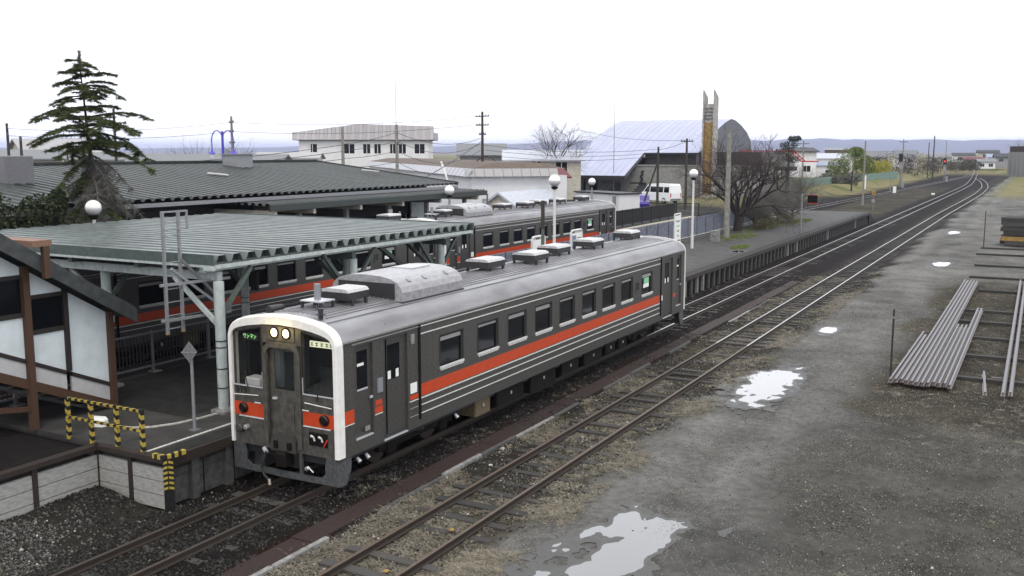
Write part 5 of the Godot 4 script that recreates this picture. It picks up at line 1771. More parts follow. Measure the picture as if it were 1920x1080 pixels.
func make_station() -> void:
	rng.seed = 61
	var pl := thing("rear_platform", "rear platform with cream edge in front of the station building", "platform", Vector3.ZERO, 0, "", "structure")
	part("surface", bx(-33, -28.75, 0.5, TOWN, -88, 10), M.asphalt_old, pl)
	part("edge_stone", bx(-28.75, -28.25, 0.6, TOWN + 0.02, -88, 10), M.cream_edge, pl)
	part("face", bx(-28.9, -28.4, -0.3, 0.6, -88, 10), M.dark_metal, pl)
	var o := thing("station_building", "long dark station building with wide low folded-metal roof", "building")
	# main roof: eave x -31, ridge x -42, folds run down the slope
	var pitch := 0.5
	var n := int(62.0 / pitch)
	var sl := (6.2 - 4.95) / 11.0
	var fm := fold_panel(11.05, pitch, 0.11)
	var fb := fold_panel(8.0, pitch, 0.16)
	for i in n:
		var z := 12.0 - i * pitch
		if z > -8: continue
		var p := part("roof_fold", fm, M["station_roof%d" % [0, 0, 1, 2, 0, 1][rng.randi() % 6]], o, Vector3(-42.0, 6.2, z))
		p.rotation.z = -atan(sl)
	part("rear_roof", rear_roof(), M.station_roof0, o)
	part("ridge_cap", bx(-42.25, -41.75, 6.3, 6.42, -50, -8), M.station_roof1, o)
	part("eave_trim", bx(-31.0, -30.92, 4.72, 4.88, -50.0, -8), M.galv, o)
	part("gable_trim", br(Vector3(-42, 6.28, -50.05), Vector3(-30.95, 5.02, -50.05), 0.05, 0.2), M.green_dark, o)
	part("wall", bx(-50, -33.0, TOWN - 0.1, 4.9, -49.6, -8), M.wall_dark, o)
	var wl := part("end_wall", bx(-50, -33.0, TOWN - 0.1, 4.85, -49.75, -49.6), M.wall_white, o)
	# doors and windows of the dark platform front
	for k in 14:
		var z := -10.0 - k * 2.8
		var w := part("window", bx(-33.0, -32.96, 1.9, 3.3, z - 1.9, z), M.window_dark, o)
		part("window_frame", bx(-32.97, -32.93, 1.82, 1.9, z - 2.0, z + 0.1), M.wall_grey, w)
		part("mullion", bx(-32.955, -32.925, 1.9, 3.3, z - 1.0, z - 0.92), M.wall_grey, w)
	# roof furniture
	var bxn := part("roof_box", cbx(-40.9, -39.7, 5.8, 6.75, -41.9, -40.7, 0.03), M.galv, o)
	part("box_lid", bx(-41.0, -39.6, 6.75, 6.8, -42.0, -40.6), M.galv, bxn)
	part("roof_box", cbx(-37.6, -36.2, 5.5, 6.75, -25.6, -24.3, 0.03), M.galv_dull, o)
	for q in [[-37.2, -36.0], [-36.0, -47.2]]:
		part("snow_guard", br(Vector3(q[0], 5.85, q[1]), Vector3(q[0] + 0.9, 5.75, q[1] - 0.5), 0.25, 0.05), M.line_white, o)
	# lower canopy over the rear platform
	var c := thing("rear_canopy", "low dark green awning along the station front above the rear platform", "canopy")
	var cp := mb()
	var xs := -32.6
	var k := 0
	while xs < -29.35:
		var pm := mb()
		for s in [[0.0, 0.0, 0.12, 0.0], [0.12, 0.0, 0.2, 0.12], [0.2, 0.12, 0.34, 0.12], [0.34, 0.12, 0.42, 0.0]]:
			pm.quad(Vector3(s[0], s[1], 0), Vector3(s[2], s[3], 0), Vector3(s[2], s[3], -18.6), Vector3(s[0], s[1], -18.6))
			pm.quad(Vector3(s[2], s[3] - 0.006, 0), Vector3(s[0], s[1] - 0.006, 0), Vector3(s[0], s[1] - 0.006, -18.6), Vector3(s[2], s[3] - 0.006, -18.6))
		part("roof_fold", pm, M.station_roof0 if k % 3 else M.station_roof1, c, Vector3(xs, 4.62 - (xs + 32.6) * 0.02, -31.8))
		xs += 0.42
		k += 1
	part("fascia", bx(-29.25, -29.17, 4.34, 4.62, -50.5, -31.75), M.green_dark, c)
	part("fascia", bx(-32.6, -29.25, 4.34, 4.62, -50.5, -50.42), M.green_dark, c)
	for z in [-32.2, -34.8, -38.3, -41.9, -45.5, -49.6]:
		part("beam", bx(-32.9, -29.3, 4.1, 4.34, z - 0.09, z + 0.09), M.wall_cream if rng.randf() < 0.7 else M.wall_grey, c)
		part("post", bx(-30.35, -30.15, TOWN, 4.1, z - 0.1, z + 0.1), M.wall_grey, c)
	part("sign_board", bx(-30.12, -30.06, 2.3, 3.9, -41.98, -41.62), M.paper_white, c)
	part("pale_panel", bx(-32.8, -32.7, 2.0, 4.2, -49.4, -47.6), M.panel_white, c)
	# line of the far end
	var dn := thing("downpipe", "thin grey drainpipe at the far corner of the station awning", "pipe", Vector3(-29.3, TOWN, -50.7))
	part("pipe", tb(Vector3.ZERO, Vector3(0, 3.5, 0), 0.05, 0.05, 8), M.galv_dull, dn)

func rear_roof() -> MB:
	var b := mb()
	b.hexa([Vector3(-51, 5.0, -8), Vector3(-42, 6.2, -8), Vector3(-42, 6.2, -50), Vector3(-51, 5.0, -50), Vector3(-51, 5.12, -8), Vector3(-42, 6.32, -8), Vector3(-42, 6.32, -50), Vector3(-51, 5.12, -50)])
	return b

# ---------------------------------------------------------------- yard: stored rails, bearers, posts
func make_yard() -> void:
	rng.seed = 71
	var r3 := [["steel rail at the stack's road side, cut short", "second short rail at the stack's road side"], ["long steel rail of the stack, %s of the five longest from the road"], ["mid-length steel rail of the stack, %s right of the longest five"], ["rail at the stack's right side, %s of the two that reach past their neighbours"]]
	var list := [[-3.52, -38.6, 0, 0], [-3.38, -38.0, 0, 1]]
	for k in 5: list.append([-3.22 + k * 0.145, -55.6 + 0.25 * rnd(-1, 1), 1, 0, k])
	for k in 3: list.append([-2.49 + k * 0.145, -41.0 + 0.3 * rnd(-1, 1), 2, 0, k])
	for k in 2: list.append([-2.05 + k * 0.145, -45.5 + 0.2 * rnd(-1, 1), 3, 0, k])
	for q in list:
		var z0 := -29.85 + rnd(-0.22, 0.16)
		var far: float = q[1]
		var x: float = q[0]
		stored_rail(Vector3(x, 0.255, z0), Vector3(x + (0.1 if q[2] == 1 else 0.06), 0.255, far), (r3[q[2]][q[3]] % ["first", "second", "third", "fourth", "fifth"][q[4]]) if q.size() > 4 else r3[q[2]][q[3]], "rails stacked beside the road")
	stored_rail(Vector3(-0.52, 0.255, -29.6), Vector3(-0.56, 0.255, -57), "left one of the two rails lying apart on the right", "pair of rails lying apart")
	stored_rail(Vector3(-0.34, 0.255, -29.75), Vector3(-0.34, 0.255, -57), "right one of the two rails lying apart on the right", "pair of rails lying apart")
	stored_rail(Vector3(-0.98, 0.13, -30.0), Vector3(-1.15, 0.14, -32.9), "short offcut of rail lying on the ground alone", "")
	var lie := [[-77.0, -3.45, "farthest"], [-72.3, -3.5, "second farthest"], [-65.0, -3.2, "third farthest"], [-58.7, -3.1, "fourth farthest"], [-53.0, -2.35, "fifth farthest"], [-46.0, -2.6, "sixth farthest"], [-42.9, -2.6, "fourth nearest"], [-39.2, -2.4, "third nearest"], [-35.6, -3.6, "second nearest"], [-31.9, -3.6, "nearest"]]
	for q in lie:
		var b := cbx(q[1], 2.4, -0.03, 0.118, -0.1, 0.1, 0.012)
		var o := solo("bearer_beam", b, M["sleeper%d" % (rng.randi() % 2)], "dark timber bearer lying across the yard, %s from the camera" % q[2], "beam", "bearers under the stored rails", Vector3(0, 0, q[0]))
		o.rotation.y = rnd(-0.01, 0.02)
	solo("offcut_chair", cbx(-0.3, 0.02, 0, 0.06, -0.05, 0.05, 0.01), M.rail_stock, "small iron piece beside the rail offcut", "scrap", "", Vector3(-0.62, 0.02, -32.4))
	var p := thing("iron_post", "thin rusty iron post at the near corner of the rail stack", "post", Vector3(-3.56, 0, -30.3))
	part("rod", tb(Vector3(0, -0.1, 0), Vector3(0, 2.27, 0), 0.03, 0.028, 8), M.steel_post, p)
	part("clip", tb(Vector3(0, 2.0, 0), Vector3(0, 2.05, 0), 0.045, 0.045, 8), M.galv, p)
	var p2 := thing("iron_post", "thin iron post far up the yard before the timber stack", "post", Vector3(-3.3, 0, -77.6))
	part("rod", tb(Vector3(0, -0.1, 0), Vector3(0, 2.7, 0), 0.035, 0.03, 8), M.steel_post, p2)
	# stack of old sleepers
	var y := 0.12
	for lay in 6:
		var across := true
		for k in 3:
			var m: Material = M["sleeper%d" % ((lay + k) % 4)]
			if lay == 1 and k == 2: m = M.tile_yellow
			var b: MB
			var at := Vector3(-0.75, y, -80.6)
			if across:
				b = cbx(-1.35 + rnd(-0.3, 0.15), 1.6, 0, 0.3, -0.16, 0.16, 0.02)
				at.z += (k - 1) * 0.9
			else:
				b = cbx(-0.17, 0.17, 0, 0.3, -1.2 + rnd(-0.1, 0.1), 1.2, 0.02)
				at.x += (k - 2) * 0.6
			solo("stacked_timber", b, m, "squared timber in the %s layer of the yard stack, %s counted from the road" % [["bottom", "second", "third", "fourth", "fifth", "top"][lay], ["first", "second", "third", "fourth", "fifth"][k]], "timber", "timbers of the yard stack", at)
		y += 0.315 + (0.06 if lay % 2 else 0.0)
	# yellow ball-like caps on the sleepers
	for q in [[-9.0, -12.55, "yellow cap on a sleeper at the bottom edge of the siding"], [-8.98, -14.6, "yellow cap on a sleeper, second from the bottom of the siding"]]:
		var b := mb()
		b.lathe(Vector3.ZERO, [Vector2(0.05, 0), Vector2(0.055, 0.02), Vector2(0.03, 0.04), Vector2(0, 0.045)], 14)
		solo("track_cap", b, M.tile_yellow, q[2], "marker", "", Vector3(q[0] - 0.25, -0.11, q[1]))
	# signals and posts up the line
	signal_post(Vector3(-24.5, 0, -206), 6.2, false, "black-headed signal on a post left of the line, dark", 2.0)
	signal_post(Vector3(-20.0, 0, -250), 5.1, true, "signal showing red beside the curve of the line", 2.0)
	var yp := thing("short_signal", "short post with a yellow head beside the platform's far end", "signal", Vector3(-17.7, 0, -124.5))
	part("post", tb(Vector3(0, -0.1, 0), Vector3(0, 1.7, 0), 0.07, 0.06, 8), M.galv_dull, yp)
	part("head", cbx(-0.2, 0.2, 1.7, 2.2, -0.15, 0.15, 0.04), M.tile_yellow, yp)
	part("lever_box", cbx(-0.18, 0.18, 0.8, 1.15, -0.15, 0.15, 0.03), M.galv, yp)
	for q in [[-21.2, -172.0, 1.2, "white lineside marker beside the rear track"], [-14.9, -168.0, 0.4, "small white lineside box near the front track"], [-28.4, -188, 2.6, "tall white lineside marker below the willow"]]:
		var mk := thing("line_marker", q[3], "marker", Vector3(q[0], 0, q[1]))
		part("plate", cbx(-0.25, 0.25, 0.15, q[2], -0.12, 0.12, 0.04), M.paper_white, mk)
		part("stake", bx(-0.05, 0.05, -0.2, 0.15, -0.05, 0.05), M.galv_dull, mk)

func stored_rail(a: Vector3, b: Vector3, label: String, group: String) -> void:
	var o := thing("stored_rail", label, "rail", Vector3.ZERO, 0, group)
	var m := rail_mesh([a, b], false)
	part("web_and_foot", m, M.rail_stock, o)
	part("head_top", rail_mesh([a, b], true), M.galv_dull, o)

func signal_post(at: Vector3, top: float, red: bool, label: String, s: float) -> void:
	var o := thing("rail_signal", label, "signal", at)
	part("post", tb(Vector3(0, -0.2, 0), Vector3(0, top, 0), 0.12, 0.1, 10), M.galv_dull, o)
	var h := part("head", cbx(-0.4, 0.4, top - 1.1, top + 0.4, 0.1, 0.28, 0.1), M.black_bar, o)
	for k in 3:
		var l := mb()
		l.lathe(Vector3(0, top - 0.8 + k * 0.42, 0.28), [Vector2(0.13, 0), Vector2(0.13, 0.16), Vector2(0.11, 0.03), Vector2(0, 0.03)], 12, Vector3.BACK)
		part("lens", l, M.signal_red if red and k == 1 else M.black_bar, h)
	part("service_cage", bx(-0.3, 0.3, top - 2.6, top - 1.6, -0.15, 0.15), M.galv, o)
	part("cabinet", cbx(0.3, 0.8, -0.1, 1.2, -0.25, 0.25, 0.03), M.galv, o)

# ---------------------------------------------------------------- town, vehicles, trees
func house(called: String, label: String, at: Vector3, turn: float, w: float, d: float, h: float, rise: float, wall: Material, roof: Material, wins: Array, over := 0.5, hip := 0.0, group := "") -> Node3D:
	# front (+z side) w wide, d deep; ridge along the width; wins: [x0, x1, y0, y1] on the front
	var o := thing(called, label, "house" if called == "house" else "building", at, turn, group)
	var b := mb()
	b.holed(-w / 2, w / 2, 0, h, wins, func(x, y, k): return Vector3(x, y, d / 2 - k), 0.12)
	b.quad(Vector3(w / 2, 0, d / 2), Vector3(w / 2, 0, -d / 2), Vector3(w / 2, h, -d / 2), Vector3(w / 2, h, d / 2))
	b.quad(Vector3(-w / 2, 0, -d / 2), Vector3(-w / 2, 0, d / 2), Vector3(-w / 2, h, d / 2), Vector3(-w / 2, h, -d / 2))
	b.quad(Vector3(w / 2, 0, -d / 2), Vector3(-w / 2, 0, -d / 2), Vector3(-w / 2, h, -d / 2), Vector3(w / 2, h, -d / 2))
	if rise > 0 and hip == 0.0:
		b.tri(Vector3(w / 2, h, d / 2), Vector3(w / 2, h, -d / 2), Vector3(w / 2, h + rise, 0))
		b.tri(Vector3(-w / 2, h, -d / 2), Vector3(-w / 2, h, d / 2), Vector3(-w / 2, h + rise, 0))
	var wl := part("wall", b, wall, o)
	for q in wins:
		var pn := mb()
		pn.quad(Vector3(q[0], q[2], d / 2 - 0.1), Vector3(q[1], q[2], d / 2 - 0.1), Vector3(q[1], q[3], d / 2 - 0.1), Vector3(q[0], q[3], d / 2 - 0.1))
		var wn := part("window", pn, M.window_dark, wl)
		var m: float = (q[0] + q[1]) / 2
		part("window_bar", bx(m - 0.04, m + 0.04, q[2], q[3], d / 2 - 0.1, d / 2 - 0.05), M.wall_white, wn)
		part("window_sill", bx(q[0] - 0.08, q[1] + 0.08, q[2] - 0.08, q[2], d / 2 - 0.02, d / 2 + 0.08), M.wall_white, wn)
	var W := w / 2 + over
	var D := d / 2 + over
	var e := h - rise * over / (d / 2) if hip == 0.0 else h
	var r := mb()
	var t := 0.18
	if rise <= 0.01:
		r.box(-W, W, h, h + 0.3, -D, D)
	else:
		var rx := W - hip
		for s in [1, -1]:
			var a := [Vector3(-W * s, e, D * s), Vector3(W * s, e, D * s), Vector3(rx * s, h + rise, 0), Vector3(-rx * s, h + rise, 0)]
			r.quad(a[0] + Vector3(0, t, 0), a[1] + Vector3(0, t, 0), a[2] + Vector3(0, t, 0), a[3] + Vector3(0, t, 0))
			r.quad(a[3], a[2], a[1], a[0])
			r.quad(a[0], a[1], a[1] + Vector3(0, t, 0), a[0] + Vector3(0, t, 0))
			if hip > 0:
				r.tri(Vector3(W * s, e + t, D * s), Vector3(W * s, e + t, -D * s), Vector3(rx * s, h + rise + t, 0))
				r.quad(Vector3(W * s, e, D * s), Vector3(W * s, e, -D * s), Vector3(W * s, e + t, -D * s), Vector3(W * s, e + t, D * s))
			else:
				r.quad(Vector3(W * s, e, D * s), Vector3(W * s, h + rise, 0), Vector3(W * s, h + rise + t, 0), Vector3(W * s, e + t, D * s))
				r.quad(Vector3(W * s, h + rise, 0), Vector3(W * s, e, -D * s), Vector3(W * s, e + t, -D * s), Vector3(W * s, h + rise + t, 0))
	part("roof", r, roof, o)
	return o

func face_cam(p: Vector3) -> float:
	# the turn that faces a front towards the railway
	return atan2(-p.x, -p.z)

func make_gym() -> void:
	var o := thing("arched_hall", "large hall with pale blue-grey arched metal roof and grey concrete wing", "building")
	var near := [[-124.0, 3.68], [-126.5, 4.75], [-128.9, 5.75], [-131.4, 6.8], [-133.6, 7.69], [-137.5, 9.24], [-141.6, 10.62], [-144.5, 11.4], [-147.2, 11.9]]
	var far := [[-149.5, 11.75], [-152.8, 11.06], [-156.2, 10.05], [-158.8, 8.7], [-159.3, 7.3]]
	var all := near + far
	for k in 18:
		var x0 := -60.0 + k
		var cut := x0 >= -50.5
		var b := mb()
		var pts := []
		for q in all:
			if cut and q[1] < 6.8 and q[0] > -140: continue
			pts.append(q)
		for i in pts.size() - 1:
			var a := Vector3(x0, pts[i][1], pts[i][0])
			var c := Vector3(x0, pts[i + 1][1], pts[i + 1][0])
			b.quad(a, a + Vector3(0.97, 0, 0), c + Vector3(0.97, 0, 0), c)
			b.bar(a + Vector3(0.985, 0.0, 0), c + Vector3(0.985, 0.0, 0), 0.03, 0.05)
		part("roof_panel", b, M.gym_roof if k % 3 else M.gym_roof_b, o)
	# thickness and dark edges
	var under := mb()
	for i in near.size() - 1:
		if near[i][1] < 6.7:
			under.quad(Vector3(-60, near[i + 1][1] - 0.5, near[i + 1][0]), Vector3(-50, near[i + 1][1] - 0.5, near[i + 1][0]), Vector3(-50, near[i][1] - 0.5, near[i][0]), Vector3(-60, near[i][1] - 0.5, near[i][0]))
			under.quad(Vector3(-50, near[i][1] - 0.5, near[i][0]), Vector3(-50, near[i + 1][1] - 0.5, near[i + 1][0]), Vector3(-50, near[i + 1][1], near[i + 1][0]), Vector3(-50, near[i][1], near[i][0]))
	part("soffit", under, M.gym_gable, o)
	part("eave_edge", bx(-60.1, -49.95, 3.15, 3.66, -124.1, -123.95), M.roof_black, o)
	part("eave_edge", bx(-50.0, -41.9, 6.55, 6.8, -131.5, -131.2), M.roof_black, o)
	# gable seen at the right
	var g := PackedVector2Array()
	for q in all:
		if q[0] > -131.0: continue
		g.append(Vector2(-q[0], q[1] - 0.02))
	g.append(Vector2(159.3, 0.8))
	g.append(Vector2(131.4, 0.8))
	if Geometry2D.is_polygon_clockwise(g): g.reverse()
	var gb := mb()
	gb.slab(g, func(p): return Vector3(-42.3, p.y, -p.x), func(p): return Vector3(-42.0, p.y, -p.x))
	part("gable_wall", gb, M.gym_gable, o)
	part("rear_wall", bx(-60, -42, 0.8, 7.4, -159.6, -159.3), M.gym_gable, o)
	part("left_wall", bx(-60.3, -60.0, 0.8, 6.0, -159, -129), M.gym_gable, o)
	part("upper_wall", bx(-50.0, -33.5, 4.9, 6.9, -132.2, -131.8), M.wall_dark, o)
	# concrete wing
	var wins := [[-55.2, -52.5, 1.0, 2.6], [-51.1, -48.6, 1.0, 2.65]]
	var wb := mb()
	wb.holed(-56.0, -33.5, 0.8, 4.95, wins, func(x, y, k): return Vector3(x, y, -128.8 - k), 0.6)
	wb.quad(Vector3(-33.5, 0.8, -128.8), Vector3(-33.5, 0.8, -140), Vector3(-33.5, 4.95, -140), Vector3(-33.5, 4.95, -128.8))
	wb.quad(Vector3(-50, 4.95, -128.8), Vector3(-33.5, 4.95, -128.8), Vector3(-33.5, 4.95, -140), Vector3(-50, 4.95, -140))
	var wing := part("wing_wall", wb, M.gym_concrete, o)
	for q in wins:
		for s in 4:
			part("stepped_block", bx(q[0], q[0] + 1.3 - s * 0.32, q[2] + 1.1 - s * 0.36 - 0.36 + 0.36, q[2] + 1.46 - s * 0.36 if s < 1 else q[2] + 1.46 - s * 0.36, -129.3, -128.85), M.gym_concrete, wing)
		var pn := mb()
		pn.quad(Vector3(q[0], q[2], -129.35), Vector3(q[1], q[2], -129.35), Vector3(q[1], q[3], -129.35), Vector3(q[0], q[3], -129.35))
		part("recess_panel", pn, M.galv_dull, wing)
	for x in [-51.9, -47.6, -44.0, -40.0]:
		part("wall_joint", bx(x - 0.04, x + 0.04, 0.85, 4.9, -128.8, -128.77), M.wall_grey, wing)
	part("parapet", bx(-50, -33.4, 4.95, 5.15, -128.95, -128.7), M.gym_concrete, wing)
	# wall emblem, an abstract figure of dark metal
	var em := part("wall_emblem", br(Vector3(-49.3, 3.9, -128.7), Vector3(-49.1, 4.3, -128.7), 0.1, 0.3), M.black_bar, wing)
	for q in [[-49.5, 3.5, -49.1, 3.8], [-49.1, 3.1, -49.5, 3.5], [-49.5, 2.75, -49.1, 3.05], [-49.15, 2.4, -49.35, 2.75]]:
		part("emblem_piece", br(Vector3(q[0], q[1], -128.7), Vector3(q[2], q[3], -128.7), 0.08, 0.22), M.black_bar, em)
	# entrance under the low roof
	part("entrance_wall", bx(-60, -56.05, 0.8, 4.2, -129.4, -129.0), M.gym_gable, o)
	part("entrance_door", bx(-58.3, -56.4, 0.9, 3.1, -129.0, -128.9), M.window_dark, o)
	part("entrance_pier", bx(-59.6, -58.9, 0.9, 3.6, -126.2, -125.6), M.wall_white, o)
	part("entrance_pier", bx(-56.5, -56.1, 0.9, 3.6, -126.2, -125.6), M.gym_concrete, o)
	# chimney tower with two fins
	var t := thing("chimney_tower", "tall concrete tower of two fins with yellow tiles between them", "tower", Vector3(-39.1, TOWN, -127))
	for s in [-1, 1]:
		var f := mb()
		var px := PackedVector2Array([Vector2(-0.9, -0.1), Vector2(0.9, -0.1), Vector2(0.9, 13.2), Vector2(-0.9, 14.1)])
		f.slab(px, func(p): return Vector3(s * 0.72 - 0.09, p.y, -p.x), func(p): return Vector3(s * 0.72 + 0.09, p.y, -p.x))
		part("fin", f, M.tower_concrete, t)
	part("shaft", bx(-0.63, 0.63, -0.1, 12.3, -0.7, 0.55), M.tower_concrete, t)
	for k in 20:
		part("tile_course", cbx(-0.62, 0.62, 0.3 + k * 0.48, 0.75 + k * 0.48, 0.55, 0.6, 0.015), M.tile_yellow, t)
	for k in 4:
		part("louvre", br(Vector3(-0.56, 10.4 + k * 0.45, 0.62), Vector3(0.56, 10.4 + k * 0.45, 0.62), 0.2, 0.1), M.galv_dull, t)
	# ramp with red handrail
	var r := thing("red_railed_ramp", "elevated grey walkway with red handrails right of the hall", "walkway", Vector3(0, 0, -150))
	part("deck", bx(-41, -33.2, 4.7, 5.4, -1.5, 1.5), M.gym_concrete, r)
	var dk := mb()
	dk.hexa([Vector3(-34.8, 3.9, 1.6), Vector3(-33.2, 4.6, 1.6), Vector3(-33.2, 4.6, -1.6), Vector3(-34.8, 3.9, -1.6), Vector3(-34.8, 4.7, 1.6), Vector3(-33.2, 5.4, 1.6), Vector3(-33.2, 5.4, -1.6), Vector3(-34.8, 4.7, -1.6)])
	part("soffit", bx(-40, -32.8, 4.1, 4.7, -1.6, 1.6), M.wall_dark, r)
	for z in [-1.4, 1.4]:
		part("handrail", br(Vector3(-41, 7.05, z), Vector3(-33.4, 7.05, z), 0.12, 0.16), M.red_paint, r)
		part("handrail", br(Vector3(-33.4, 7.05, z), Vector3(-31.6, 5.5, z), 0.12, 0.16), M.red_paint, r)
		part("handrail", br(Vector3(-31.6, 5.5, z), Vector3(-29.6, 5.5, z), 0.12, 0.16), M.red_paint, r)
		part("pillar", bx(-34.5, -34.0, 0.6, 4.1, z - 0.25, z + 0.25), M.gym_concrete, r)
		part("infill", bx(-41, -33.4, 5.4, 6.9, z - 0.02, z + 0.02), M.wall_grey, r)

func vehicle(called: String, label: String, at: Vector3, turn: float, l: float, w: float, prof: Array, glass: Array, wheels: Array, paint: Material, r: float) -> void:
	# prof: side outline from rear to front along x (front at +x), glass: outlines on the sides, wheels: x of axles
	var o := thing(called, label, "van" if called == "minibus" else "car", at, turn)
	var p := PackedVector2Array()
	for q in prof: p.append(Vector2(q[0], q[1]))
	if Geometry2D.is_polygon_clockwise(p): p.reverse()
	var b := mb()
	# body, tucked in above the waist
	var tuck := func(q: Vector2, s: float) -> Vector3: return Vector3(q.x, q.y, s * (w / 2 - maxf(0, q.y - 0.95) * 0.13))
	b.poly(p, func(q): return tuck.call(q, 1.0))
	b.poly(p, func(q): return tuck.call(q, -1.0), true)
	for i in p.size():
		var a := p[i]
		var c := p[(i + 1) % p.size()]
		b.quad(tuck.call(a, -1.0), tuck.call(c, -1.0), tuck.call(c, 1.0), tuck.call(a, 1.0))
	var body := part("body", b, paint, o)
	for g in glass:
		for s in [1, -1]:
			var gp := PackedVector2Array()
			for q in g: gp.append(Vector2(q[0], q[1]))
			if Geometry2D.is_polygon_clockwise(gp): gp.reverse()
			var k := mb()
			k.poly(gp, func(q): return tuck.call(q, 1.0 * s) + Vector3(0, 0, 0.012 * s), s < 0)
			part("side_window", k, M.window_dark, body)
	for x in wheels:
		for s in [1, -1]:
			var t := mb()
			t.lathe(Vector3(x, r, s * (w / 2 - 0.1)), [Vector2(0, -0.11), Vector2(r, -0.11), Vector2(r, 0.09), Vector2(r * 0.62, 0.105), Vector2(r * 0.6, 0.06), Vector2(0, 0.07)], 18, Vector3(0, 0, s))
			var wh := part("wheel", t, M.tyre, o)
			var rm := mb()
			rm.lathe(Vector3(x, r, s * (w / 2 - 0.1)), [Vector2(r * 0.58, 0.07), Vector2(r * 0.5, 0.09), Vector2(0, 0.085)], 14, Vector3(0, 0, s))
			part("rim", rm, M.galv, wh)
	part("bumper", cbx(-l / 2 - 0.05, -l / 2 + 0.1, 0.35, 0.6, -w / 2 + 0.1, w / 2 - 0.1, 0.03), M.galv_dull if paint == M.car_white else paint, o)
	for s in [1, -1]:
		part("tail_light", bx(-l / 2 - 0.02, -l / 2 + 0.04, 0.75, 1.25, s * (w / 2 - 0.16) - 0.08, s * (w / 2 - 0.16) + 0.08), M.red_paint, o)
		part("headlight", cbx(l / 2 - 0.12, l / 2 + 0.01, 0.7, 0.9, s * (w / 2 - 0.3) - 0.16, s * (w / 2 - 0.3) + 0.16, 0.02), M.galv, o)

func make_vehicles() -> void:
	var van := [[-2.7, 0.32], [2.68, 0.32], [2.72, 0.8], [2.6, 1.1], [2.1, 1.32], [1.45, 2.05], [1.2, 2.2], [0.6, 2.28], [-2.4, 2.28], [-2.62, 2.15], [-2.72, 1.2]]
	var vg := [[[1.95, 1.3], [1.38, 1.98], [0.98, 1.98], [0.98, 1.3]], [[0.85, 1.3], [0.85, 1.95], [-0.25, 1.95], [-0.25, 1.3]], [[-0.35, 1.3], [-0.35, 1.95], [-1.45, 1.95], [-1.45, 1.3]], [[-1.6, 1.3], [-1.6, 1.95], [-2.45, 1.95], [-2.5, 1.3]]]
	vehicle("minibus", "white high-roof minibus parked in front of the grey concrete wing", Vector3(-39.7, TOWN, -110.0), PI - atan2(0.49, 0.87) + 0.0, 5.4, 1.88, van, vg, [-1.65, 1.5], M.car_white, 0.34)
	var car := [[-2.05, 0.3], [2.0, 0.3], [2.08, 0.62], [1.85, 0.82], [1.1, 0.95], [0.35, 1.42], [-0.2, 1.5], [-1.2, 1.48], [-1.85, 1.05], [-2.1, 0.95]]
	var cg := [[[0.95, 0.97], [0.32, 1.36], [0.0, 1.4], [0.0, 0.97]], [[-0.08, 0.97], [-0.08, 1.4], [-0.9, 1.38], [-0.9, 0.97]], [[-1.0, 0.97], [-1.0, 1.38], [-1.2, 1.36], [-1.65, 1.02]]]
	vehicle("parked_car", "white hatchback parked left of the hall's entrance", Vector3(-61.5, TOWN, -125.0), PI - 0.45, 4.15, 1.7, car, cg, [-1.3, 1.3], M.car_white, 0.3)
	vehicle("parked_car", "small purple car showing past the white shed's corner", Vector3(-37.2, TOWN, -97.5), -PI / 2 + 0.35, 3.6, 1.5, car, cg, [-1.2, 1.2], M.car_purple, 0.29)

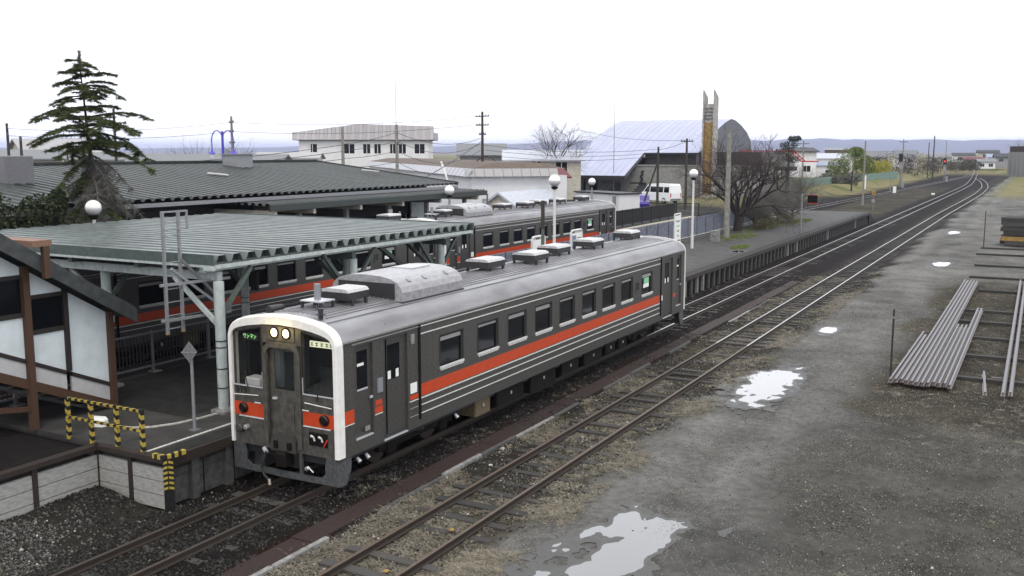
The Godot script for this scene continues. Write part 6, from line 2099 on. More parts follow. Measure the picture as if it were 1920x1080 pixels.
func make_buildings() -> void:
	# shed with pale blue gable roof
	var o := house("shed", "small cream shed with pale blue gable roof behind the far railcar", Vector3(-36.7, TOWN - 0.1, -69.4), PI / 2, 8.0, 2.6, 2.0, 0.85, M.wall_cream, M.roof_pale, [], 0.25)
	# white boarded shed
	var a := Vector3(-40.9, 0, -88.4)
	var c := Vector3(-34.85, 0, -85.15)
	var dir := (c - a).normalized()
	var w := thing("white_shed", "low white boarded shed with a black flat roof edge", "shed", (a + c) / 2 + Vector3(0, TOWN - 0.1, 0) + dir.rotated(Vector3.UP, PI / 2) * 1.3, atan2(-dir.z, dir.x))
	for k in 8:
		part("board", cbx(-3.42, 3.42, 0.02 + k * 0.26, 0.27 + k * 0.26, 1.26, 1.3, 0.012), M.wall_white, w)
	part("wall", bx(-3.4, 3.4, 0, 2.12, -1.3, 1.26), M.wall_white, w)
	part("roof", bx(-3.55, 3.55, 2.12, 2.24, -1.45, 1.42), M.roof_black, w)
	part("door", bx(2.5, 3.0, 0.1, 1.95, 1.3, 1.33), M.galv, w)
	part("window", bx(-2.9, -1.4, 1.2, 1.8, 1.3, 1.325), M.window_dark, w)
	# two-storey white office with pleated mansard edge
	var ow := thing("office_building", "two-storey white building with pleated lilac-grey roof edge", "building", Vector3(-102.1, TOWN, -134.5), 0.5)
	var ws := []
	for q in [[-9.6, -8.0], [-3.4, -1.6], [-0.1, 1.1], [1.8, 2.9], [4.5, 5.4], [6.0, 7.2], [8.7, 10.4]]:
		ws.append([q[0], q[1], 5.75, 7.35])
	for q in [[-9.6, -8.0], [-3.4, -1.6], [1.8, 3.4]]:
		ws.append([q[0], q[1], 2.0, 3.5])
	var b := mb()
	b.holed(-11.1, 11.1, 0, 8.1, ws, func(x, y, k): return Vector3(x, y, -k), 0.15)
	b.quad(Vector3(11.1, 0, 0), Vector3(11.1, 0, -9), Vector3(11.1, 8.1, -9), Vector3(11.1, 8.1, 0))
	b.quad(Vector3(-11.1, 0, -9), Vector3(-11.1, 0, 0), Vector3(-11.1, 8.1, 0), Vector3(-11.1, 8.1, -9))
	var wl := part("wall", b, M.wall_white, ow)
	for q in ws:
		var pn := mb()
		pn.quad(Vector3(q[0], q[2], -0.13), Vector3(q[1], q[2], -0.13), Vector3(q[1], q[3], -0.13), Vector3(q[0], q[3], -0.13))
		var wn := part("window", pn, M.window_dark, wl)
		part("window_bar", bx((q[0] + q[1]) / 2 - 0.05, (q[0] + q[1]) / 2 + 0.05, q[2], q[3], -0.13, -0.06), M.wall_white, wn)
		if q[0] == -9.6:
			part("open_sash", bx(q[0], q[0] + 0.5, q[2], q[3], -0.12, -0.09), M.wall_white, wn)
	# pleated edge: panels whose top rises to a peak left of the middle
	var top := func(x: float) -> float: return lerpf(9.35, 10.75, clampf((x + 11.8) / 11.0, 0, 1)) if x < -0.8 else lerpf(10.75, 10.35, (x + 0.8) / 13.0)
	for k in 36:
		var x0 := -12.1 + k * 0.67
		var x1 := x0 + 0.66
		var pl := mb()
		pl.hexa([Vector3(x0, 8.08, 0.75), Vector3(x1, 8.08, 0.75), Vector3(x1, 8.08, 0.6), Vector3(x0, 8.08, 0.6), Vector3(x0 + 0.03, top.call(x0), -0.05), Vector3(x1 - 0.03, top.call(x1), -0.05), Vector3(x1, top.call(x1), -0.25), Vector3(x0, top.call(x0), -0.25)])
		part("roof_pleat", pl, M.roof_lilac if k % 2 else M.roof_beige, ow)
	part("soffit", bx(-12.0, 12.0, 8.0, 8.06, -9, 0.7), M.roof_black, ow)
	part("roof", bx(-11.8, 11.8, 8.1, 9.2, -9, -0.3), M.roof_lilac, ow)
	for sx in [[-12.1, -11.85], [11.9, 12.1]]:
		part("roof_side", bx(sx[0], sx[1], 8.08, 9.3, -9, 0.3), M.roof_lilac, ow)
	# low building with brown roof and pleated edge
	var e0 := Vector3(-41.83, 0, -68.9)
	var dl := (Vector3(-90.53, 0, -119.42) - e0).normalized()
	var dr := Vector3(-dl.z, 0, dl.x) * -1.0
	if dr.x < 0: dr = -dr
	var lb := thing("low_building", "low white building with brown roof and pleated beige eaves", "building")
	var len_l := 70.0
	var len_r := 9.0
	# square to the left front
	var P := func(u: float, v: float, y: float) -> Vector3: return e0 + dl * u + dr * v + Vector3(0, y, 0)
	var wm := mb()
	wm.hexa([P.call(0.6, 0.6, TOWN - 0.1), P.call(0.6, len_r, TOWN - 0.1), P.call(len_l, len_r, TOWN - 0.1), P.call(len_l, 0.6, TOWN - 0.1), P.call(0.6, 0.6, 4.92), P.call(0.6, len_r, 4.92), P.call(len_l, len_r, 4.92), P.call(len_l, 0.6, 4.92)])
	var lw := part("wall", wm, M.wall_white, lb)
	var rt := mb()
	rt.hexa([P.call(0.5, 0.5, 5.5), P.call(0.5, len_r, 5.5), P.call(len_l, len_r, 5.5), P.call(len_l, 0.5, 5.5), P.call(3, 3, 6.0), P.call(3, len_r - 2, 6.0), P.call(len_l - 3, len_r - 2, 6.0), P.call(len_l - 3, 3, 6.0)])
	part("roof", rt, M.roof_brown, lb)
	for k in 84:
		var u := k * 0.83
		var pl := mb()
		pl.hexa([P.call(u, 0, 4.87), P.call(u, 0.2, 4.87), P.call(u + 0.8, 0.2, 4.87), P.call(u + 0.8, 0, 4.87), P.call(u, 0.45, 5.52), P.call(u, 0.6, 5.52), P.call(u + 0.8, 0.6, 5.52), P.call(u + 0.8, 0.45, 5.52)])
		part("eave_pleat", pl, M.roof_lilac if k % 2 else M.roof_pale, lb)
	for k in 10:
		var v := k * 0.81
		var pl := mb()
		pl.hexa([P.call(0, v, 4.87), P.call(0, v + 0.78, 4.87), P.call(0.2, v + 0.78, 4.87), P.call(0.2, v, 4.87), P.call(0.45, v, 5.52), P.call(0.45, v + 0.78, 5.52), P.call(0.6, v + 0.78, 5.52), P.call(0.6, v, 5.52)])
		part("eave_pleat", pl, M.roof_beige, lb)
	for q in [1.5, 6.2]:
		var wn := mb()
		wn.quad(P.call(0.58, q, 2.0), P.call(0.58, q + 0.9, 2.0), P.call(0.58, q + 0.9, 3.0), P.call(0.58, q, 3.0))
		part("window", wn, M.wall_grey, lw)
	part("vent_pipe", tb(P.call(6, 0.1, 3.2), P.call(9, -0.3, 6.0), 0.1, 0.1, 8), M.line_white, lb)
	# houses left
	var hl := [
		["cream gabled house behind the conifer, its ridge end to the railway", -118.0, -86.5, 1.15, 9, 12, 5.6, 2.0, M.wall_cream, M.roof_beige],
		["grey-roofed low house at the far left edge", -104.0, -70.0, 0.9, 12, 8, 5.2, 0.9, M.wall_cream, M.roof_grey],
		["cream house with shallow grey roof right of the conifer trunk", -106.0, -84.0, 0.9, 8, 7, 5.0, 0.8, M.wall_cream, M.roof_grey]]
	for q in hl:
		house("house", q[0], Vector3(q[1], TOWN, q[2]), q[3], q[4], q[5], q[6], q[7], q[8], q[9], [[-2.5, -1.2, 3.2, 4.4], [1.0, 2.3, 3.2, 4.4]], 0.5, 0.0, "houses beyond the station")
	house("long_house", "long low white building with flat grey roof beyond the station", Vector3(-81.5, TOWN, -79.5), 0.5, 16.0, 7.0, 4.7, 0.9, M.wall_white, M.roof_grey, [[2.0, 3.6, 3.3, 4.3], [-6.8, -5.6, 3.3, 4.2]], 0.6)
	house("house", "tan house left of the white office building", Vector3(-78.0, TOWN, -88.5), 0.6, 7.0, 7.0, 5.2, 0.6, M.wall_cream, M.roof_beige, [[-1.0, 0.6, 3.4, 4.4]], 0.3, 0.0, "houses beyond the station")
	house("house", "blue-roofed house behind the twin purple lamp", Vector3(-96.0, TOWN, -103.0), 0.6, 9.0, 8.0, 4.2, 1.2, M.wall_white, M.roof_blue, [[-1.0, 0.6, 2.4, 3.4]], 0.4, 0.0, "houses beyond the station")
	# behind the low building
	house("house", "white two-storey house with pale roof behind the bare tree", Vector3(-57.0, TOWN, -113.0), 0.5, 9.5, 7.0, 5.0, 1.1, M.wall_cream, M.roof_pale, [[-3.9, -3.0, 3.4, 4.8], [-1.4, -0.4, 3.4, 4.8], [1.6, 3.0, 3.5, 4.7]], 0.5, 0.0, "houses in the middle distance")
	house("house", "grey gabled house beside the wooden power pole", Vector3(-68.5, TOWN, -117.0), 0.55, 6.0, 8.0, 5.6, 1.4, M.wall_grey, M.roof_grey, [[-1.0, 0.4, 3.6, 4.6]], 0.5, 0.0, "houses in the middle distance")
	house("house", "low house with dark red roof in front of the bare tree", Vector3(-53.2, TOWN, -101.5), 0.5, 9.0, 4.0, 3.0, 0.9, M.wall_cream, M.roof_red, [[-1.2, 0.2, 1.1, 2.2]], 0.6, 0.8, "houses in the middle distance")
	house("house", "dark red-brown house left of the arched hall", Vector3(-61.0, TOWN, -116.5), 0.4, 5.0, 6.0, 4.3, 0.3, M.wall_brown, M.roof_red, [], 0.3, 0.0, "houses in the middle distance")
	house("house", "small shed with brown gable roof behind the far railcar's vents", Vector3(-40.0, TOWN, -76.0), 1.0, 3.4, 3.0, 1.35, 0.6, M.wall_grey, M.roof_brown, [], 0.2, 0.0, "sheds by the station")
	# right of the hall
	house("house", "white house with black-edged flat roof and skylights right of the hall", Vector3(-52.5, 0.6, -243), 0.2, 8.6, 8.0, 6.3, 0.9, M.wall_white, M.roof_black, [[-3.0, -1.6, 1.6, 3.0], [1.2, 3.0, 1.6, 3.0]], 0.7, 1.5, "houses up the line")
	var fw := house("workshop", "white workshop with stepped two-tier pale roof", Vector3(-53.5, 0.5, -303), 0.2, 8.4, 8.0, 5.2, 1.0, M.wall_white, M.roof_pale, [[-3.0, -0.5, 3.5, 4.2]], 0.3)
	part("upper_tier", bx(-4.1, 3.3, 5.6, 7.0, -3.6, 1.2), M.wall_brown, fw)
	part("upper_roof", bx(-4.4, 3.7, 7.0, 7.7, -4.0, 1.6), M.roof_pale, fw)
	house("workshop", "low white workshop with sloping blue roof before the stepped one", Vector3(-46.8, 0.6, -251), 0.2, 7.6, 7.0, 2.9, 0.8, M.wall_white, M.roof_blue, [[-0.6, 0.9, 0.7, 1.9]], 0.3)
	house("house", "pale house with white roof between the flat-roofed house and the workshop", Vector3(-52.0, 0.6, -275), 0.2, 7.0, 6.0, 4.6, 1.2, M.wall_white, M.roof_pale, [[-2.0, 0.0, 2.6, 3.6]], 0.4, 0.0, "houses up the line")
	var far := [
		[-60.0, -418, 10.0, 4.4, 2.2, M.wall_grey, M.roof_grey, "grey-roofed house left of the dark shrubs far up the line"],
		[-45.5, -395, 8.0, 4.4, 2.4, M.wall_white, M.roof_grey, "white gabled house behind the dark shrubs far up the line"],
		[-39.0, -455, 9.0, 4.0, 1.2, M.wall_cream, M.roof_grey, "cream house with grey roof, left of the far row"],
		[-30.5, -470, 8.5, 4.8, 1.0, M.wall_white, M.roof_black, "dark-roofed pale house in the far row"],
		[-24.8, -440, 7.5, 3.2, 1.0, M.wall_cream, M.roof_red, "pale house with a red roof in the far row"],
		[-21.0, -475, 8.0, 6.0, 1.0, M.wall_cream, M.roof_black, "tall beige house with black roof in the far row"],
		[-16.8, -445, 6.5, 4.2, 1.2, M.wall_white, M.roof_blue, "white house with blue roof in the far row"],
		[-13.0, -430, 7.0, 4.4, 1.2, M.wall_grey, M.roof_black, "grey house with dark roof nearest the concrete abutment"],
		[-19.0, -418, 6.0, 2.6, 0.9, M.wall_white, M.roof_grey, "low white house in front of the far row"]]
	for q in far:
		house("house", q[7], Vector3(q[0], 0.6, q[1]), 0.15, q[2], 6.5, q[3], q[4], q[5], q[6], [[-2.2, -0.8, q[3] - 1.9, q[3] - 0.7], [0.8, 2.2, q[3] - 1.9, q[3] - 0.7]], 0.5, 0.0, "houses far up the line")
	# concrete abutment at the right edge
	var ab := thing("concrete_abutment", "tall ribbed concrete abutment with dark railing at the right edge", "wall")
	for k in 10:
		var x := -7.6 + k * 1.15
		var z := -316.0 + k * 3.2 + 0.25 * k * k
		var q := mb()
		q.tube(Vector3(x, -0.5, z), Vector3(x, 6.9, z), 1.05, 1.05, 14)
		part("wall_rib", q, M.concrete, ab)
		part("rail_panel", bx(x - 0.7, x + 0.6, 6.9, 8.5, z - 0.06, z + 0.06), M.steel_post, ab)
	# green net fences
	var gf := thing("green_fence", "green net fence along the field below the workshops", "fence")
	for k in 16:
		var a0 := Vector3(-37.5 + k * 0.42, 0.5, -168 - k * 5.4)
		var a1 := Vector3(-37.5 + (k + 1) * 0.42, 0.5, -168 - (k + 1) * 5.4)
		var nt := mb()
		nt.bar(a0 + Vector3(0, 0.85, 0), a1 + Vector3(0, 0.85, 0), 0.04, 1.7)
		part("net_panel", nt, M.green_net, gf)
		part("post", tb(a0 - Vector3(0, 0.3, 0), a0 + Vector3(0, 1.85, 0), 0.06, 0.06, 6), M.galv_dull, gf)

func wire(a: Vector3, b: Vector3, sag: float, r: float, label: String) -> void:
	var p := []
	for i in 13:
		var t := i / 12.0
		p.append(a.lerp(b, t) - Vector3(0, sag * 4 * t * (1 - t), 0))
	var m := mb()
	m.path(p, r, 4)
	solo("overhead_wire", m, M.wire, label, "wire", "overhead wires")

func make_poles() -> void:
	var p903 := utility_pole(Vector3(-48.2, TOWN, -82.5), 10.8, 0.17, M.pole_wood, "tall dark wooden power pole with two crossarms and a leaning stay", [[0.45, 0.95, 0.3], [1.3, 0.9, 0.3], [2.2, 0.5, 0.3]])
	part("stay_post", tb(Vector3(-1.4, 0, 0.6), Vector3(-0.25, 4.6, 0.1), 0.14, 0.12, 8), M.pole_wood, p903)
	part("cable_loop", loop_mesh(Vector3(0, 4.6, 0), 1.0), M.wire, p903)
	utility_pole(Vector3(-47.0, TOWN, -66.4), 9.15, 0.17, M.pole_concrete, "bare grey pole in front of the white office building, right one", [[1.6, 0.35, 0.5]])
	utility_pole(Vector3(-47.8, TOWN, -60.3), 8.8, 0.17, M.pole_concrete, "bare grey pole in front of the white office building, left one", [])
	var pt := utility_pole(Vector3(-70.5, TOWN, -71.6), 10.4, 0.17, M.pole_concrete, "power pole with transformer behind the twin purple lamp", [[0.6, 1.1, 0.6], [1.5, 0.9, 0.6], [2.6, 1.3, 0.6]])
	part("transformer", tb(Vector3(-0.6, 5.2, 0.3), Vector3(-0.6, 6.2, 0.3), 0.32, 0.32, 12), M.galv, pt)
	utility_pole(Vector3(-89.7, TOWN, -60.8), 9.7, 0.17, M.pole_wood, "power pole with short crossarm at the far left edge", [[0.5, 0.8, 0.5], [1.2, 0.7, 0.5]])
	utility_pole(Vector3(-74.6, TOWN, -51.7), 8.2, 0.15, M.pole_wood, "dark pole second from the left edge", [[0.4, 0.4, 0.6]])
	utility_pole(Vector3(-76.3, TOWN, -62.5), 10.9, 0.16, M.pole_wood, "thin pole behind the conifer's right side", [])
	var p1232 := utility_pole(Vector3(-35.2, TOWN, -96.6), 7.45, 0.15, M.pole_wood, "wooden pole with a leaning stay in front of the white minibus", [])
	part("stay_post", tb(Vector3(-1.6, 0, 0.4), Vector3(-0.1, 4.8, 0), 0.11, 0.1, 8), M.pole_wood, p1232)
	utility_pole(Vector3(-32.6, TOWN, -98.0), 8.3, 0.15, M.pole_wood, "wooden pole with one crossarm behind the white minibus's tail", [[0.3, 0.7, 0.2]])
	utility_pole(Vector3(-19.05, PLAT, -66.4), 8.4, 0.2, M.pole_concrete, "thick pale concrete pole on the platform in front of the bare cherry tree", [])
	utility_pole(Vector3(-36.4, 0.5, -172.4), 8.8, 0.16, M.pole_concrete, "grey pole with two crossarms beside the red-railed walkway", [[0.5, 1.0, 0.1], [1.2, 0.6, 0.1]])
	utility_pole(Vector3(-20.2, 0, -132.9), 8.3, 0.14, M.pole_concrete, "pale slim pole in front of the willow", [])
	utility_pole(Vector3(-24.5, 0, -208.7), 9.4, 0.16, M.pole_concrete, "grey pole right of the yellow bush", [[0.5, 0.8, 0.1]])
	utility_pole(Vector3(-22.6, 0, -250.3), 10.7, 0.18, M.pole_wood, "dark pole with a leaning stay far up the line", [])
	utility_pole(Vector3(-27.0, 0, -285), 9.5, 0.15, M.pole_wood, "dark pole beyond the red signal", [])
	utility_pole(Vector3(-22.0, 0.3, -172.8), 3.2, 0.1, M.pole_concrete, "short grey post below the yellow bush", [])
	utility_pole(Vector3(-34.0, 0.4, -150.0), 4.6, 0.12, M.pole_wood, "short dark post left of the green fence", [])
	utility_pole(Vector3(-27.5, 0.5, -345), 10.5, 0.15, M.pole_concrete, "slim far pole above the distant houses", [])
	utility_pole(Vector3(-52.0, TOWN, -125.0), 14.0, 0.05, M.pole_concrete, "thin aerial mast left of the arched roof", [])
	utility_pole(Vector3(-119.6, TOWN, -168.8), 31.7, 0.09, M.galv, "very tall thin aerial mast behind the white office building", [])
	var w := 0.018
	var A := Vector3(-48.2, 0, -82.5)
	var B := Vector3(-47.0, 0, -66.4)
	var Cc := Vector3(-47.8, 0, -60.3)
	var labels := ["upper", "second", "third", "lower"]
	for k in 4:
		var y: float = [8.4, 7.9, 7.3, 6.6][k]
		wire(Cc + Vector3(0, y - 0.9, 0), B + Vector3(0, y + 0.1 - 0.2 * k, 0), 0.12, w, "%s wire between the two bare grey poles" % labels[k])
		wire(B + Vector3(0, y + 0.1 - 0.2 * k, 0), A + Vector3(0, y - 0.1, 0), 0.8 + 0.2 * k, w * 1.2, "%s sagging wire from the right grey pole to the dark power pole" % labels[k])
		wire(Vector3(-66, 5.9 - 0.25 * k, -46), Cc + Vector3(0, y - 0.95, 0), 0.5, w * 1.2, "%s wire running down left from the left grey pole" % labels[k])
	wire(A + Vector3(0, 8.0, 0), Vector3(-40.2, 4.4, -58.0), 0.2, 0.035, "thick stay cable slanting from the dark power pole to the roof")
	for k in 3:
		wire(A + Vector3(0.3 * k, 7.6 - 0.5 * k, 0), Vector3(-35.2, 7.2 - 0.35 * k, -96.6), 0.5, w, "%s wire from the dark power pole to the minibus pole" % labels[k])
	wire(Vector3(-35.2, 7.1, -96.6), Vector3(-32.6, 8.0, -98.0), 0.1, w, "short wire between the two minibus poles")
	wire(Vector3(-57, 10.0, -124), Vector3(-32.6, 8.1, -98.0), 0.5, w, "wire from the crossarm pole up to the arched roof")
	for k in 2:
		wire(Vector3(-70.5, 9.8 - 0.9 * k, -71.6), Vector3(-89.7, 9.2 - 0.7 * k, -60.8), 0.5, w, "%s wire left of the transformer pole" % labels[k])
		wire(Vector3(-70.5, 9.8 - 0.9 * k, -71.6), Vector3(-48.2, 10.4 - 0.8 * k, -82.5), 0.5, w, "%s long wire from the transformer pole to the dark power pole" % labels[k])
	# twin purple lamp
	var t := thing("twin_lamp", "purple twin-armed street lamp with hooped arms beyond the station roof", "street lamp", Vector3(-55.95, TOWN, -55.8))
	part("post", tb(Vector3.ZERO, Vector3(0, 7.6, 0), 0.16, 0.09, 10), M.lamp_blue, t)
	var ax := Vector3(cos(0.5), 0, -sin(0.5))
	for s in [-1, 1]:
		var h := []
		for i in 13:
			var a := PI * i / 12.0
			h.append(ax * s * (0.42 - 0.42 * cos(a)) + Vector3(0, 6.9 + 0.75 * sin(a), 0))
		h.append(ax * s * 0.84 + Vector3(0, 6.2, 0))
		var am := mb()
		am.path(h, 0.045, 6)
		var arm := part("arm", am, M.lamp_blue, t)
		var sh := mb()
		sh.lathe(ax * s * 0.84 + Vector3(0, 5.85, 0), [Vector2(0.3, 0), Vector2(0.26, 0.08), Vector2(0.1, 0.2), Vector2(0.05, 0.36)], 14)
		part("shade", sh, M.lamp_blue, arm)
		part("glass", tb(ax * s * 0.84 + Vector3(0, 5.6, 0), ax * s * 0.84 + Vector3(0, 5.85, 0), 0.12, 0.16, 10), M.globe, arm)

func loop_mesh(o: Vector3, r: float) -> MB:
	var p := []
	for i in 11:
		var a := PI * (0.05 + 0.9 * i / 10.0)
		p.append(o + Vector3(cos(a) * r * 1.2 + 0.4, sin(a) * r, 0))
	var b := mb()
	b.path(p, 0.06, 6)
	return b

# ---------------------------------------------------------------- plants
func limb(b: MB, tw: MB, p: Vector3, d: Vector3, l: float, r: float, lev: int, up: float, split: int) -> void:
	# one branch in three bent pieces, then its side branches
	var n := 3
	var pts := [p]
	var q := p
	for i in n:
		d = (d + Vector3(rnd(-1, 1), rnd(-0.6, 0.6) + up, rnd(-1, 1)) * 0.2).normalized()
		q += d * l / n
		pts.append(q)
		var r0 := r * (1 - 0.22 * i)
		var r1 := r * (1 - 0.22 * (i + 1))
		if r0 > 0.025: b.tube(pts[i], q, r0, r1, 6 if r0 > 0.06 else 4, false)
		else: tw.tube(pts[i], q, r0, r1, 3, false)
	if lev <= 0: return
	var k := split + (1 if rng.randf() < 0.5 else 0)
	for i in k:
		var t := 1.0 if i == 0 else rnd(0.35, 0.95)
		var seg := clampi(int(t * n), 0, n - 1)
		var at: Vector3 = pts[seg].lerp(pts[seg + 1], t * n - seg)
		var side := d.cross(Vector3(rnd(-1, 1), rnd(-1, 1), rnd(-1, 1))).normalized()
		limb(b, tw, at, (d + side * rnd(0.45, 0.95)).normalized(), l * rnd(0.62, 0.82), maxf(r * rnd(0.42, 0.58), 0.006), lev - 1, up, split)

func bare_tree(label: String, at: Vector3, h: float, r: float, stems: int, lev: int, spread: float, tw_mat: Material, seed_: int, called := "bare_tree", split := 3) -> void:
	rng.seed = seed_
	var o := thing(called, label, "tree" if called != "bare_shrub" else "shrub", at)
	var b := mb()
	var tw := mb()
	b.tube(Vector3(0, -0.2, 0), Vector3(0.03, h * 0.16, 0), r * 1.35, r, 9, false)
	for i in stems:
		var a := TAU * (i + rnd(-0.25, 0.25)) / stems
		var d := Vector3(cos(a) * spread, 1.0, sin(a) * spread).normalized()
		limb(b, tw, Vector3(0.03, h * 0.14, 0), d, h * rnd(0.32, 0.42), r * rnd(0.5, 0.68), lev, 0.12, split)
	part("trunk", b, M.bark, o)
	part("crown", tw, tw_mat, o)

func leaf_cloud(b: MB, c: Vector3, rad: Vector3, count: int, size: float, ca: Color, cb: Color, gap: float) -> void:
	for i in count:
		var d := Vector3(rnd(-1, 1), rnd(-1, 1), rnd(-1, 1))
		if d.length() > 1: continue
		var p := c + d * rad
		if nz.get_noise_3d(p.x * 14, p.y * 14, p.z * 14) < gap: continue
		var x := Vector3(rnd(-1, 1), rnd(-1, 1), rnd(-1, 1)).normalized()
		var y := x.cross(Vector3(rnd(-1, 1), rnd(-1, 1), rnd(-1, 1))).normalized()
		var s := size * rnd(0.6, 1.3)
		b.col = ca.lerp(cb, rng.randf())
		b.tri(p - x * s, p + x * s * 0.4 + y * s * 0.5, p + x * s * 0.3 - y * s * 0.5)
		b.tri(p + x * s, p - x * s * 0.3 + y * s * 0.45, p - x * s * 0.2 - y * s * 0.5)

func leafy(called: String, label: String, category: String, at: Vector3, blobs: Array, count: int, size: float, ca: Color, cb: Color, trunk_h: float, seed_: int, gap := -0.05, group := "") -> void:
	rng.seed = seed_
	var o := thing(called, label, category, at, 0, group)
	var t := mb()
	t.tube(Vector3(0, -0.2, 0), Vector3(0, trunk_h, 0), 0.06 + trunk_h * 0.03, 0.05, 7, false)
	for q in blobs:
		t.tube(Vector3(0, trunk_h * 0.6, 0), q[0], 0.05, 0.015, 5, false)
	part("trunk" if category == "tree" else "stem", t, M.bark, o)
	var b := mb(true)
	for q in blobs:
		leaf_cloud(b, q[0], q[1], count, size, ca, cb, gap)
	part("crown" if category == "tree" else "foliage", b, M.leaf, o)

func needle_spray(b: MB, p: Vector3, d: Vector3, l: float, ca: Color, cb: Color) -> void:
	# a flat spray of short needled twigs along a branch piece
	var side := d.cross(Vector3.UP).normalized()
	var k := int(l / 0.02)
	for i in k:
		var t := float(i) / k
		var q := p + d * l * t
		for s in [-1, 1]:
			var w: Vector3 = (side * s + d * rnd(0.3, 1.0) + Vector3(0, rnd(-0.55, 0.3), 0)).normalized()
			var len_: float = rnd(0.1, 0.36) * (1.0 - 0.5 * t)
			var u := Vector3(0, rnd(0.012, 0.035), 0) + d * 0.015
			b.col = ca.lerp(cb, rng.randf())
			b.tri(q - u * 0.5, q + w * len_, q + u * 0.6)
			b.tri(q + d * 0.02, q + w * len_ * 0.7 + Vector3(0, rnd(-0.1, 0.08), 0), q - d * 0.02)

func make_conifer() -> void:
	rng.seed = 91
	var o := thing("conifer", "tall ragged conifer with layered green branches and dead grey lower ones", "tree", Vector3(-30.0, TOWN, -23.75))
	var H := 9.45
	var trunk := mb()
	var lean := func(y: float) -> Vector3: return Vector3(0, y, 0) + Vector3(-0.12, 0, 0.38) * pow(y / H, 1.3) * 1.1
	for i in 12:
		trunk.tube(lean.call(H * i / 12.0), lean.call(H * (i + 1) / 12.0), 0.17 * (1 - i / 12.5), 0.17 * (1 - (i + 1) / 12.5), 8, false)
	part("trunk", trunk, M.bark, o)
	var limbs := mb()
	var dead := mb()
	var g := mb(true)
	var ca := Color(0.028, 0.045, 0.014)
	var cb := Color(0.085, 0.105, 0.028)
	var y := 0.9
	while y < H - 0.15:
		var f := y / H
		var reach := 0.0
		if y < 6.1: reach = lerpf(2.6, 1.7, y / 6.1)
		else: reach = [2.1, 2.3, 2.15, 1.75, 1.35, 1.0, 0.62, 0.22][clampi(int((y - 6.1) / 0.45), 0, 7)]
		var live := y > 6.05
		var k := 5 if live else 6
		var a0 := rnd(0, TAU)
		for i in k:
			var a := a0 + TAU * i / k + rnd(-0.45, 0.45)
			var l := reach * rnd(0.4, 1.2)
			var p: Vector3 = lean.call(y + rnd(-0.08, 0.08))
			var is_dead := not live and rng.randf() < 0.8
			var d := Vector3(cos(a), rnd(-0.05, 0.4) if live else rnd(-0.6, -0.1), sin(a)).normalized()
			var n := 6
			for s in n:
				var d2 := (d + Vector3(rnd(-0.15, 0.15), (-0.07 if s < 3 else -0.16) if live else -0.14, rnd(-0.15, 0.15))).normalized()
				var q := p + d2 * l / n
				var m := dead if is_dead else limbs
				m.tube(p, q, 0.036 * (1 - s / 7.0) * (0.5 + l * 0.3), 0.036 * (1 - (s + 1) / 7.0) * (0.5 + l * 0.3), 4, false)
				# side twigs
				for e in (2 if not is_dead else 7):
					var sd := d2.cross(Vector3.UP).normalized() * (1 if rng.randf() < 0.5 else -1)
					var tl := l * rnd(0.12, 0.3) * (1.1 - 0.1 * s)
					var td := (sd + d2 * rnd(0.3, 0.9) + Vector3(0, rnd(-0.35, 0.05) - (0.25 if is_dead else 0.0), 0)).normalized()
					var at := p.lerp(q, rng.randf())
					m.tube(at, at + td * tl, 0.009, 0.004, 3, false)
					if is_dead:
						for x in 5:
							var at2 := at + td * tl * rnd(0.2, 1.0)
							m.tube(at2, at2 + Vector3(rnd(-1, 1), rnd(-1.2, 0.2), rnd(-1, 1)).normalized() * rnd(0.12, 0.34), 0.008, 0.004, 3, false)
					elif s >= 2 or rng.randf() < 0.3:
						needle_spray(g, at, td, tl * 1.15, ca, cb)
				if not is_dead and s >= 2:
					needle_spray(g, p, d2, l / n * 1.2, ca, cb)
				p = q
				d = d2
		y += rnd(0.15, 0.38) if live else rnd(0.26, 0.38)
	needle_spray(g, lean.call(H - 0.5), Vector3(0, 1, 0.02), 0.6, ca, cb)
	part("limbs", limbs, M.bark, o)
	part("dead_limbs", dead, M.dead_twig, o)
	part("crown", g, M.leaf, o)

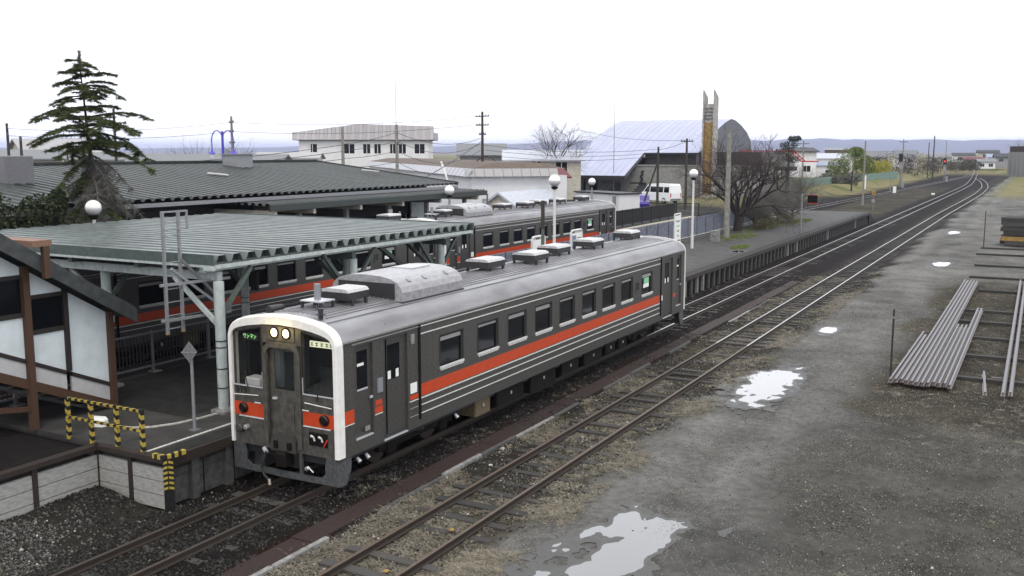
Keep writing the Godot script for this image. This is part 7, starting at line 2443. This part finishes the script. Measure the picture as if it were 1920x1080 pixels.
func make_plants() -> void:
	make_conifer()
	leafy("evergreen_bush", "dark green rounded evergreen at the far left behind the canopy", "shrub", Vector3(-29.2, TOWN, -19.6), [[Vector3(0, 2.9, 0), Vector3(1.5, 1.4, 1.4)], [Vector3(-0.4, 4.0, 0.5), Vector3(0.9, 0.9, 0.9)], [Vector3(0.2, 3.9, -1.0), Vector3(0.7, 0.75, 0.8)], [Vector3(0.3, 4.3, -1.6), Vector3(0.3, 0.5, 0.35)], [Vector3(0, 3.2, 1.9), Vector3(1.1, 1.2, 1.1)], [Vector3(0.2, 3.0, -1.9), Vector3(0.8, 0.8, 0.8)]], 5200, 0.075, Color(0.012, 0.02, 0.007), Color(0.04, 0.055, 0.015), 3.0, 92, -0.12)
	bare_tree("spreading bare cherry tree on the platform behind the concrete pole", Vector3(-20.2, PLAT - 0.05, -73.4), 7.1, 0.29, 9, 5, 0.85, M.twig_red, 93, "bare_tree", 3)
	bare_tree("tall bare tree left of the arched hall", Vector3(-54.5, TOWN, -112.4), 10.6, 0.22, 6, 4, 0.42, M.dead_twig, 94)
	for q in [[-19.9, -80.5, 2.0, 95, "bare brown shrub behind the cherry tree's trunk"], [-19.6, -83.6, 2.0, 96, "bare brown shrub in the middle of the platform hedge"], [-19.3, -87.8, 2.9, 97, "tallest bare shrub at the far end of the platform hedge"], [-20.0, -77.4, 1.5, 98, "lowest bare shrub of the platform hedge"]]:
		bare_tree(q[4], Vector3(q[0], PLAT - 0.05, q[1]), q[2] * 1.75, 0.06, 26, 3, 0.75, M.dead_twig, q[3], "bare_shrub", 4)
	for q in [[-18.9, -79.0, 0.95, 151, "low brownish-green leafy bush behind the cherry tree"], [-18.6, -83.5, 1.05, 152, "low mossy green bush in the middle of the platform planting"], [-18.7, -75.6, 0.8, 153, "small olive bush at the foot of the cherry tree"]]:
		leafy("platform_bush", q[4], "shrub", Vector3(q[0], PLAT, q[1]), [[Vector3(0, q[2] * 0.5, 0), Vector3(1.0, q[2] * 0.6, 1.9)], [Vector3(-0.2, q[2] * 0.6, 1.0), Vector3(0.8, q[2] * 0.55, 1.1)]], 2600, 0.06, Color(0.07, 0.065, 0.03), Color(0.15, 0.13, 0.06), 0.4, q[3], -0.1, "bushes on the platform")
	# grass and moss on the platform under the trees
	rng.seed = 101
	var bl := mb(true)
	for i in 9000:
		var patch: Array = [[-19.0, -66.4, 1.3, 2.2], [-18.6, -69.0, 0.9, 2.0], [-18.8, -82.0, 1.0, 3.6], [-18.2, -86.5, 0.8, 3.0], [-19.4, -76.0, 0.8, 3.0], [-16.4, -60.5, 0.5, 1.5]][rng.randi() % 6]
		var a := rnd(0, TAU)
		var rr := sqrt(rng.randf())
		var p := Vector3(patch[0] + cos(a) * rr * patch[2], PLAT, patch[1] + sin(a) * rr * patch[3])
		if nz.get_noise_2d(p.x * 20, p.z * 20) < -0.05: continue
		var d := Vector3(rnd(-1, 1), rnd(0.6, 1.6), rnd(-1, 1)).normalized() * rnd(0.05, 0.14)
		var s := Vector3(rnd(-1, 1), 0, rnd(-1, 1)).normalized() * 0.02
		bl.col = Color(0.075, 0.14, 0.018).lerp(Color(0.17, 0.18, 0.045), rng.randf())
		bl.tri(p - s, p + s, p + d)
	solo("platform_grass", bl, M.leaf, "low green grass growing on the platform under the trees", "grass", "", Vector3.ZERO, "stuff")
	# up the line
	leafy("willow", "yellow-green willow before the white workshops", "tree", Vector3(-29.2, 0.3, -179), [[Vector3(0, 5.4, 0), Vector3(2.9, 2.2, 2.6)], [Vector3(-2.2, 4.0, 0.4), Vector3(2.2, 1.6, 2.0)], [Vector3(2.0, 4.4, 0), Vector3(2.0, 1.7, 2.0)], [Vector3(0.6, 6.6, 0), Vector3(1.4, 0.9, 1.4)]], 5200, 0.15, Color(0.1, 0.15, 0.03), Color(0.22, 0.27, 0.08), 3.4, 111, -0.08)
	leafy("flowering_bush", "bright yellow flowering bush right of the black signal", "shrub", Vector3(-34.0, 0.4, -248), [[Vector3(0, 2.6, 0), Vector3(2.8, 2.1, 2.4)], [Vector3(-2.4, 2.0, 0), Vector3(1.8, 1.6, 1.6)]], 4200, 0.2, Color(0.42, 0.36, 0.02), Color(0.3, 0.32, 0.04), 1.0, 112, -0.2)
	var sh := [
		[-37.0, -214, 3.6, 2.6, "pale grey-green shrub below the willow", Color(0.1, 0.11, 0.07), Color(0.22, 0.22, 0.16)],
		[-34.2, -196, 2.6, 2.2, "grey twiggy shrub left of the willow's trunk", Color(0.08, 0.08, 0.06), Color(0.18, 0.17, 0.13)],
		[-36.5, -290, 6.0, 6.2, "dark brown bush right of the yellow one", Color(0.05, 0.04, 0.035), Color(0.1, 0.075, 0.06)],
		[-31.0, -300, 5.0, 5.6, "dark thicket left of the leaning far pole", Color(0.045, 0.036, 0.03), Color(0.09, 0.07, 0.055)],
		[-28.0, -352, 5.5, 4.6, "brown thicket right of the leaning far pole", Color(0.05, 0.045, 0.035), Color(0.1, 0.085, 0.06)],
		[-25.0, -372, 4.6, 3.8, "green-brown bush before the far row of houses", Color(0.045, 0.05, 0.03), Color(0.09, 0.09, 0.05)],
		[-22.4, -380, 2.8, 3.8, "dark green conifer bush before the far row of houses", Color(0.015, 0.025, 0.01), Color(0.04, 0.055, 0.02)],
		[-37.5, -146, 2.2, 1.6, "dark shrub under the walkway's end", Color(0.05, 0.045, 0.035), Color(0.11, 0.1, 0.07)]]
	for k in sh.size():
		var q: Array = sh[k]
		leafy("lineside_bush", q[4], "shrub", Vector3(q[0], 0.4, q[1]), [[Vector3(0, q[3] * 0.55, 0), Vector3(q[2], q[3] * 0.6, q[2])], [Vector3(q[2] * 0.7, q[3] * 0.45, 0), Vector3(q[2] * 0.7, q[3] * 0.5, q[2] * 0.6)], [Vector3(-q[2] * 0.7, q[3] * 0.42, 0), Vector3(q[2] * 0.6, q[3] * 0.45, q[2] * 0.6)]], 2600, 0.2, q[5], q[6], q[3] * 0.4, 120 + k, -0.12, "bushes up the line")
	leafy("pine", "dark pine standing behind the cherry tree, right of the arched roof", "tree", Vector3(-32.0, TOWN, -142.0), [[Vector3(0, 7.0, 0), Vector3(1.5, 0.6, 1.4)], [Vector3(0.7, 7.9, 0), Vector3(1.0, 0.45, 1.0)], [Vector3(-0.6, 6.0, 0), Vector3(1.7, 0.6, 1.4)], [Vector3(0.3, 5.0, 0), Vector3(1.5, 0.6, 1.4)]], 1300, 0.13, Color(0.012, 0.02, 0.01), Color(0.035, 0.05, 0.02), 7.4, 131, -0.1)
	bare_tree("faint bare tree above the abutment at the right edge", Vector3(-5.2, 2.0, -330), 9.5, 0.2, 5, 3, 0.5, M.dead_twig, 132)
	bare_tree("small bare tree behind the long low building, left of the purple lamp", Vector3(-91.0, TOWN, -84.0), 8.2, 0.16, 5, 3, 0.5, M.twig_red, 133)
	bare_tree("small bare tree behind the purple lamp", Vector3(-87.0, TOWN, -90.5), 7.8, 0.16, 6, 3, 0.6, M.twig_red, 134)

func make_hills() -> void:
	# a wooded ridge a few kilometres off
	var b := MB.new()
	var n := 160
	var rowc := 5
	var pts := []
	for i in n + 1:
		var a := lerpf(-1.35, 0.35, float(i) / n)
		var col := []
		for j in rowc:
			var d: float = [6600.0, 7200.0, 7800.0, 8400.0, 9300.0][j]
			var f: float = [0.0, 0.55, 1.0, 0.8, 0.3][j]
			var h := 98.0 + 22.0 * nz.get_noise_2d(a * 160, 5) + 31.0 * nz.get_noise_2d(a * 50, 9) + 11.0 * nz.get_noise_2d(a * 700, j)
			h *= 0.4 + 0.6 * smoothstep(-0.8, -0.28, a)
			col.append(Vector3(sin(a) * d, h * f, -cos(a) * d))
		pts.append(col)
	for i in n:
		for j in rowc - 1:
			b.quad(pts[i][j], pts[i + 1][j], pts[i + 1][j + 1], pts[i][j + 1])
	solo("hills", b, M.hill, "low wooded hills along the horizon", "hills", "", Vector3.ZERO, "structure")

func _ready() -> void:
	nz.seed = 3
	nz.frequency = 0.05
	nz.fractal_octaves = 4
	setting_light()
	materials()
	make_ground()
	make_puddles()
	make_gravel()
	make_tracks()
	make_platform()
	make_station()
	make_canopy()
	make_stairs()
	make_fences()
	make_railcar("519", "grey railcar with orange stripe, white front surround and two lit headlamps, nearest of three", Vector3(-13.33, 0, -14.65), true)
	var a2 := make_railcar("", "grey railcar at the rear platform, far one of the coupled pair beyond the fence", Vector3(-26.2, 0.1, -38.7), false)
	copy(a2, "railcar", "grey railcar half under the green canopy, near one of the coupled pair", Vector3(-26.2, 0.1, -17.1))
	make_signs()
	globe_lamp(Vector3(-19.45, PLAT, -39.8), 5.88, 0.27, "tall white globe lamp between the two framed platform boards", M.line_white)
	globe_lamp(Vector3(-18.9, PLAT, -58.3), 5.85, 0.27, "white globe lamp on a pale post beside the end of the nearest railcar", M.line_white)
	globe_lamp(Vector3(-28.9, TOWN, -22.6), 5.25, 0.27, "round white globe lamp in front of the conifer", M.line_white)
	globe_lamp(Vector3(-28.9, TOWN, -45.8), 5.05, 0.27, "white globe lamp before the station awning", M.galv)
	globe_lamp(Vector3(-29.0, TOWN, -65.6), 5.0, 0.27, "globe lamp in front of the grey entrance of the arched hall", M.galv)
	make_yard()
	make_gym()
	make_buildings()
	make_vehicles()
	make_poles()
	make_plants()
	make_hills()
